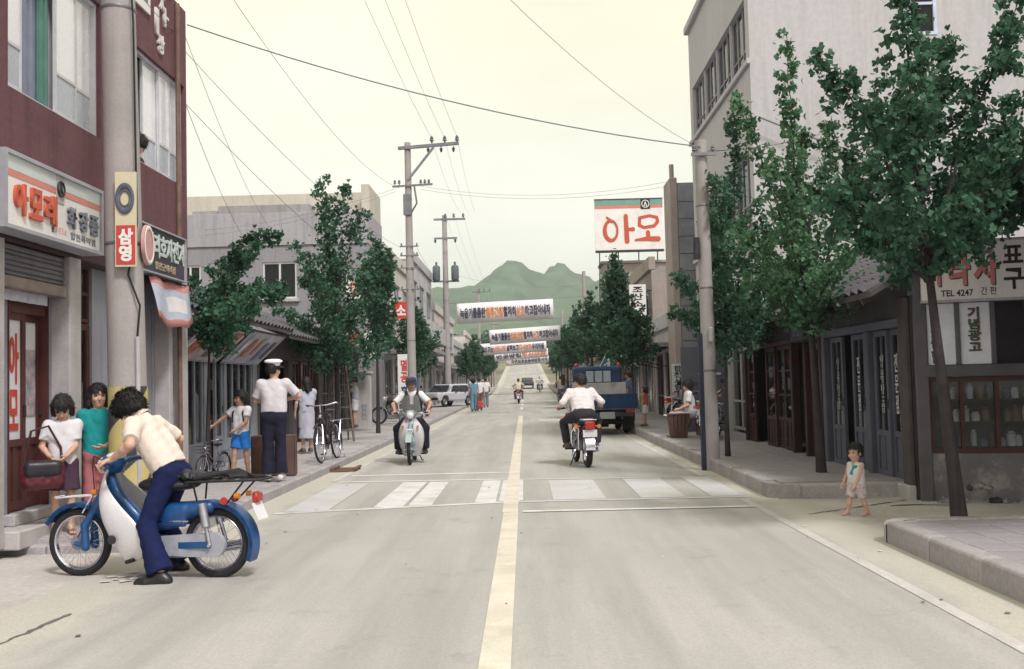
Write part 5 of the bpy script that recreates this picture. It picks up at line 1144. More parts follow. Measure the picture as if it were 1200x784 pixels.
window(sB, l2(14.6), l2(17.2), .55, 2.2, .02, 6, (), PALEBG, .06); window(sB, l2(18.5), l2(20.3), .55, 2.2, .02, 4, (), PALEBG, .06)
panel_door(sB, l2(17.9), l2(18.35), .12, 2.18, .03, PALEBG, 'door', .25)
rg2 = random.Random(8)
for k in range(16):
    x = l2(rg2.choice((rg2.uniform(14.7, 17.1), rg2.uniform(18.6, 20.2)))); z = rg2.uniform(.7, 1.9); MB().bbox(x-.12, x+.12, .16, .2, z-.12, z+.12, .006).build('window_poster', mat('goods_%d' % (k % 4), [(.3, .28, .25), (.28, .12, .08), (.1, .16, .25), (.35, .33, .2)][k % 4], .7, .3, 8), sB)
tiled_roof(sB, l2(14.15), l2(20.7), -.75, 2.70, 2.2, 4.1, n_row=11)
# two propped painted boards below its eave
def prop_board(label, Ya, Yb, z0, z1, ya, yb, col, stc, seed):
    t = thing('propped_board', label, 'board', (XS2, (Ya+Yb)/2, 0), 90, None); h = (Yb-Ya)/2
    m = mat('painted_board_%d' % seed, col, .7, .35, 2.2, .1, stain=.8, stain_col=stc, stain_scale=1.6, fine=.15)
    MB().add([(-h, yb, z0), (h, yb, z0), (h, ya, z1), (-h, ya, z1), (-h, yb, z0-.03), (h, yb, z0-.03), (h, ya, z1-.03), (-h, ya, z1-.03)], [(0, 1, 2, 3), (4, 7, 6, 5), (0, 4, 5, 1), (1, 5, 6, 2), (2, 6, 7, 3), (3, 7, 4, 0)]).build('board', m, t)
    n = Vector((0, z1-z0, -(ya-yb))).normalized()
    MB().bar((-h, yb-.005, z0), (h, yb-.005, z0), .035, .035).bar((-h, ya, z1+.01), (h, ya, z1+.01), .035, .035).bar((-h, yb, z0+.005), (-h, ya, z1+.005), .035, .035).bar((h, yb, z0+.005), (h, ya, z1+.005), .035, .035).build('board_frame', WOODGR, t)
    MB().tube([(-h*.8, ya, z1), (-h*.8, .02, z1+.1)], .012, 6).tube([(h*.8, ya, z1), (h*.8, .02, z1+.1)], .012, 6).build('prop', DARKST, t)
    for k in range(9 if seed == 1 else 5):
        u = -.9+1.8*(k+.5)/(9 if seed == 1 else 5); cc = [(.45, .12, .07), (.10, .16, .25), (.55, .53, .48), (.38, .25, .12), (.08, .08, .09)][(k*3+seed) % 5]; a, b = .12+.1*(k % 3), .75+.05*(k % 3); P = lambda q, v: (h*q, yb+(ya-yb)*v-.004*0, z0+(z1-z0)*v)
        off = Vector((0, -(z1-z0), (ya-yb))).normalized(); off = off if off.z < 0 else -off; q0, q1 = u-.09, u+.085
        qs = [Vector(P(q0, a))+off*.036, Vector(P(q1, a))+off*.036, Vector(P(q1, b))+off*.036, Vector(P(q0, b))+off*.036]; MB().quad(*qs).build('painted_picture', mat('board_picture_%d' % ((k*3+seed) % 5), cc, .75, .4, 6, .1, stain=.6, stain_col=(.4, .37, .34), stain_scale=5), t)
    return t
prop_board('wide propped board with red and grey faded picture below tiled eave', 14.35, 17.6, 2.02, 2.58, -.72, -.08, (.40, .385, .38), (.44, .15, .09), 1)
prop_board('narrower propped board with grey and blue faded lettering next to wide board', 17.85, 20.3, 2.02, 2.56, -.66, -.08, (.38, .375, .385), (.15, .17, .24), 2)
sC = thing('dark_shop', 'single-storey dark open-fronted shop with timber front and tiled eave', 'shop', (XS2-.05, 25, 0), 90)
l3 = lambda Y: Y-25
mb = MB(); wall_grid(mb, l3(20.7), l3(33.6), .1, 2.7, 0, .12, [(l3(21), l3(23.6), .12, 2.2), (l3(24), l3(27), .12, 2.2), (l3(27.6), l3(30.8), .5, 2.2), (l3(31.2), l3(33), .12, 2.2)]); mb.box(l3(20.7), l3(33.6), .121, 4, 2.58, 2.68).box(l3(33.45), l3(33.6), .121, 4, .1, 2.57); mb.build('front_wall', WOODGR, sC)
MB().box(l3(20.8), l3(33.4), 1.3, 1.35, .1, 2.55).build('shop_back', DARKIN, sC)
for k in range(6): panel_door(sC, l3(24+.5*k), l3(24.48+.5*k), .14, 2.18, .03+.04*(k % 2), REDWOOD if k % 3 else BLUEGR, 'door', .35)
window(sC, l3(27.6), l3(30.8), .5, 2.2, .02, 6, (.5,), BLUEGR, .06); panel_door(sC, l3(31.3), l3(31.8), .14, 2.18, .03, WOODGR)
tiled_roof(sC, l3(20.75), l3(33.8), -.7, 2.62, 2.2, 3.8, n_row=9)
gw = thing('gate_wall', 'short pale rendered gate wall with grey scribbles beside dark shop', 'wall', (-5.35, 32.4, ZL+g(32)), 0)
MB().bbox(-.42, .35, -.12, .12, -.05, 1.72, .02).build('wall_panel', CONCW, gw); MB().bbox(-.47, .40, -.16, .16, 1.722, 1.80, .02).build('coping', CONCW, gw)
lettering('합\n천', .02, .22, .25, .75, -.121, mat('grey_scribble', (.2, .2, .2), .8, .1, 5, 0), gw, .02, .002)
# red and white hanging signs beyond
hs = sign_board('hanging_sign', 'red sign with a white character above the gate wall', 'sign', (-5.3, 31.4, 2.62), 0, .36, .55, .05, mat('bright_red', (.55, .05, .035), .5, .1, 4, 0)); lettering('약', -.13, .13, .14, .40, -.001, SIGNW, hs, .04)
hs = sign_board('hanging_sign', 'white sign with dark characters beside red sign above the gate wall', 'sign', (-4.9, 31.6, 2.35), 0, .34, .95, .05, SIGNW); lettering('약\n국', -.12, .12, .15, .8, -.001, BLK, hs, .03)
hs = sign_board('small_white_sign', 'small white and red sign fixed high beside the grey building', 'sign', (-5.75, 33.9, 4.5), 0, .55, .7, .05, SIGNW); lettering('의\n원', -.16, .16, .1, .62, -.001, RED_L, hs, .03)

# ------------------------------------------------------------------ grey two-storey building side on, behind the low shops
gB = thing('grey_building', 'grey two-storey concrete building with cream roof parapet behind the low shops', 'building', (-5.6, 36, g(36)), 0)
mb = MB(); ops = [(-3.85, -2.6, 4.7, 6.05), (-6.9, -6.1, 4.9, 6.0)]; wall_grid(mb, -9.5, 0, 0, 6.65, 0, .2, ops); mb.box(-.2, 0, .201, 3.6, 0, 6.65); mb.box(-9.5, -.201, 3.4, 3.6, 0, 6.65).box(-9.5, -.201, .201, 3.39, 3.1, 3.3); mb.build('wall', mat('violet_grey_render', (.275, .266, .262), .88, .1, .5, .25, 40, streak=.4), gB)
MB().bbox(-9.5, .02, -.06, 3.62, 6.652, 7.85, .01).build('roof_band', mat('light_grey_band', (.35, .34, .33), .88, .08, .5, .2, 40, streak=.35), gB)
MB().bbox(-9.5, -.3, 1.6, 3.5, 7.852, 8.85, .01).build('parapet', CREAM, gB); MB().bbox(-.298, .0, .6, 3.5, 7.852, 8.95, .01).build('parapet', CREAM, gB)
MB().bbox(-5.6, -2.2, .5, 1.4, 7.852, 8.25, .01).bbox(-6.6, -5.61, .6, 1.4, 7.852, 8.1, .01).build('roof_step', CONC, gB)
for a, b, c, d in ops: window(gB, a, b, c, d, .04, 2, (), WHITEM, .07, .08, back=DARKIN); MB().bbox(a-.1, b+.1, -.12, .03, c-.12, c-.002, .01).build('sill', CONCW, gB)
MB().box(-9.3, -.25, 2.4, 2.5, .1, 6.4).build('room_back', DARKIN, gB)

# ------------------------------------------------------------------ farther street buildings (both sides)
def street_block(label, side, X, Y0, Y1, H, floors, wm, bays, gfm=None, balc=False, par=.5, name='shop_house', roofm=None, canopy=True, wfrac=.6):
    z0 = g((Y0+Y1)/2); t = thing(name, label, 'building', (X, (Y0+Y1)/2, z0), 90 if side < 0 else -90); L = Y1-Y0; h = L/2; fh = H/floors; mb = MB(); ops = []
    for f in range(floors):
        for b in range(bays):
            a = -h+L*(b+.5)/bays; ww = L/bays*wfrac
            if f == 0: ops.append((a-ww*.65, a+ww*.65, .1, fh*.78, f))
            else: ops.append((a-ww*.6, a+ww*.6, f*fh+fh*.30, f*fh+fh*.80, f))
    wall_grid(mb, -h, h, -.3, H, 0, .2, ops); mb.box(-h, -h+.2, .201, 8, -.3, H).box(h-.2, h, .201, 8, -.3, H).box(-h+.2, h-.2, 7.8, 8, -.3, H); mb.build('wall', wm, t)
    MB().box(-h, h, .0, 8, H+.001, H+.12).build('roof', roofm or CONC, t); MB().bbox(-h-.02, h+.02, -.1, .15, H+.121, H+.12+par, .02).build('parapet', wm, t)
    MB().box(-h+.25, h-.25, 1.0, 1.05, .0, H-.1).build('room_back', DARKIN, t)
    for a, b, c, d, f in ops:
        if f == 0: window(t, a, b, c, d, .06, 3, (.35,), SILVER if gfm is None else gfm, .06, .06, name='shop_front')
        else: window(t, a, b, c, d, .06, 3, (.3,), SILVER, .05, .06); MB().bbox(a-.08, b+.08, -.1, .05, c-.1, c-.003, .01).build('sill', CONCW, t)
    for f in range(1, floors):
        if balc: MB().bbox(-h+.3, h-.3, -.95, -.003, f*fh-.12, f*fh, .01).bbox(-h+.3, h-.3, -.95, -.87, f*fh+.001, f*fh+.85, .01).bbox(-h+.3, -h+.38, -.868, -.004, f*fh+.001, f*fh+.85, .01).bbox(h-.38, h-.3, -.868, -.004, f*fh+.001, f*fh+.85, .01).build('balcony', wm, t)
        else: MB().bbox(-h-.03, h+.03, -.18, -.003, f*fh-.14, f*fh+.05, .01).build('ledge', CONCW, t)
    if canopy: MB().bbox(-h+.1, h-.1, -.9, -.004, fh*.82, fh*.87, .01).build('canopy', CONC, t)
    return t
BEIGE = mat('beige_render', (.53, .495, .43), .88, .12, .5, .25, 40, streak=.5, streak_col=(.22, .2, .17)); PALEG = mat('pale_grey_render', (.44, .435, .41), .88, .12, .5, .25, 40, streak=.5)
street_block('beige two-storey shop house next to the grey building', -1, -5.65, 39.8, 49.4, 6.6, 2, BEIGE, 3)
street_block('pale grey two-storey building with concrete balcony behind the transformer pole', -1, -5.6, 49.6, 61, 7.6, 2, PALEG, 3, balc=True)
street_block('lower beige building with long canopy past the balcony building', -1, -5.5, 61.2, 78, 5.8, 2, BEIGE, 4)
street_block('long low grey shop row far along the left pavement', -1, -5.6, 78.2, 98, 4.2, 1, PALEG, 6)
street_block('farthest beige shop house on the left pavement', -1, -5.8, 98.4, 122, 5.6, 2, BEIGE, 5)
# ------------------------------------------------------------------ right side: tiled shop row with wooden doors
XR = 4.55
rS = thing('tiled_shop', 'single-storey shop with sagging grey tile roof and brown and blue-grey wooden doors', 'shop', (XR, 16.2, 0), -90)
r1 = lambda Y: 16.2-Y
DKPL = mat('dark_plaster', (.06, .053, .056), .9, .2, 1.5, .2, 40, streak=.4, streak_col=(.05, .045, .045))
BRWN = mat('dark_brown_wood', (.046, .020, .021), .65, .22, 3, .2, 40, streak=.4, streak_col=(.035, .02, .02))
PAPER = mat('window_paper', (.5, .5, .47), .8, .2, 5, 0)
mb = MB(); wall_grid(mb, r1(20.65), r1(11.76), 0, 2.62, 0, .12, [(r1(20.55), r1(15.3), .17, 2.06), (r1(15.1), r1(12.05), .17, 2.06)]); mb.box(r1(20.65), r1(11.76), 4.3, 4.4, 0, 2.6).box(r1(11.86), r1(11.76), .121, 4.29, 0, 2.6).box(r1(20.65), r1(20.55), .121, 4.29, 0, 2.6); mb.build('front_wall', DKPL, rS)
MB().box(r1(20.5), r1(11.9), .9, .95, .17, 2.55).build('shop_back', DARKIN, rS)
mb = MB(); mb.bbox(r1(15.2), r1(12.0), -.04, .10, 2.062, 2.17, .01)
for Y in (15.15, 13.25, 12.02): mb.bbox(r1(Y)-.07, r1(Y)+.07, -.03, .11, .17, 2.06, .01)
mb.build('door_frame', BLUEGR, rS)
mb = MB(); mb.bbox(r1(20.62), r1(15.3), -.03, .10, 2.062, 2.14, .01)
for Y in (20.6, 17.0, 16.2, 15.35): mb.bbox(r1(Y)-.06, r1(Y)+.06, -.025, .11, .17, 2.06, .01)
mb.build('door_frame', BRWN, rS)
for Ya, Yb, m, y in ((14.95, 14.40, BLUEGR, .03), (14.05, 13.5, BLUEGR, .05), (13.12, 12.62, BLUEGR, .03), (12.64, 12.12, BLUEGR, .07), (20.5, 19.95, BRWN, .03), (19.0, 18.3, BRWN, .03), (18.32, 17.65, BRWN, .07), (17.67, 17.08, BRWN, .03), (16.1, 15.45, BRWN, .05)): panel_door(rS, r1(Ya), r1(Yb), .18, 2.05, y, m, 'door', .30, None, 2 if m is BLUEGR else 1, (.33, .66) if m is BRWN else ())
for k, (Y, z, s_) in enumerate(((14.7, 1.6, .1), (13.8, 1.35, .12), (12.9, 1.45, .1), (12.4, 1.2, .12), (18.7, 1.75, .13), (18.7, 1.25, .1), (18.0, 1.7, .12), (17.4, 1.72, .1), (15.8, 1.2, .12), (14.7, 1.1, .1), (20.2, 1.3, .12), (12.9, .95, .1))): MB().box(r1(Y)-s_*.5, r1(Y)+s_*.5, .11, .115, z-s_*1.4, z+s_*1.4).build('paper_notice', PAPER, rS)
for Ya, n_ in ((14.67, 0), (13.77, 1), (12.87, 0), (12.38, 1)): lettering(('양\n복\n맞\n춤', '전\n문\n점')[n_], r1(Ya)-.05, r1(Ya)+.05, 1.0, 1.75, .045, PAPER, rS, .02, .003)
tiled_roof(rS, r1(20.9), r1(11.55), -.52, 2.46, 2.4, 4.1, n_row=11)
for k in range(18): MB().bar((r1(20.6)+k*.51, -.50, 2.36), (r1(20.6)+k*.51, .3, 2.68), .06, .07).build('rafter', WOODGR, rS)
MB().bbox(r1(20.65), r1(11.76), -.10, .0-.002, .0, .185, .015).build('door_step', CONCW, rS)
MB().bbox(r1(12.02), r1(11.77), -.06, -.004, .186, 2.4, .01).build('corner_post', WOODGR, rS)
hb = thing('shop_board', 'tilted grey shop board with worn dark lettering under the tiled eave', 'sign', (XR-.30, 18.9, 2.02), -90)
b_ = MB().box(-.85, .85, 0, .03, 0, .42).build('board', mat('worn_sign', (.26, .25, .26), .8, .3, 4, .1, stain=.5, stain_scale=4), hb); lettering('합천양복점', -.75, .75, .08, .36, -.001, mat('faded_black', (.06, .055, .07), .8, .2, 4, 0), hb, .03, .003); hb.rotation_euler = (R_(14), 0, R_(-90))
hb = thing('shop_board', 'small dark shop board hung beside the tilted board under the tiled eave', 'sign', (XR-.1, 16.3, 2.08), -90); MB().box(-.35, .35, 0, .03, 0, .36).build('board', mat('dark_sign', (.09, .10, .13), .8, .3, 4), hb); lettering('양장', -.25, .25, .07, .3, -.001, mat('faded_grey', (.25, .25, .26), .8, .2, 4, 0), hb, .02, .003)
# ------------------------------------------------------------------ sign maker's shop, turned towards the viewer
sg = thing('signwriter_shop', 'weathered shop with white painted signboard, glazed shelves and flaking plaster base', 'shop', (4.60, 11.70, 0), -14); sg.scale = (.88, 1, 1)
GRW = mat('grey_timber', (.115, .108, .112), .85, .2, 3, .3, 40, streak=.5); PLAS = mat('flaking_plaster', (.165, .155, .15), .9, .2, 1.8, .5, 18, stain=.8, stain_col=(.42, .40, .385), stain_scale=2.4)
mb = MB(); wall_grid(mb, 0, 4.2, 0, 2.95, 0, .12, [(.10, 4.0, .56, 1.44), (.10, 4.0, 1.58, 2.30)]); mb.build('front_wall', PLAS, sg); MB().box(0, .1, .121, 3.0, 0, 2.95).box(4.1, 4.2, .121, 3, 0, 2.95).box(.101, 4.099, 2.9, 3, 0, 2.95).build('side_wall', PLAS, sg)
MB().bbox(-.04, .12, -.05, .10, 0, 2.94, .01).build('corner_post', GRW, sg); MB().bbox(.06, 4.1, -.06, .11, 1.442, 1.578, .01).build('beam', GRW, sg); MB().box(.1, 4.0, .75, .8, .1, 2.8).build('shop_back', DARKIN, sg)
for x in (.09, .50, .93, 1.36, 1.8): MB().bbox(x-.03, x+.03, -.03, .09, 1.58, 2.30, .006).build('mullion', GRW, sg)
RDW = mat('red_window_wood', (.07, .03, .027), .7, .2, 4, .2)
window(sg, .12, 2.1, .565, 1.435, -.01, 1, (), RDW, gm=glass('clear_glass', (.85, .87, .87), .03, .02), fw=.05, d=.08, split=[.12, .52, .94, 1.36, 1.75, 2.1])
for z in (.63, .92, 1.18):
    MB().box(.15, 2.05, .12, .42, z-.02, z).build('shelf', WOODGR, sg)
    x = .19; k = 0
    while x < 1.45:
        r = rg.uniform(.03, .055); hh = rg.uniform(.09, .2); m = [mat('jar_pale', (.55, .56, .55), .5, .3, 9), mat('jar_brown', (.16, .10, .07), .5, .3, 9), mat('jar_blue', (.12, .15, .2), .5, .3, 9), mat('jar_tin', (.3, .29, .27), .4, .3, 9, metal=.3)][rg.randrange(4)]
        o = MB().lathe([(0, 0), (r, 0), (r, hh*.8), (r*.7, hh*.88), (r*.7, hh), (0, hh)], n=10).build('paint_can', m, None, True); yy = .15+rg.uniform(-.02, .06); xl = (x+r)*.88; ca, sa = math.cos(R_(-14)), math.sin(R_(-14)); o.location = (4.60+xl*ca-yy*sa, 11.70+xl*sa+yy*ca, z+.001); tag(o, {'jar_pale': 'pale', 'jar_brown': 'brown', 'jar_blue': 'blue', 'jar_tin': 'grey'}[m.name]+(' can standing on the %s shelf behind the signwriter window' % {.63: 'bottom', .92: 'middle', 1.18: 'top'}[z]), 'can', 'cans on the signwriter shelves'); x += 2*r+rg.uniform(.005, .05); k += 1
PNL = mat('pale_panel', (.74, .77, .75), .6, .08, 2, .05, stain=.2)
for a, b in ((.13, .47), (.53, .90)): MB().box(a, b, .0, .03, 1.585, 2.295).build('sign_panel', PNL, sg)
DKG = mat('dark_green_ink', (.03, .10, .075), .6, .1, 4, 0); PINK = mat('pink_ink2', (.56, .19, .17), .6, .12, 4, 0)
lettering('기\n념\n광\n고', .635, .795, 1.73, 2.24, -.006, PINK, sg, .05, .003); lettering('기\n념\n광\n고', .625, .785, 1.735, 2.245, -.011, DKG, sg, .035, .003)
lettering('간판\n제작', .17, .27, 1.93, 2.25, -.003, PINK, sg, .03, .003); lettering('종\n합', .17, .27, 1.60, 1.92, -.003, DKG, sg, .04, .003)
bd = thing('signboard', 'big white painted board with pink letters and a phone number over shelves', 'sign', (4.60, 11.70, 0), -14); bd.scale = (.88, 1, 1)
MB().box(.06, 4.15, -.13, -.07, 2.33, 2.98).build('board', SIGNW, bd); MB().box(.05, 4.16, -.14, -.065, 2.981, 3.01).box(.05, 4.16, -.14, -.065, 2.30, 2.329).build('sign_frame', mat('thin_frame', (.4, .39, .36), .7, .1, 3), bd)
for body, a, b in (('미', .10, .30), ('라', .40, .66), ('사', .70, 1.0)): lettering(body, a+.018, b+.018, 2.475, 2.855, -.131, DKG, bd, .04, .003); lettering(body, a, b, 2.49, 2.87, -.135, PINK, bd, .04, .003)
lettering('TEL 4247', .30, .69, 2.365, 2.44, -.131, BLK, bd, .02, .003); lettering('간 판', .78, .97, 2.37, 2.46, -.131, BLK, bd, .01, .003); lettering('표\n구', 1.06, 1.30, 2.42, 2.92, -.131, BLK, bd, .03, .003); lettering('액자', 1.5, 2.2, 2.45, 2.85, -.131, BLK, bd, .03, .003)
rb = thing('rubble', 'broken plaster lumps and dark hole at the foot of flaking shop wall', 'rubble', (5.0, 11.44, 0), -14)
for k in range(9):
    F = Field((-.12, -.12, -.12), (.12, .12, .12), .018); s0 = rg.uniform(.035, .085); F.ell((0, 0, 0), (s0, s0*.7, s0*.6)).wrinkle(.02, 40, k); F.build('plaster_lump', PLAS if k % 3 else mat('soot', (.05, .045, .045), .95, .3, 6), rb, (-.28+.09*k+rg.uniform(-.04, .04), rg.uniform(-.1, .02), s0*.5+(.16 if k in (3, 4, 5) else 0)))
# lean-to tiled canopy of the next house (that house stands outside the picture)
nh = thing('near_house', 'house at the pavement with low tiled canopy roof reaching over the sign', 'house', (6.6, 8.9, ZR), -90)
MB().box(-2.2, 2.7, 0, .15, -.1, 4.2).box(-2.2, -2.05, .151, 4, -.1, 4.2).box(2.55, 2.7, .151, 4, -.1, 4.2).build('wall', PLAS, nh)
tiled_roof(nh, -2.75, 2.7, -2.05, 3.0, 1.2, 4.6, n_row=11)
for k in range(11): MB().bar((-2.6+k*.5, -2.0, 2.90), (-2.6+k*.5, 0, 3.88), .07, .08).build('rafter', WOODGR, nh)

# ------------------------------------------------------------------ pale three-storey building
WB = mat('offwhite_render', (.47, .455, .43), .88, .07, .4, .3, 45, streak=.55, streak_col=(.34, .325, .305), fine=.06, stain=.3, stain_col=(.40, .385, .36), stain_scale=.8)
wB = thing('office_building', 'pale three-storey building with bands of dark windows above the tiled shops', 'building', (4.9, 20.7, 0), -90)
ops = [(-6.9, -.35, 8.22, 9.62), (-6.9, -.35, 4.85, 6.28), (-6.6, -3.9, .2, 2.6), (-3.5, -.4, .2, 2.6)]
mb = MB(); wall_grid(mb, -7.3, 0, 0, 11.3, 0, .25, ops); mb.build('street_wall', WB, wB)
mb = MB(); wall_grid(mb, .251, 9.0, 0, 11.3, 0, .25, [(3.35, 3.95, 8.6, 9.95)]); mb.box(8.75, 9.0, .251, 7.3, 0, 11.3).box(.251, 8.74, 7.05, 7.3, 0, 11.3).box(.251, 8.74, .251, 7.04, 11.0, 11.2).box(.251, 8.74, .251, 7.04, 7.2, 7.4).box(.251, 8.74, .251, 7.04, 3.6, 3.8)
mb.v = [(-y, x, z) for x, y, z in mb.v]; mb.build('side_wall', WB, wB)     # (x across, y back) -> building-local
MB().box(-7.0, -.3, 1.4, 1.45, .1, 10.9).build('room_back', DARKIN, wB)
for z0, z1 in ((8.22, 9.62), (4.85, 6.28)):
    for k in range(4): a = -6.9+1.6375*k; window(wB, a+.03, a+1.60, z0, z1, .08, 3, (.28,), mat('steel_sash', (.24, .24, .24), .6, .15, 4), .045, .06, low=GLASS)
    for k in range(1, 4): MB().box(-6.9+1.6375*k-.035, -6.9+1.6375*k+.028, .03, .22, z0, z1).build('mullion_pier', WB, wB)
MB().bbox(-7.3, .06, -.08, -.003, 8.08, 8.2, .01).build('sill_band', WB, wB); MB().bbox(-7.3, .06, -.08, -.003, 4.72, 4.83, .01).build('sill_band', WB, wB); MB().bbox(-7.36, .06, -.12, .26, 11.302, 11.5, .02).build('coping', WB, wB)
window(wB, -3.4, -.5, .3, 2.5, .1, 3, (.3,), SILVER, .06, name='shop_front'); MB().bbox(-6.6, -3.9, .12, .17, .2, 2.6, .01).build('shutter', mat('blue_shutter', (.20, .22, .25), .6, .15, 3, .1, streak=.3), wB)
sw = thing('side_window', 'pale blue framed window high on the blank side wall of office building', 'window', (4.9+3.65, 20.66, 8.6), 0)
window(sw, -.3, .3, 0, 1.35, .02, 1, (.5,), mat('pale_blue_frame', (.5, .55, .62), .5, .1, 4, 0), .07, .1, back=DARKIN, name='frame')
# wing wall and the bookshop sign
ww = thing('wing_wall', 'narrow blue-grey partition wall standing out from the office building', 'wall', (3.95, 24.2, ZR+g(24)), 0); MB().bbox(-.15, .93, 0, .1, -.03, 2.05, .01).build('panel', BLUEGR, ww); MB().bbox(.25, .80, -.02, -.003, 1.35, 1.40, .004).build('batten', WHITEM, ww)
bs = sign_board('bookshop_sign', 'narrow vertical white bookshop sign with dark characters beside wing wall', 'sign', (4.02, 26.2, 1.12+g(26)), 0, .30, .74, .04, mat('greenish_white', (.50, .53, .50), .6, .1, 3, 0)); lettering('합\n천\n서\n림', -.10, .10, .05, .69, -.001, BLK, bs, .03)
MB().tube([(0, .03, .0), (0, .03, -.95)], .02, 6).build('post', DARKST, bs)
# ------------------------------------------------------------------ block tower wall
bt = thing('block_tower', 'tall bare concrete block stair tower with mortar smears', 'building', (4.40, 29.0, g(29)), 0)
BLK1 = mat('concrete_block', (.22, .235, .24), .9, .15, 1.2, .4, 30, stain=.5, stain_col=(.36, .36, .345), stain_scale=1.8); BLK2 = mat('warm_concrete', (.34, .295, .25), .9, .12, 1.2, .3, 30)
MB().box(.02, 3.0, .02, 1.2, 0, 7.2).build('core', mat('mortar', (.28, .27, .255), .9, .1, 3), bt); MB().bbox(-.02, .2, -.03, 1.2, 0, 7.35, .02).build('corner_column', BLK2, bt); z = 0; k = 0
while z < 6.9:
    x = .21 if k % 2 else .21-.6
    while x < 3.0: MB().bbox(max(x, .21), min(x+1.19, 3.0), -.02+rg.uniform(-.008, .008), .019, z+.01, z+.50, .008).build('block', BLK1, bt); x += 1.2
    z += .51; k += 1
MB().cyl((.1, .3, 7.35), (.1, .3, 7.8), .07, n=8).build('vent_pipe', BLK2, bt)
# ------------------------------------------------------------------ farther right side
TAN = mat('tan_render', (.33, .285, .235), .88, .14, .5, .25, 40, streak=.5, streak_col=(.17, .15, .13))
street_block('tan two-storey building below the red lettered billboard', 1, 4.75, 36.5, 57, 5.3, 2, TAN, 5)
street_block('small low shop between block tower and tan building', 1, 4.75, 31.4, 36.3, 3.0, 1, PALEG, 2, REDWOOD)
street_block('grey shop house on the right past the billboard', 1, 4.9, 57.3, 80, 5.6, 2, PALEG, 5)
street_block('long low beige shop row far along the right pavement', 1, 5.0, 80.3, 122, 4.2, 1, BEIGE, 8)
bb = sign_board('billboard', 'large white rooftop billboard with red letters and green and red stripes', 'billboard', (6.28, 57.5, 9.1), 0, 3.95, 2.95, .2, SIGNW)
RB = mat('billboard_red', (.50, .085, .04), .5, .06, 3, 0); MB().box(-1.975, 1.975, -.006, -.001, 2.60, 2.95).build('green_band', mat('band_green', (.16, .30, .235), .5, .08, 3, 0), bb); MB().box(-1.975, 1.975, -.006, -.001, 2.42, 2.595).build('red_band', mat('band_red', (.58, .20, .13), .5, .08, 3, 0), bb); MB().box(.70, 1.25, -.02, -.001, 2.36, 2.95).build('emblem_panel', BLK, bb)
cosmetics_logo(bb, .975, 2.655, .5, -.02, SIGNW)
def stroke(par, pts, r, m, y):                      # brush-like flat strokes of the painted letters
    mb = MB()
    for (x0, z0, r0), (x1, z1, r1_) in zip(pts[:-1], pts[1:]):
        y -= .0012
        d = Vector((x1-x0, z1-z0)).normalized(); n = Vector((-d.y, d.x)); mb.prism([(x0-n.x*r0*r, z0-n.y*r0*r), (x1-n.x*r1_*r, z1-n.y*r1_*r), (x1+n.x*r1_*r, z1+n.y*r1_*r), (x0+n.x*r0*r, z0+n.y*r0*r)], y-.02, y)
        mb.prism([(x1+r1_*r*math.cos(a), z1+r1_*r*math.sin(a)) for a in np.linspace(0, 2*math.pi, 13)[:-1]], y-.0206, y-.0005); mb.prism([(x0+r0*r*math.cos(a), z0+r0*r*math.sin(a)) for a in np.linspace(0, 2*math.pi, 13)[:-1]], y-.0203, y-.0005)
    return mb.build('painted_letter', m, par)
ring = lambda cx, cz, rx, rz, a0=0, a1=360, n=18, q=1: [(cx+rx*math.cos(R_(a0+(a1-a0)*i/n)), cz+rz*math.sin(R_(a0+(a1-a0)*i/n)), q*(1+.35*math.cos(R_(a0+(a1-a0)*i/n)*1.0+2.6))) for i in range(n+1)]
stroke(bb, ring(-1.05, 1.15, .37, .58, 100, 470), .085, RB, -.003); stroke(bb, [(-1.28, 1.92, .8), (-1.0, 1.68, 1.3)], .07, RB, -.003)
stroke(bb, [(-.18, 1.98, 1.2), (-.14, .50, 1.4)], .10, RB, -.003); stroke(bb, [(-.1, 1.18, 1), (.22, 1.20, 1.5)], .08, RB, -.003)
stroke(bb, [(.62, 1.85, 1), (.60, 1.42, 1.1), (.85, 1.28, 1), (1.45, 1.36, 1.1), (1.66, 1.60, 1.1), (1.62, 1.86, 1), (1.2, 1.97, .9), (.62, 1.85, 1)], .085, RB, -.003); stroke(bb, [(1.08, 1.0, 1.3), (1.10, .72, 1.3)], .09, RB, -.003); stroke(bb, [(.36, .56, .6), (1.0, .62, 1.3), (1.66, .60, 1.5)], .10, RB, -.003)
mb = MB(); mb.box(-1.98, 1.98, -.05, .22, -.12, -.001).box(-1.99, 1.99, -.03, .22, 2.951, 3.0)
for x in (-1.7, -.6, .6, 1.7): mb.bar((x, .3, -3.6), (x, .3, 2.8), .08, .08); mb.bar((x, 1.6, -3.6), (x, .3, 1.6), .06, .06)
mb.build('support_frame', DARKST, bb)
rh = thing('roof_hut', 'plain tan hut on the roof behind red lettered billboard', 'hut', (6.28, 57.5, 5.4), 0); MB().bbox(-1.5, 2.2, .7, 3.0, 0, 3.0, .02).build('wall', TAN, rh); MB().bbox(-1.65, 2.35, .55, 3.15, 3.002, 3.15, .02).build('roof', CONC, rh); window(rh, -.9, .2, 1.2, 2.3, .64, 2, (), SILVER, .05, .05)
jb = sign_board('midwife_sign', 'vertical white projecting sign with black characters on tan building', 'sign', (4.19, 36.2, 3.80), 0, .60, 1.2, .1, SIGNW); lettering('조\n산\n소', -.19, .19, .40, 1.12, -.001, BLK, jb, .03); MB().bar((.30, .05, .3), (.6, .4, .3), .04, .04).bar((.30, .05, 1.0), (.6, .4, 1.0), .04, .04).build('bracket', DARKST, jb)
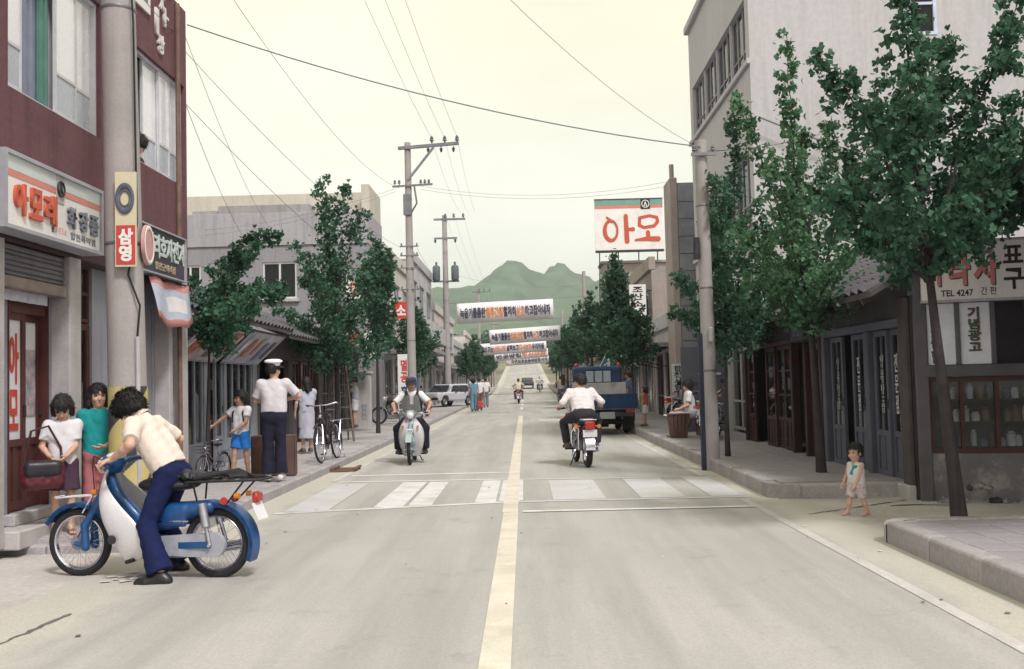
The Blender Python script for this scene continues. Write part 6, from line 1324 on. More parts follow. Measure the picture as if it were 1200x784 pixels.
# small awnings and boards of the low shops
for k, (lab, Y, z, w_, col) in enumerate((('striped blue-grey awning over low shop beyond wing wall', 33.0, 2.5, 2.6, (.30, .33, .36)), ('dusty tan awning over shop front under tan building', 39.2, 2.75, 3.0, (.36, .31, .25)), ('pale awning over shop front far under tan building', 45.0, 2.8, 3.4, (.45, .43, .4)))):
    t = thing('awning', lab, 'awning', (4.74, Y, g(Y)), -90); vs = []; n = 12
    for i in range(n+1):
        x = -w_/2+w_*i/n; s_ = .03*math.sin(i*2.1); vs += [(x, 0, z), (x, -.6, z-.22+s_*.5), (x, -1.1, z-.45+s_), (x, -1.12, z-.62+s_)]
    o = MB().add(vs, [(4*i+j, 4*i+4+j, 4*i+5+j, 4*i+1+j) for i in range(n) for j in range(3)]).build('canvas', mat('awning_%d' % k, col, .9, .15, 2, .1, streak=.3), t, True); o.modifiers.new('t', 'SOLIDIFY').thickness = .006
    MB().tube([(-w_/2, -1.1, z-.45), (-w_/2, 0, z-.7)], .015, 6).tube([(w_/2, -1.1, z-.45), (w_/2, 0, z-.7)], .015, 6).build('strut', DARKST, t)
# ------------------------------------------------------------------ utility poles, cables, banners
CPOLE = mat('pole_concrete', (.34, .315, .28), .88, .12, 1.6, .35, 50, streak=.45, streak_col=(.24, .22, .2)); INSUL = mat('insulator', (.10, .095, .1), .3, .1, 5, 0, spec=.6); STEELG = mat('galvanised', (.2, .2, .2), .5, .2, 5, .1, metal=.5)
def pole(label, x, y, z0, H, r0, r1, lean=(0, 0), group='concrete utility poles'):
    t = thing('utility_pole', label, 'pole', (x, y, z0), 0, group)
    MB().tube([(lean[0]*u, lean[1]*u, -.1+(H+.1)*u) for u in np.linspace(0, 1, 7)], [r0+(r1-r0)*u for u in np.linspace(0, 1, 7)], 20).build('shaft', CPOLE, t, True)
    for u in (.3, .55, .8): MB().torus((lean[0]*u, lean[1]*u, H*u), (0, 0, 1), r0+(r1-r0)*u+.002, .008, 20, 5, 2.0).build('band', STEELG, t, True)
    return t
def insul(par, x, y, z, s=1.0, down=False):
    q = -1 if down else 1
    return MB().lathe([(0, 0), (.02*s, 0), (.02*s, q*.05*s), (.06*s, q*.06*s), (.035*s, q*.11*s), (.05*s, q*.12*s), (.02*s, q*.18*s), (0, q*.19*s)], n=10).build('insulator', INSUL, par, True, (x, y, z))
p0 = pole('thick near utility pole with yellow and black hazard bands before maroon building', -3.86, 9.72, ZL, 9.4, .187, .145, (-.19, 0))
n, m_ = 96, 190; mb = MB(); sl_ = lambda z: (-.19*z/9.4, .187-(.042)*z/9.4)
mb.v = [(sl_(z)[0]+(sl_(z)[1]+.004)*math.cos(2*math.pi*i/n), (sl_(z)[1]+.004)*math.sin(2*math.pi*i/n), z) for z in np.linspace(.02, 1.42, m_) for i in range(n)]
for j in range(m_-1):
    for i in range(n):
        mb.f.append((j*n+i, j*n+(i+1) % n, (j+1)*n+(i+1) % n, (j+1)*n+i)); ph_ = (j/(m_-1)*2.6 - (i/n)*1.0*2) % 1.0; mb.mi.append(0 if ph_ < .55 else 1)
mb.build('hazard_bands', [mat('hazard_yellow', (.50, .42, .15), .8, .15, 4, .2, stain=.4, stain_col=(.36, .33, .25), stain_scale=5), mat('hazard_black', (.045, .042, .045), .8, .2, 4, .2, stain=.4, stain_col=(.16, .15, .14), stain_scale=6)], p0, True)
MB().tube([(.13, -.12, .1), (.12, -.13, 1.9)], .022, 8).build('conduit', mat('pale_conduit', (.42, .41, .39), .6, .1, 4), p0, True)
MB().tube([(.12, -.13, 1.9), (.15, -.14, 2.2), (.05, -.17, 2.5), (.13, -.15, 3.0), (.1, -.14, 5.0), (.02, -.12, 6.3)], .011, 6).build('cable_run', BLACKP, p0, True)
mb = MB(); mb.bar((-.25, -.14, 6.05), (.5, -.14, 6.2), .05, .07); mb.build('cross_arm', STEELG, p0); [insul(p0, .2+.12*k, -.14, 6.16, 1.2) for k in range(3)]; MB().torus((-.12, -.06, 5.92), (0, 0, 1), .17, .012, 20, 6, 2.5).build('band', STEELG, p0, True)
ts = thing('tyre_sign', 'narrow yellow and red vertical tyre sign strapped to the near pole', 'sign', (-3.79, 9.48, 2.70), 4); MB().box(-.115, .085, 0, .025, 0, .92).build('board', mat('sign_cream', (.58, .53, .34), .6, .08, 4, 0), ts)
MB().box(-.105, .075, -.004, -.0005, .02, .40).build('red_panel', mat('sign_red2', (.50, .06, .05), .6, .08, 4, 0), ts); lettering('삼\n영', -.085, .055, .05, .37, -.004, SIGNW, ts, .05)
MB().torus((-.02, -.012, .66), (0, 1, 0), .10, .022, 22, 8, .5).torus((-.02, -.012, .66), (0, 1, 0), .062, .008, 20, 6, .5).build('tyre_picture', mat('tyre_print', (.09, .10, .13), .6, .2, 9, 0), ts).scale = (.75, 1, 1.25)
bpy.data.objects['tyre_picture'].location = (-.005, 0, -.165)
ds = thing('disc_sign', 'round red and white disc sign edge-on behind tyre sign', 'sign', (-3.70, 9.80, 2.95), 97); MB().cyl((0, 0, 0), (0, .03, 0), .2, n=28).build('disc', mat('disc_pink', (.55, .30, .26), .6, .1, 4, 0), ds, True); MB().torus((0, -.004, 0), (0, 1, 0), .175, .02, 28, 6, .3).build('ring', SIGNW, ds, True)
pr_ = pole('utility pole with dark blue guard rail at the kerb by tiled shop', 2.98, 16.1, .02, 5.35, .122, .098, (-.02, 0))
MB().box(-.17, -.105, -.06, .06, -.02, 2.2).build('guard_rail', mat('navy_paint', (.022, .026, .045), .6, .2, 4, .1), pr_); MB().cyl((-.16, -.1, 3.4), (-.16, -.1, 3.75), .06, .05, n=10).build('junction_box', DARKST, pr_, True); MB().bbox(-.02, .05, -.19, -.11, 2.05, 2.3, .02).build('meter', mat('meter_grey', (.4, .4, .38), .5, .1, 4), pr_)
MB().bar((-.2, -.13, 5.1), (.2, -.13, 5.1), .04, .05).build('cross_arm', STEELG, pr_); [insul(pr_, x, -.13, 5.12, .7) for x in (-.15, .15)]
zg = lambda y: g(y)+ZL
P1 = pole('tall utility pole with long one-sided braced arm and insulators', -3.62, 32, zg(32), 9.2, .15, .10)
MB().bar((-.3, -.1, 9.0), (1.68, -.1, 9.12), .09, .10).bar((.0, -.1, 7.95), (.85, -.1, 9.0), .06, .07).build('cross_arm', STEELG, P1)
for x in (.8, 1.22, 1.62): insul(P1, x, -.1, 9.14, 1.3); insul(P1, x-.12, -.1, 9.02, 1.0, True)
MB().bar((-.5, -.12, 7.75), (.8, -.12, 7.80), .05, .06).build('cross_arm', STEELG, P1); [insul(P1, x, -.12, 7.80, .9) for x in (-.42, -.28, .42, .55, .68)]
MB().tube([(.2, -.12, 7.8), (.28, -.1, 7.2), (.1, -.1, 6.9)], .03, 8).bbox(-.16, .10, -.16, -.1, 6.8, 7.5, .02).build('switch_box', STEELG, P1)
for z in (5.8, 5.5, 5.1, 4.4): MB().bar((-.3, -.1, z), (.3, -.1, z), .04, .04).build('bracket', STEELG, P1); insul(P1, -.25, -.1, z, .6); insul(P1, .25, -.1, z, .6)
pole('short plain pole standing beside the tall braced-arm pole', -3.80, 33.8, zg(33), 5.6, .12, .095)
P2 = pole('utility pole carrying two small transformers', -4.6, 59.6, zg(59), 9.0, .17, .11); P2.scale = (1.27,)*3
MB().bar((-.5, -.1, 8.8), (1.0, -.1, 8.8), .08, .09).bar((-.5, -.1, 7.9), (.6, -.1, 7.9), .07, .08).bar((-.6, -.1, 5.85), (.65, -.1, 5.85), .08, .08).build('cross_arm', STEELG, P2)
for x in (.05, .45, .9): insul(P2, x, -.1, 8.84, 1.3)
for x in (-.45, .5): insul(P2, x, -.1, 7.9, 1.2, True)
for x in (-.42, .46): MB().lathe([(0, 0), (.16, 0), (.18, .04), (.18, .62), (.14, .68), (.05, .72), (.05, .86), (0, .88)], n=14).build('transformer', mat('transformer_green', (.10, .125, .115), .6, .15, 4), P2, True, (x, -.15, 5.9))
for k, (y, lab) in enumerate(((83, 'utility pole half hidden behind the white banners'), (122, 'farthest utility pole beside the climbing road'))):
    p = pole(lab, -3.7, y, zg(y), 9.0, .16, .11); MB().bar((-.5, -.1, 8.8), (1.0, -.1, 8.8), .09, .09).bar((-.5, -.1, 7.6), (.8, -.1, 7.6), .09, .09).build('cross_arm', STEELG, p); [insul(p, x, -.1, 8.84, 1.4) for x in (.1, .5, .95)]
for y in (58, 92): pole('plain pole rising among trees on the right pavement' if y == 58 else 'far plain pole among the right pavement trees', 3.6, y, g(y)+ZR, 7.6, .14, .10)
WIRE = mat('cable_black', (.17, .17, .17), .6, .1, 5, 0)
def cable(a, b, sag, r=.0045, lab=None, n=18):
    a = np.array(a, float); b = np.array(b, float); pts = [tuple(a+(b-a)*u-np.array([0, 0, sag*4*u*(1-u)])) for u in np.linspace(0, 1, n)]
    o = MB().tube(pts, r, 5, False).build('overhead_cable', WIRE); tag(o, lab or 'thin overhead cable strung between street poles', 'cable', None if lab else 'thin overhead cables along the street'); return o
cable((-4.72, 14.0, 6.75), (2.94, 16.0, 5.25), .22, .010, 'thick dark cable crossing the street from the maroon building to right pole')
cable((-2.4, 13, 9.2), (4.9, 27.5, 8.0), .5, .0055, 'cable dropping across the road to office building windows')
cable((2.96, 16.1, 5.2), (6.5, 20.6, 6.6), .1, .008, 'cable from right pole to office building side wall')
cable((4.95, 27, 9.6), (13, 20.5, 6.1), .3, .009, 'cable slung diagonally across the blank office wall')
cable((5.0, 20.5, 6.9), (13.5, 20.4, 5.0), .5, .02, 'drooping bundled cable along the blank office wall')
for x, z in ((.8, 9.3), (1.22, 9.3), (1.62, 9.35)):
    cable((-3.62+x, 31.9, z+g(32)+ZL), (-3.55+x*.75, -12, 9.8), .9); cable((-3.62+x, 31.9, z+g(32)+ZL), (-4.5+x*1.1, 59.5, 11.6+zg(59)), .35)
for x in (.05, .45, .9): cable((-4.6+x*1.27, 59.5, 11.5+zg(59)), (-3.7+x, 83, 9.0+zg(83)), .6); cable((-3.7+x, 83, 9.0+zg(83)), (-3.7+x, 122, 9.0+zg(122)), .7)
for z, yb, xb, zb in ((7.95, 29.5, 4.4, 7.4), (7.85, 29.6, 4.5, 7.3)): cable((-3.2, 31.9, z), (xb, yb, zb), .35)
for z, zb in ((7.9, 7.4), (7.8, 7.2)): cable((-4.0, 31.9, z), (-12, 36.2, zb), .25)
for z in (5.95, 4.55): cable((-3.85, 31.9, z), (-4.85, 14.1, z*.55+3.2), .35); cable((-3.37, 31.9, z), (-4.5, 59.5, z*1.25), .3)
cable((-4.2, 9.7, 6.3), (-4.8, 13.9, 6.6), .2); cable((-4.05, 9.6, 7.4), (-3.9, 31.9, 7.9), .7); cable((-4.02, 9.6, 7.2), (-9.0, 36, 7.2), .6); cable((-4.75, 14.0, 5.6), (-9.5, 36.1, 6.4), .5); 
cable((-4.3, 59.6, 8.2), (3.6, 58, 7.2), .4)
# banners over the road
CLOTH = mat('banner_cloth', (.70, .69, .64), .85, .05, 2, .05); INK = mat('banner_ink', (.055, .05, .085), .8, .1, 3, 0); ORG = mat('banner_orange', (.68, .23, .06), .8, .1, 3, 0)
def banner(label, Y, pxa, pya, pxb, pyb, h, words):
    a = at_y(pxa, pya, Y); b = at_y(pxb, pyb, Y+.0); t = thing('street_banner', label, 'banner', tuple(a), 0, 'white slogan banners over the road'); L = b[0]-a[0]; ang = math.atan2(b[2]-a[2], L); t.rotation_euler = (0, -ang, 0)
    vs = []; n = 24
    for i in range(n+1):
        u = i/n; yy = .04*math.sin(u*9+Y); vs += [(L*u, yy, 0), (L*u, yy*.5, -h*.5), (L*u, yy, -h)]
    o = MB().add(vs, [(3*i+j, 3*i+3+j, 3*i+4+j, 3*i+1+j) for i in range(n) for j in range(2)]).build('cloth', CLOTH, t, True); o.modifiers.new('t', 'SOLIDIFY').thickness = .006
    tot = sum(len(w_) for w_, _ in words); x = L*.03; cw = L*.94/tot
    for w_, m in words: lettering(w_, x+cw*.05, x+cw*(len(w_)-.05), -h*.76, -h*.24, -.055, m, t, .035, .004); x += cw*len(w_)
    for sx, tx in ((0, -3.62), (L, 4.75)):
        for dz in (0, -h): MB().tube([(sx, 0, dz), (tx-a[0], .6, dz+.15)], .008, 4, False).build('tie_rope', WIRE, t)
    return t
slog = [('녹음기를틈탄', INK), ('침투간첩', ORG), ('철저히', INK), ('신고', ORG), ('하고잡아내자', INK)]
banner('nearest white slogan banner with large black and orange letters, hung highest', 45, 535, 356, 648, 350, .92, slog)
banner('second white slogan banner with smaller dark blue and orange letters', 62, 573, 387, 656, 381, .92, slog)
banner('third slogan banner reaching farther left, below the second', 75, 557, 403.5, 640, 398, .88, [('간첩신고는', INK), ('너도나도', ORG), ('살펴보고', INK), ('다시보자', ORG), ('우리마을', INK)])
banner('fourth slogan banner with mostly orange right half', 88, 579, 414, 642, 408, .75, [('반공방첩', INK), ('정신무장', ORG)])
banner('lowest and farthest slogan banner with pale emblem at its end', 104, 593, 420, 643, 416, .8, [('○', LINE_Y), ('자연보호운동에앞장서자', INK)])
# ------------------------------------------------------------------ standing signs and street furniture
vs_ = sign_board('vertical_sign', 'tall vertical white sign with two red and two dark blue characters', 'sign', (-4.38, 36.2, zg(36)+.25), 0, .46, 2.2, .08, SIGNW); lettering('멸\n공', -.13, .13, 1.16, 2.0, -.001, mat('red_paint', (.5, .06, .05), .6, .1, 4, 0), vs_, .035); lettering('훈\n련', -.13, .13, .32, 1.04, -.001, mat('navy_paint2', (.03, .035, .09), .6, .1, 4, 0), vs_, .035)
for x in (-.2, .2): MB().cyl((x, .05, -.27), (x, .05, 0), .02, n=6).build('post', DARKST, vs_)
hs = sign_board('hanging_sign', 'small red sign with white character fixed above vertical white sign', 'sign', (-4.5, 36.6, 4.0), 0, .5, .62, .06, mat('bright_red', (.55, .05, .035), .5, .1, 4, 0)); lettering('소', -.18, .18, .12, .5, -.001, SIGNW, hs, .04); MB().bar((-.25, .03, .4), (-1.5, .03, .4), .03, .03).build('bracket', DARKST, hs)
xs = thing('crossing_sign', 'blue triangular pedestrian crossing sign on thin post behind the truck', 'sign', (3.2, 38, g(38)+ZR), 0)
MB().cyl((0, 0, 0), (0, 0, 2.3), .03, n=8).build('post', STEELG, xs, True); tri = lambda s, y0, y1: MB().prism([(-.5*s, 1.52+.3*(1-s)), (.5*s, 1.52+.3*(1-s)), (0, 1.52+.3*(1-s)+.9*s)], y0, y1)
tri(1.0, -.05, -.035).build('white_border', SIGNW, xs); tri(.88, -.058, -.051).build('blue_field', mat('sign_blue', (.04, .15, .26), .5, .1, 3, 0), xs)
mb = MB(); y0, y1 = -.066, -.0585; mb.prism([(.02+.06*math.cos(a), 2.03+.06*math.sin(a)) for a in np.linspace(0, 6.28, 11)[:-1]], y0, y1); mb.prism([(-.05, 1.80), (.05, 1.78), (.07, 1.96), (-.03, 1.97)], y0, y1); mb.prism([(-.05, 1.80), (.01, 1.80), (-.13, 1.58), (-.19, 1.60)], y0, y1); mb.prism([(-.01, 1.80), (.05, 1.78), (.16, 1.58), (.10, 1.57)], y0, y1); mb.prism([(-.03, 1.95), (-.02, 1.90), (-.16, 1.80), (-.18, 1.84)], y0, y1); mb.prism([(.05, 1.95), (.06, 1.89), (.19, 1.84), (.19, 1.89)], y0, y1); mb.build('walking_figure', SIGNW, xs)
# wooden bin by the kerb
WDB = mat('bin_wood', (.11, .06, .045), .75, .25, 4, .3, 40, streak=.4)
bn = thing('wooden_bin', 'tapered brown wooden slatted bin on the kerb before seated person', 'bin', (3.32, 21.8, ZR+g(21.8)), 0, None, .86)
for sy, rz in ((1, 0), (1, 90), (1, 180), (1, 270)):
    for k in range(5):
        x = -.19+.095*k; o = MB().add([(x*.82-.036, -.19, 0), (x*.82+.036, -.19, 0), (x*1.1+.045, -.245, .58), (x*1.1-.045, -.245, .58), (x*.82-.036, -.172, 0), (x*.82+.036, -.172, 0), (x*1.1+.045, -.227, .58), (x*1.1-.045, -.227, .58)], [(0, 1, 2, 3), (4, 7, 6, 5), (0, 4, 5, 1), (1, 5, 6, 2), (2, 6, 7, 3), (3, 7, 4, 0)]).build('slat', WDB, bn); o.rotation_euler = (0, 0, R_(rz))
MB().bbox(-.27, .27, -.27, .27, .581, .61, .01).build('lid', WDB, bn); MB().box(-.17, .17, -.17, .17, .0, .02).build('base', WDB, bn)
# brown panel box behind the policeman, ladder, kerb ramp
cr_ = thing('wooden_crate', 'tall brown wooden crate standing behind the white-capped man', 'crate', (-3.93, 15.55, ZL+g(15.5)), 8); mb = MB()
for x in (-.24, -.08, .08, .24): MB().bbox(x-.077, x+.077, -.17, -.15, .0, .60, .004).build('plank', WDB, cr_); MB().bbox(x-.077, x+.077, .15, .17, .0, .60, .004).build('plank', WDB, cr_)
for s_ in (-1, 1):
    for y in (-.1, 0, .1): MB().bbox(s_*.318, s_*.338, y-.048, y+.048, 0, .60, .004).build('plank', WDB, cr_)
MB().bbox(-.33, .33, -.165, .165, .601, .62, .004).build('lid', WDB, cr_)
ld = thing('step_ladder', 'wooden A-frame step ladder on the left pavement by tree', 'ladder', (-4.62, 24.7, ZL+g(24.7)), 20)
LW = mat('ladder_wood', (.15, .115, .09), .8, .2, 4, .3, streak=.4)
for s_ in (-1, 1): MB().bar((s_*.30, -.35, 0), (s_*.17, 0, 1.95), .05, .035).build('rail', LW, ld); MB().bar((s_*.30, .45, 0), (s_*.17, .03, 1.95), .045, .03).build('rail', LW, ld)
for k in range(6): u = (k+1)/7; w_ = .30-.13*u; MB().bar((-w_, -.35+.35*u, 1.95*u), (w_, -.35+.35*u, 1.95*u), .07, .025).build('rung', LW, ld)
rp = thing('kerb_ramp', 'small rusty iron kerb ramp lying in the left gutter', 'ramp', (-3.18, 17.6, g(17.6)), 0)
RU = mat('rusty_iron', (.16, .095, .065), .8, .3, 5, .3)
for y in (-.28, 0, .28): MB().bbox(-.22, .20, y-.03, y+.03, 0, .035, .005).build('bar', RU, rp)
for x in (-.22, .17): MB().bbox(x, x+.05, -.31, .31, .036, .075, .005).build('rail', RU, rp)
st = thing('stool', 'low wooden stool under the seated person', 'stool', (3.72, 22.5, ZR+g(22.5)), 0); MB().bbox(-.17, .17, -.17, .17, .36, .40, .01).build('seat', WDB, st)
for a in (-1, 1):
    for b in (-1, 1): MB().bar((a*.15, b*.15, 0), (a*.12, b*.12, .359), .035, .035, (0, 1, 0)).build('leg', WDB, st)
# ------------------------------------------------------------------ trees
def limbs_px(base, lst):
    B = np.array(base); out = []
    for L in lst: out.append([tuple(at_y(p[0], p[1], B[1]+(p[2] if len(p) > 2 else 0))-B) for p in L])
    return out
b1 = (3.92, 9.2, ZR-.02)
tree('large dense ginkgo on the corner pavement before the signwriter shop', b1, 5.0, limbs_px(b1, [
    [(1092, 330), (1074, 180), (1063, 60), (1055, -60)], [(1092, 300), (1128, 170), (1160, 90), (1192, 5)], [(1085, 290), (1022, 150), (985, 98), (948, 66)], [(1090, 330), (1015, 262), (962, 222, -.2)],
    [(1092, 320), (1160, 218), (1222, 180)], [(1090, 310), (1175, 225, -.3), (1225, 150, -.4)], [(1090, 305), (1150, 250, .6), (1205, 228, .9)], [(1090, 305), (1130, 245, .9), (1170, 225, 1.3)], [(1090, 300), (1150, 190, .4), (1200, 110, .5)], [(1092, 325), (1150, 240), (1215, 212, -.2)], [(1088, 325), (1035, 290), (985, 280)], [(1090, 310), (1055, 240, -.7), (1040, 190, -1.0)], [(1090, 310), (1120, 240, .8), (1140, 170, 1.1)],
    [(1090, 320), (1150, 230, -.6), (1185, 160, -.9)], [(1090, 300), (1050, 190, .7), (1025, 110, 1.0)], [(1085, 230), (1100, 120, .4), (1110, 40, .6)], [(1090, 320), (1070, 270, .8), (1040, 250, 1.1)], [(1090, 325), (1110, 270, -.7), (1130, 235, -1.0)], [(1085, 260), (1065, 150, -.5), (1080, 70, -.6)], [(1092, 320), (1180, 240, .5), (1240, 200, .7)], [(1088, 320), (1010, 240, .5), (975, 190, .7)]]),
    .066, 16500, .060, .28, 3, u0=.33, m=LEAF, trunk_top=3.4, lean=(-.20, .02))
b2 = (3.90, 13.35, ZR-.02)
tree('slim pale-leaved ginkgo before the blue-grey shop doors', b2, 6.0, limbs_px(b2, [
    [(950, 390), (938, 260), (926, 130), (922, 42)], [(948, 350), (905, 225), (880, 150), (866, 108)], [(948, 360), (985, 260), (1012, 190)], [(948, 390), (905, 345), (872, 322)], [(948, 390), (1000, 345), (1035, 320)], [(945, 330), (935, 230, .9), (945, 150, 1.2)], [(945, 340), (925, 250, -.8), (905, 180, -1.1)],
    [(948, 380), (920, 320, .9), (890, 285, 1.2)], [(948, 380), (975, 320, -.9), (1000, 290, -1.2)], [(942, 300), (965, 200, .4), (975, 140, .5)], [(945, 370), (900, 300, -.5), (860, 265, -.6)]]),
    .066, 8200, .062, .26, 7, m=LEAF_L, trunk_top=3.2, lean=(-.12, .02))
b3 = (3.32, 16.45, ZR)
tree('bushy ginkgo growing tight behind the right kerb pole', b3, 5.2, limbs_px(b3, [
    [(850, 420), (852, 300), (862, 210), (858, 135)], [(850, 400), (822, 350, .8), (795, 325, 1.2)], [(850, 410), (820, 380, .7), (788, 365, 1.0)], [(850, 400), (892, 330), (905, 262)], [(850, 410), (895, 370), (925, 350)], [(850, 390), (845, 300, 1.0), (835, 235, 1.3)], [(850, 390), (870, 310, -.8), (885, 240, -1.0)], [(850, 400), (880, 350, 1.0), (900, 310, 1.3)], [(852, 330), (842, 250, -.4), (838, 200, -.5)], [(850, 420), (870, 380, -.9), (890, 350, -1.2)], [(850, 380), (832, 300, .5), (838, 250, .6)]]),
    .047, 8800, .066, .29, 11, m=LEAF, trunk_top=2.6, lean=(0, .0))
bl1 = tuple(at_z(240, 566, ZL)); bl1 = (bl1[0], bl1[1], ZL-.02)
tree('young ginkgo with arching limb beside the maroon building corner', bl1, 4, limbs_px(bl1, [
    [(247, 410), (258, 345), (280, 290), (325, 272)], [(247, 410), (285, 368), (338, 335)], [(247, 405), (232, 360), (226, 330)], [(247, 400), (250, 350, .8), (260, 310, 1.1)], [(247, 405), (270, 365, -.7), (300, 350, -.9)], [(247, 400), (265, 330, .5), (300, 285, .7)], [(247, 410), (240, 390, -.3), (248, 372, -.4)], [(250, 380), (290, 340, .6), (330, 345, .8)]]),
    .042, 5600, .066, .25, 13, m=LEAF, trunk_top=2.3, lean=(.1, 0))
bl2 = tuple(at_z(397, 518, ZL+g(24))); bl2 = (bl2[0], bl2[1], ZL+g(24)-.02)
tree('tall full ginkgo with spire top beside the wooden step ladder', bl2, 8, limbs_px(bl2, [
    [(396, 440), (388, 330), (380, 250), (377, 205)], [(395, 410), (355, 375), (325, 362)], [(390, 350), (415, 275), (426, 250)], [(395, 430), (425, 418), (452, 402)], [(392, 390), (425, 345), (432, 320)], [(390, 340), (355, 300), (345, 285)], [(395, 400), (390, 340, 1.5), (400, 300, 2)], [(395, 400), (375, 340, -1.2), (365, 310, -1.6)], [(395, 430), (365, 410, -.8), (345, 400, -1.2)], [(392, 420), (410, 380, -1.2), (418, 360, -1.5)], [(385, 290), (400, 240, .4), (405, 222, .5)], [(395, 430), (375, 400, 1.4), (350, 380, 2)], [(392, 370), (365, 330, .8), (350, 330, 1)]]),
    .075, 10000, .078, .38, 17, m=LEAF, trunk_top=4.2)
bl3 = tuple(at_z(443, 507, ZL+g(30))); bl3 = (bl3[0], bl3[1], ZL+g(30)-.02)
tree('narrow dark ginkgo standing alone before gate wall', bl3, 7, limbs_px(bl3, [
    [(443, 410), (442, 340), (440, 275)], [(443, 390), (458, 340), (460, 315)], [(443, 390), (425, 345), (428, 310)], [(443, 380), (445, 330, 1.2), (450, 300, 1.4)], [(443, 380), (435, 330, -1), (432, 300, -1.2)], [(443, 410), (430, 400), (420, 405)], [(443, 405), (455, 390, .8), (462, 380, 1)], [(442, 350), (455, 310, -.5), (448, 290, -.6)]]), .06, 6000, .08, .36, 19, m=LEAF, trunk_top=3.6)
rgt = random.Random(21); nprg = np.random.RandomState(4)
def std_tree(seed, H, reach, z0, nl, leaf, m): rgx = random.Random(seed); return H, auto_limbs(rgx, H, z0, 13, reach, .85)
far = []
specs = [(-4.2, 38.5, 4.6, 'slender ginkgo in front of the beige two-storey shop house'), (-4.5, 41.5, 4.3, 'slender ginkgo behind the short plain pole'), (3.45, 37.2, 6.0, 'tall columnar ginkgo rising before the billboard'), (3.6, 44, 4.6, 'leafy ginkgo on the right pavement beyond the truck'), (3.4, 31.5, 3.9, 'small ginkgo on the right pavement behind truck cab')]
for y in (51, 58, 65, 73, 82, 92, 103, 114): specs.append((3.5+rgt.uniform(-.1, .2), y, rgt.uniform(5.0, 6.2), 'ginkgo in the far row along the right pavement'))
for y in (69, 75, 82, 90, 98, 106, 113, 121): specs.append((-4.0+rgt.uniform(-.1, .2), y, rgt.uniform(4.0, 5.2), 'ginkgo in the far row along the left pavement'))
protos = []
for k in range(4):
    rgx = random.Random(30+k); t = tree('x', (0, 0, -30), 5.0, auto_limbs(rgx, 5.0, 2.1, 15, 1.25 if k != 2 else .8, .8), .07, 4200, .10, .36, 40+k, m=LEAF_F if k else LEAF, trunk_top=4.0); protos.append(t)
used = set()
for i, (x, y, H, lab) in enumerate(specs):
    k = 2 if i == 2 else (i % 4 if i % 4 != 2 else 1)
    t = protos[k] if k not in used else copy_tree(protos[k]); used.add(k)
    t.location = (x, y, g(y)+(ZL if x < 0 else ZR)-.02); t.scale = (H/5.0*rgt.uniform(.9, 1.1), H/5.0*rgt.uniform(.9, 1.1), H/5.0); t.rotation_euler = (0, 0, rgt.uniform(0, 6.28)); t['label'] = lab
# woods on the slope at the end of the street: uncountable mass
n = 5200; P = []; rn = np.random.RandomState(9)
mb = MB(); cnt = 0
me_b = bpy.data.meshes.new('leafy_mass'); V = []; Fq = []
for k in range(420):
    y = rn.uniform(130, 420); s_ = rn.choice((-1, 1)); x = s_*(rn.uniform(7, 12) if rn.rand() < .5 else rn.uniform(7, 60)); r = rn.uniform(1.8, 3.6); zc = g(y)+r*.9
    m_ = 90; q = rn.normal(size=(m_, 3)); q /= np.linalg.norm(q, axis=1)[:, None]; c = np.array([x, y, zc])+q*r*rn.uniform(.75, 1.1, (m_, 1)); a = rn.normal(size=(m_, 3)); b = rn.normal(size=(m_, 3)); s2 = rn.uniform(.35, .7, (m_, 1))
    a = a/np.linalg.norm(a, axis=1)[:, None]*s2; b = b/np.linalg.norm(b, axis=1)[:, None]*s2; V.append(np.stack([c-a, c+b, c+a, c-b], 1).reshape(-1, 3))
V = np.concatenate(V); nq = len(V)//4; me_b.from_pydata([], [], []); me_b.vertices.add(len(V)); me_b.vertices.foreach_set('co', V.astype(np.float32).ravel()); me_b.loops.add(nq*4); me_b.loops.foreach_set('vertex_index', np.arange(nq*4, dtype=np.int32)); me_b.polygons.add(nq); me_b.polygons.foreach_set('loop_start', np.arange(0, nq*4, 4, dtype=np.int32)); me_b.update(); me_b.validate()
tag(link('woodland', me_b, LEAF_F), 'dark green woods massed on both sides of the climbing road', 'woods', kind='stuff')
# ------------------------------------------------------------------ vehicles and people
BLUE = mat('moped_blue', (.008, .07, .20), .4, .14, 4, .05, 40, spec=.5, coat=.2, stain=.35, stain_col=(.03, .05, .08), stain_scale=4); WHITE_SH = mat('shield_white', (.70, .69, .64), .4, .06, 3, 0, stain=.15, coat=.2); NAVY = mat('navy_cloth', (.011, .016, .058), .92, .15, 6, .2, 160, spec=.15)
CREAMSH = mat('cream_shirt', (.66, .58, .46), .9, .06, 5, .2, 160); WHITESH = mat('white_shirt', (.68, .66, .62), .9, .06, 5, .2, 160); GREYSH = mat('pale_uniform_shirt', (.60, .57, .54), .9, .06, 5, .2, 160); TEAL = mat('teal_cloth', (.012, .27, .25), .9, .1, 5, .2, 160); ROSE = mat('dusty_rose_cloth', (.42, .15, .145), .9, .12, 5, .2, 160); BLACKSHOE = mat('black_leather', (.018, .017, .018), .35, .1, 6, .1, spec=.5)
DKNAVY = mat('dark_navy_cloth', (.011, .011, .026), .9, .15, 6, .2, 160); BLUESH = mat('bright_blue_cloth', (.02, .16, .45), .9, .1, 5, .2, 160); TANSL = mat('tan_slipper', (.36, .16, .08), .8, .1, 5); PALEBL = mat('pale_blue_cloth', (.42, .43, .47), .9, .1, 5, .2); BROWN = mat('brown_cloth', (.13, .09, .07), .9, .15, 5, .2); GREYTR = mat('grey_cloth', (.22, .22, .23), .9, .12, 5, .2)
WHITESHOE = mat('white_shoe', (.6, .58, .54), .7, .08, 5)
MO, MR = (-3.06, 8.06, 0.0), 170
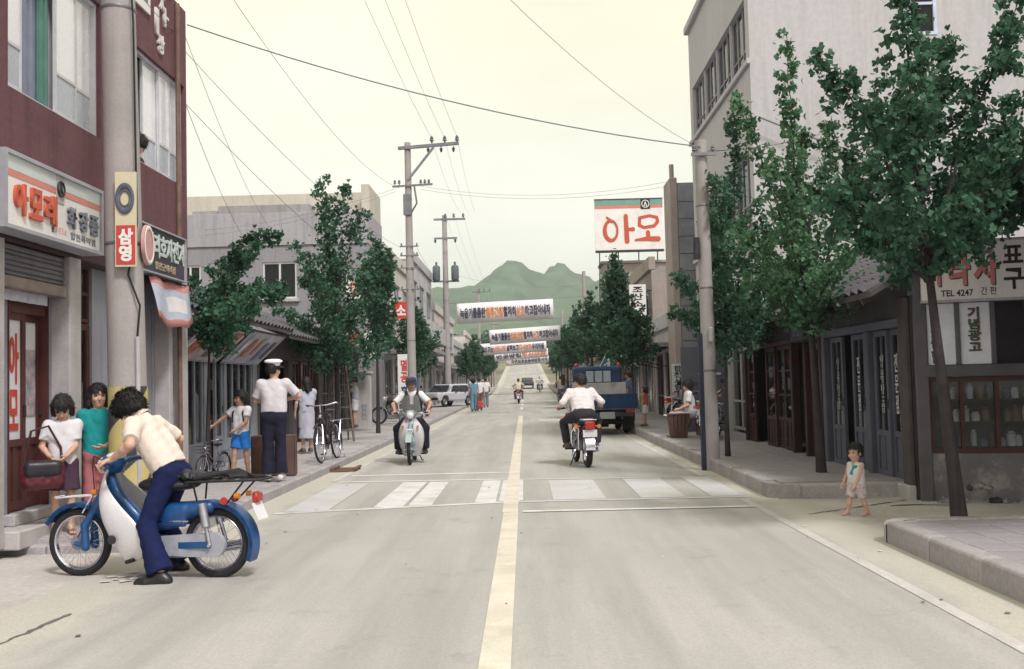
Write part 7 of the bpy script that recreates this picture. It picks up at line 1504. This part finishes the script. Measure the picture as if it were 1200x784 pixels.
moped('blue step-through moped with white leg shield and black rear luggage rack', MO, MR, BLUE, WHITE_SH, cargo=True)
person('person', 'bushy-haired person in cream shirt and navy flares bending over the blue moped', MO, MR, 1.67, .0075, lean=32, pel=(-.22, .0, .845), look=(-8, 58, 0), hk=(.35, .8), fat=.95, wl=(.135, .315, .985), wr=(.135, -.315, .985), al=(-.27, .285, .085), ar=(-.12, -.27, .085), pl=(-.5, .7, -.3), pr=(-.5, -.7, -.3), kl=(1, .15, 0), kr=(1, -.15, 0),
       shirt=CREAMSH, sleeve=.80, hem=.06, pants=NAVY, leglen=2, flare=.105, shoes=('shoe', BLACKSHOE), hair='bushy', collar=True, fl=(1, .25, -.25), fr=(1, -.25, -.25), gripl=(0, 0, -1), gripr=(0, 0, -1), seed=4, lo_fold=.005, tl=14)
# two girls by the red doors
gx = lambda px, py, z: tuple(at_z(px, py, z))
p = (-4.28, 9.95); r, J = person('person', 'girl in teal tee and dusty rose trousers standing by the red doors', (p[0], p[1], ZL), -72, 1.40, .009, hs=1.20, legk=.97, look=(14, 0, 0), wl=(.21, .10, 1.02), wr=(.05, -.30, .84), pl=(-.3, 1, -.1), shirt=TEAL, sleeve=.62, hem=-.03, pants=ROSE, leglen=2, flare=.085, hair='bob', shoes=('shoe', WHITESHOE), fl=(.3, -.8, -.2), tl=20, tr=-14, seed=9, fat=.92)
p = (-4.50, 9.66); r, J = person('person', 'girl in white tee looking down into her maroon shoulder bag', (p[0], p[1], ZL), -62, 1.30, .010, hs=1.24, legk=.96, look=(-10, 38, 0), wl=(.24, .02, 1.0), wr=(.22, -.16, 1.0), shirt=WHITESH, sleeve=.7, hem=-.03, skirt=(mat('dark_plum_cloth', (.06, .03, .05), .9, .15, 5), .34), hair='bob', shoes=('slipper', mat('red_slipper', (.3, .04, .05), .7, .1, 5)), skin=SKIN, seed=12, fat=.9)
bgx = thing('shoulder_bag', 'bulging maroon and black shoulder bag held by girl in white', 'bag', (p[0]-.07, p[1]-.26, ZL+.60), -62); F = Field((-.2, -.3, -.2), (.2, .3, .25), .012); F.box((0, 0, 0), (.085, .19, .13), None, .07, .03).wrinkle(.008, 28, 3); F.build('body', mat('maroon_leather', (.095, .013, .02), .42, .25, 4, .2, 60, spec=.5), bgx); F = Field((-.2, -.3, -.2), (.2, .3, .25), .012); F.box((.03, 0, .06), (.075, .17, .085), None, .06, .03); F.build('flap', mat('black_leather2', (.025, .022, .025), .4, .2, 5, .2), bgx)
MB().tube([(0, .17, .08), (-.1, .16, .25), (-.06, .05, .46), (-.0, -.1, .42), (.0, -.17, .08)], .012, 6).build('strap', mat('dark_strap', (.05, .02, .02), .6, .2, 5), bgx, True)
# boy with the small bicycle
p = gx(283, 564, ZL); r, J = person('person', 'boy in white tee with dark satchel straps and bright blue shorts', (p[0], p[1], ZL+g(p[1])), -108, 1.27, .012, hs=1.27, legk=.97, look=(-30, 5, 0), wl=(.22, .02, 1.0), wr=(.28, -.48, 1.08), pl=(-.3, 1, -.1), ar=(.16, -.09, .085), al=(-.12, .09, .10), shirt=WHITESH, sleeve=.55, hem=-.02, pants=BLUESH, leglen=.72, hair='bowl', shoes=('slipper', TANSL), skin=SKIN_D, seed=15, fat=.9)
MB().tube([tuple(x) for x in (J['shl']/J['S']*1.0+np.array((-.02, -.06, .06)), J['shl']/J['S']+np.array((.11, -.05, -.05)), J['shl']/J['S']+np.array((.10, -.03, -.25)))], .016, 6).tube([tuple(x) for x in (J['shr']/J['S']+np.array((-.02, .06, .06)), J['shr']/J['S']+np.array((.11, .05, -.05)), J['shr']/J['S']+np.array((.10, .03, -.25)))], .016, 6).build('satchel_strap', DKNAVY, r, True)
p = gx(255, 563, ZL); bicycle('small black child bicycle pushed by the boy in blue shorts', (p[0]+.05, p[1]-.35, ZL+g(p[1])), -100, mat('worn_steel', (.2, .2, .21), .45, .2, 5, .1, metal=.5), R=.20, basket=True)
# white-capped man seen from behind
p = gx(322, 566, ZL); r, J = person('person', 'person in white peaked cap and pale shirt with dark trousers, seen from behind', (p[0], p[1], ZL+g(p[1])), 98, 1.70, .012, look=(-42, 4, 0), wl=(.24, .10, 1.18), wr=(.22, -.16, 1.18), pl=(-.4, .7, -.4), pr=(-.3, -1, -.2), shirt=GREYSH, sleeve=.8, hem=.06, pants=DKNAVY, leglen=2, flare=.10, hair='short', shoes=('shoe', WHITESHOE), belt=BLACKSHOE, seed=22, fat=1.04)
cap = mat('cap_white', (.74, .73, .70), .7, .05, 5, .05); HP = J['HP']
o = MB().lathe([(0, .075), (.09, .070), (.128, .052), (.132, .035), (.10, .012), (.098, -.02), (.09, -.02)], n=26).build('cap', cap, r, True, tuple(HP(-.01, 0, .085)), (R_(4), R_(-4), R_(-42))); o['label'] = 'white peaked cap'
vis = MB(); n = 12
for i in range(n+1): a = R_(-62+124*i/n); vis.v += [(.095*math.cos(a), .095*math.sin(a), -.012), (.165*math.cos(a), .135*math.sin(a), -.045)]
vis.f = [(2*i, 2*i+1, 2*i+3, 2*i+2) for i in range(n)]; vis.mi = [0]*n; v_ = vis.build('cap_peak', BLACKSHOE, r, True, tuple(HP(-.01, 0, .085)), (0, 0, R_(-42))); v_.modifiers.new('t', 'SOLIDIFY').thickness = .005
# bicycle, girl in pale dress, man at the gate wall
p = gx(384, 543, ZL); bicycle('dark roadster bicycle parked on its stand on the left pavement', (p[0]+.0, p[1]+.2, ZL+g(p[1])), -94, BLACKP, R=.34, lean=4)
p = gx(360, 533, ZL); person('person', 'long-haired person in loose pale dress behind the parked bicycle', (p[0], p[1], ZL+g(p[1])), 120, 1.50, .016, hs=1.1, look=(0, 10, 0), wr=(.20, -.2, .9), shirt=PALEBL, sleeve=.7, hem=0, skirt=(mat('pale_dress', (.42, .42, .44), .9, .1, 4), .62), hair='long', shoes=('shoe', BROWN), seed=31)
p = gx(419, 504, ZL); person('person', 'person in grey tee and white shorts reaching towards the gate wall', (p[0]-.05, p[1]-.1, ZL+g(p[1])), 175, 1.56, .018, hs=1.05, look=(0, 8, 0), wl=(.36, .12, 1.22), wr=(.32, -.1, 1.15), shirt=mat('dusty_grey_tee', (.36, .37, .38), .9, .1, 5), sleeve=.6, hem=-.02, pants=WHITESH, leglen=.8, hair='short', shoes=('shoe', BROWN), seed=33)
person('person', 'dark-clothed person standing in the shop doorway behind the boy', (-5.75, 18.1, ZL+g(18)), 0, 1.55, .02, look=(-20, 5, 0), shirt=DKNAVY, sleeve=.7, pants=BROWN, leglen=2, hair='short', shoes=('shoe', BLACKSHOE), seed=35)
# person leaning at the upper window
person('person', 'dark-haired person leaning out of the upper window of the maroon building', (XA-.46, 12.44, 3.062), -12, 1.76, .016, lean=38, look=(-25, 30, 0), wl=(-.02, .24, 1.0), wr=(-.02, -.24, 1.0), shirt=BROWN, sleeve=2, pants=DKNAVY, leglen=2, hair='bushy', shoes=('shoe', BLACKSHOE), seed=36)
# riders
def rider_pose(z=.80, x=-.2, lean=12): return dict(pel=(x, 0, z), lean=lean, footp=0)
L = (-2.18, 19.1); mz = g(L[1])
moped('white step-through moped with pale green fork and clear windscreen, head-on', (*L, mz), -88, mat('moped_mint', (.34, .42, .38), .4, .08, 4, 0, coat=.3), mat('moped_ivory', (.66, .65, .60), .4, .06, 4, 0, coat=.2), screen=True, fork=mat('fork_mint', (.22, .31, .29), .4, .1, 4, 0))
r, J = person('person', 'rider in blue helmet and dark vest on the white moped', (*L, mz), -88, 1.68, .013, pel=(-.22, 0, .83), lean=8, look=(0, 6, 0), wl=(.13, .31, .99), wr=(.13, -.31, .99), al=(.06, .25, .265), ar=(.06, -.25, .265), pl=(-.3, 1, -.3), pr=(-.3, -1, -.3), kl=(1, .5, .5), kr=(1, -.5, .5), shirt=WHITESH, sleeve=.8, hem=.05, pants=DKNAVY, leglen=2, flare=.085, hair='helmet', shoes=('shoe', BLACKSHOE), skin=SKIN_D, fl=(1, .2, -.3), fr=(1, -.2, -.3), gripl=(0, 0, -1), gripr=(0, 0, -1), collar=True, seed=41)
HP = J['HP']; F = Field(np.array(HP(0, 0, 0))-.2, np.array(HP(0, 0, 0))+.22, .01); F.ell(HP(-.012, 0, .055), (.135, .120, .125), J['MH'], 0).cone(HP(-.04, 0, .0), HP(-.04, 0, -.03), .118, .112, .03).box(HP(.14, 0, -.06), (.10, .2, .10), J['MH'], .02, .01, 'd').plane(HP(0, 0, -.055), -J['MH'][:, 2]); F.build('helmet', mat('helmet_blue', (.05, .12, .23), .35, .1, 4, 0, coat=.3), r)
o = MB().arcsheet((0, 0, 0), .16, -6, 30, -.10, .10, 5, .004).build('helmet_peak', BLACKP, r, True, tuple(HP(.02, 0, .055)), (0, R_(-4), 0))
t_ = J['t']; F = Field(J['pel']/J['S']-.3, J['neck']/J['S']+.3, .013); pe = J['pel']/J['S']
for sy in (1, -1): F.cone(pe+t_*.14+np.array((0, sy*.055, 0)), pe+t_*.38+np.array((0, sy*.08, 0)), .127, .133, .05); F.cone(pe+t_*.40+np.array((0, sy*.06, 0)), pe+t_*.475+np.array((0, sy*.115, 0)), .098, .080, .04)
F.plane(pe+t_*.10, -t_).box(pe+t_*.46+np.array((.12, 0, 0)), (.12, .035, .16), None, .01, .02, 'd').cone(pe+t_*.44, pe+t_*.7, .08, .09, .01, op='d'); F.build('vest', mat('black_vest', (.03, .03, .035), .85, .15, 5), r)
L = (.98, 17.75); mz = g(L[1])
motorcycle('black motorcycle with red tail light ridden away up the street', (*L, mz), 96, mat('moto_dark', (.03, .028, .035), .3, .1, 4, 0, coat=.3))
r, J = person('person', 'rider in white long-sleeved shirt hunched on black motorcycle', (*L, mz), 96, 1.72, .012, pel=(-.30, 0, .865), lean=33, look=(55, 4, 0), wl=(.05, .35, 1.03), wr=(.05, -.35, 1.03), al=(-.02, .26, .38), ar=(-.02, -.26, .38), pl=(-.6, .45, -.5), pr=(-.6, -.45, -.5), kl=(1, .6, .4), kr=(1, -.6, .4), shirt=mat('white_jersey', (.66, .61, .55), .9, .06, 5, .2), sleeve=2, hem=.05, pants=mat('black_trousers', (.03, .028, .032), .9, .15, 5, .2), leglen=2, flare=.075, hair='short', hairk=1.08, shoes=('shoe', BROWN), fl=(1, .2, -.3), fr=(1, -.2, -.3), gripl=(0, 0, -1), gripr=(0, 0, -1), seed=43, fat=1.22, lo_fold=.006)
def far_rider(label, plabel, x, y, rz, shirt, pants, bike='moto'):
    z = g(y); motorcycle(label, (x, y, z), rz, mat('moto_red', (.25, .03, .03), .4, .1, 4, 0) if bike == 'red' else BLACKP, detail=False) if bike != 'bicycle' else bicycle(label, (x, y, z), rz, BLACKP)
    person('person', plabel, (x, y, z), rz, 1.68, .022, pel=(-.28, 0, .87) if bike != 'bicycle' else (-.24, 0, .96), lean=16, wl=(.08, .3, 1.03), wr=(.08, -.3, 1.03), al=(-.02, .24, .38) if bike != 'bicycle' else (-.04, .12, .22), ar=(-.02, -.24, .38) if bike != 'bicycle' else (-.06, -.12, .52), kl=(1, .4, .4), kr=(1, -.4, .4), pl=(-.4, 1, -.1), pr=(-.4, -1, -.1), shirt=shirt, sleeve=.8, pants=pants, leglen=2, flare=.07, hair='short', shoes=('shoe', BLACKSHOE), seed=50+int(y))
far_rider('small red motorcycle far down the middle of the road', 'rider in pale yellow shirt on small red motorcycle far down the road', -.42, 66, 88, mat('pale_yellow_cloth', (.58, .54, .36), .9, .06, 5), BROWN, 'red')
far_rider('dark motorcycle coming over the distant crossing', 'rider in white on the dark motorcycle at the distant crossing', 1.55, 104, -90, WHITESH, DKNAVY)
far_rider('dark bicycle ridden along the right side of the road', 'cyclist in olive shirt riding beyond the truck', 2.2, 62, 94, mat('olive_cloth', (.24, .21, .14), .9, .06, 5), GREYTR, 'bicycle')
# far car and parked hatchback, truck
hatchback('small dark car far up the road near the banners', (.3, 118, g(118)), 90, mat('car_dark', (.08, .09, .11), .3, .1, 2, 0, coat=.4))
hatchback('silver hatchback parked half on the left pavement', (-4.5, 57.5, g(57.5)+ZL), -122, mat('car_silver', (.48, .48, .46), .4, .06, 2, 0, coat=.3))
pickup_truck('blue flatbed truck parked at the right kerb, seen from behind', (2.16, 27.6, g(27.6)), 91, mat('truck_blue', (.010, .042, .105), .5, .15, 2.5, 0, stain=.25, spec=.25))
# people further on
def stand(label, x, y, z, rz, h, shirt, pants, hair='short', hs=1.0, look=(0, 0, 0), leglen=2, vox=.02, **k): return person('person', label, (x, y, z), rz, h, vox, hs=hs, look=look, shirt=shirt, sleeve=.7, hem=-.02, pants=pants, leglen=leglen, hair=hair, shoes=('shoe', BROWN), seed=60+int(y+x*7), **k)
BLUGR = mat('teal_grey_cloth', (.13, .25, .29), .9, .1, 5)
stand('person in blue-green outfit carrying a red bag along the left kerb', -2.55, 49.5, g(49.5), 100, 1.62, BLUGR, BLUGR, 'bob', ar=(.14, -.09, .085), al=(-.12, .09, .1)); rbg = thing('red_bag', 'red shopping bag carried by the person in blue-green', 'bag', (-2.24, 49.45, g(49.5)+.38), 0); F = Field((-.2, -.15, -.2), (.2, .15, .25), .02); F.box((0, 0, 0), (.13, .07, .17), None, .04); F.build('body', mat('red_plastic', (.5, .05, .04), .5, .1, 5), rbg); MB().tube([(-.08, 0, .15), (-.05, 0, .36), (.05, 0, .36), (.08, 0, .15)], .012, 6).build('handle', mat('red_plastic', (.5, .05, .04), .5), rbg)
stand('person in white shirt walking beside blue-green clad person', -2.35, 51.2, g(51.2), 95, 1.66, WHITESH, BROWN); stand('person in white shirt and grey trousers ahead of the pair', -2.25, 57, g(57), 92, 1.65, WHITESH, GREYTR, ar=(.14, -.09, .085)); stand('person in pale cap near the silver hatchback', -2.9, 55, g(55), 60, 1.62, WHITESH, GREYTR)
for k, (x, y) in enumerate(((-3.9, 74), (-4.1, 81), (-3.6, 90), (-4.2, 97), (3.6, 66), (3.9, 76), (3.5, 86), (4.0, 70))): stand('pedestrian on the far pavement under the trees', x, y, g(y)+(ZL if x < 0 else ZR), 90 if k % 2 else -90, 1.6, [WHITESH, BLUGR, ROSE, CREAMSH][k % 4], [GREYTR, DKNAVY, BROWN][k % 3], vox=.028, group='pedestrians on the far pavements')
stand('person in faded blue standing at the truck side', 3.05, 29.4, g(29.4), 160, 1.66, mat('faded_blue_cloth', (.13, .18, .28), .9, .1, 5), mat('faded_blue_cloth', (.13, .18, .28)))
stand('small child in orange top and white skirt by the truck wheel', 3.25, 27.2, g(27)+ZR-.0, 150, 1.08, mat('orange_cloth', (.42, .13, .07), .9, .1, 5), WHITESH, 'bob', 1.35, leglen=.8, legk=.9)
person('person', 'person in white shirt sitting on stool behind the wooden bin', (3.72, 22.5, ZR+g(22.5)), 178, 1.62, .015, pel=(0, 0, .50), lean=6, look=(10, 5, 0), al=(.40, .12, .085), ar=(.38, -.12, .085), wl=(.30, .12, .62), wr=(.28, -.12, .62), shirt=WHITESH, sleeve=.7, hem=.03, pants=mat('pale_trousers', (.34, .33, .32), .9, .1, 5), leglen=2, hair='bushy', shoes=('slipper', BROWN), seed=71)
# toddler
p = gx(1005, 606, 0); r_, J_ = person('person', 'barefoot toddler in white and teal vest and patterned shorts', (p[0], p[1], 0), 205, .775, .0125, hs=1.70, legk=.74, look=(15, 6, 0), ar=(.16, -.15, .085), al=(-.17, .15, .085), wl=(.20, .16, .72), wr=(.12, -.30, .74), pl=(-1, 1.0, .1), pr=(-.6, -.6, -.3), shirt=mat('vest_white', (.62, .6, .55), .9, .08, 6, .2), tank=True, hem=.05, pants=mat('print_shorts', (.58, .52, .49), .9, .06, 5, .1, stain=.85, stain_col=(.35, .14, .13), stain_scale=16), leglen=.88, hair='short', hairk=1.0, skin=SKIN, seed=81, fat=1.3, curl=40)
F = Field(J_['pel']/J_['S']-.3, J_['neck']/J_['S']+.25, .012); pe = J_['pel']/J_['S']; t_ = J_['t']; F.cone(pe+t_*.27+np.array((.06, .02, 0)), pe+t_*.44+np.array((.045, .09, 0)), .105, .085, .03).plane(pe+t_*.26, -t_).plane(pe+t_*.47, t_); F.build('teal_panel', TEAL, r_)
# parked two-wheelers
RED = mat('moto_maroon', (.22, .025, .03), .35, .1, 4, 0, coat=.3)
motorcycle('maroon motorcycle parked against the brown doors of tiled shop', (4.0, 21.4, ZR+g(21.4)), 70, RED, detail=False, lean=-5)
motorcycle('dark motorcycle parked beside the bookshop sign', (4.1, 25.2, ZR+g(25.2)), -70, BLACKP, detail=False, lean=5); bicycle('bicycle leaning by the wing wall', (3.95, 23.2, ZR+g(23.2)), 120, CHROME, lean=8)
motorcycle('dark motorcycle parked beneath the tall vertical sign', (-4.45, 34.6, zg(34.6)), 200, BLACKP, detail=False, lean=6); motorcycle('chrome-racked motorcycle parked behind the white moped', (-4.3, 41.0, zg(41)), 250, BLACKP, detail=False, lean=6)
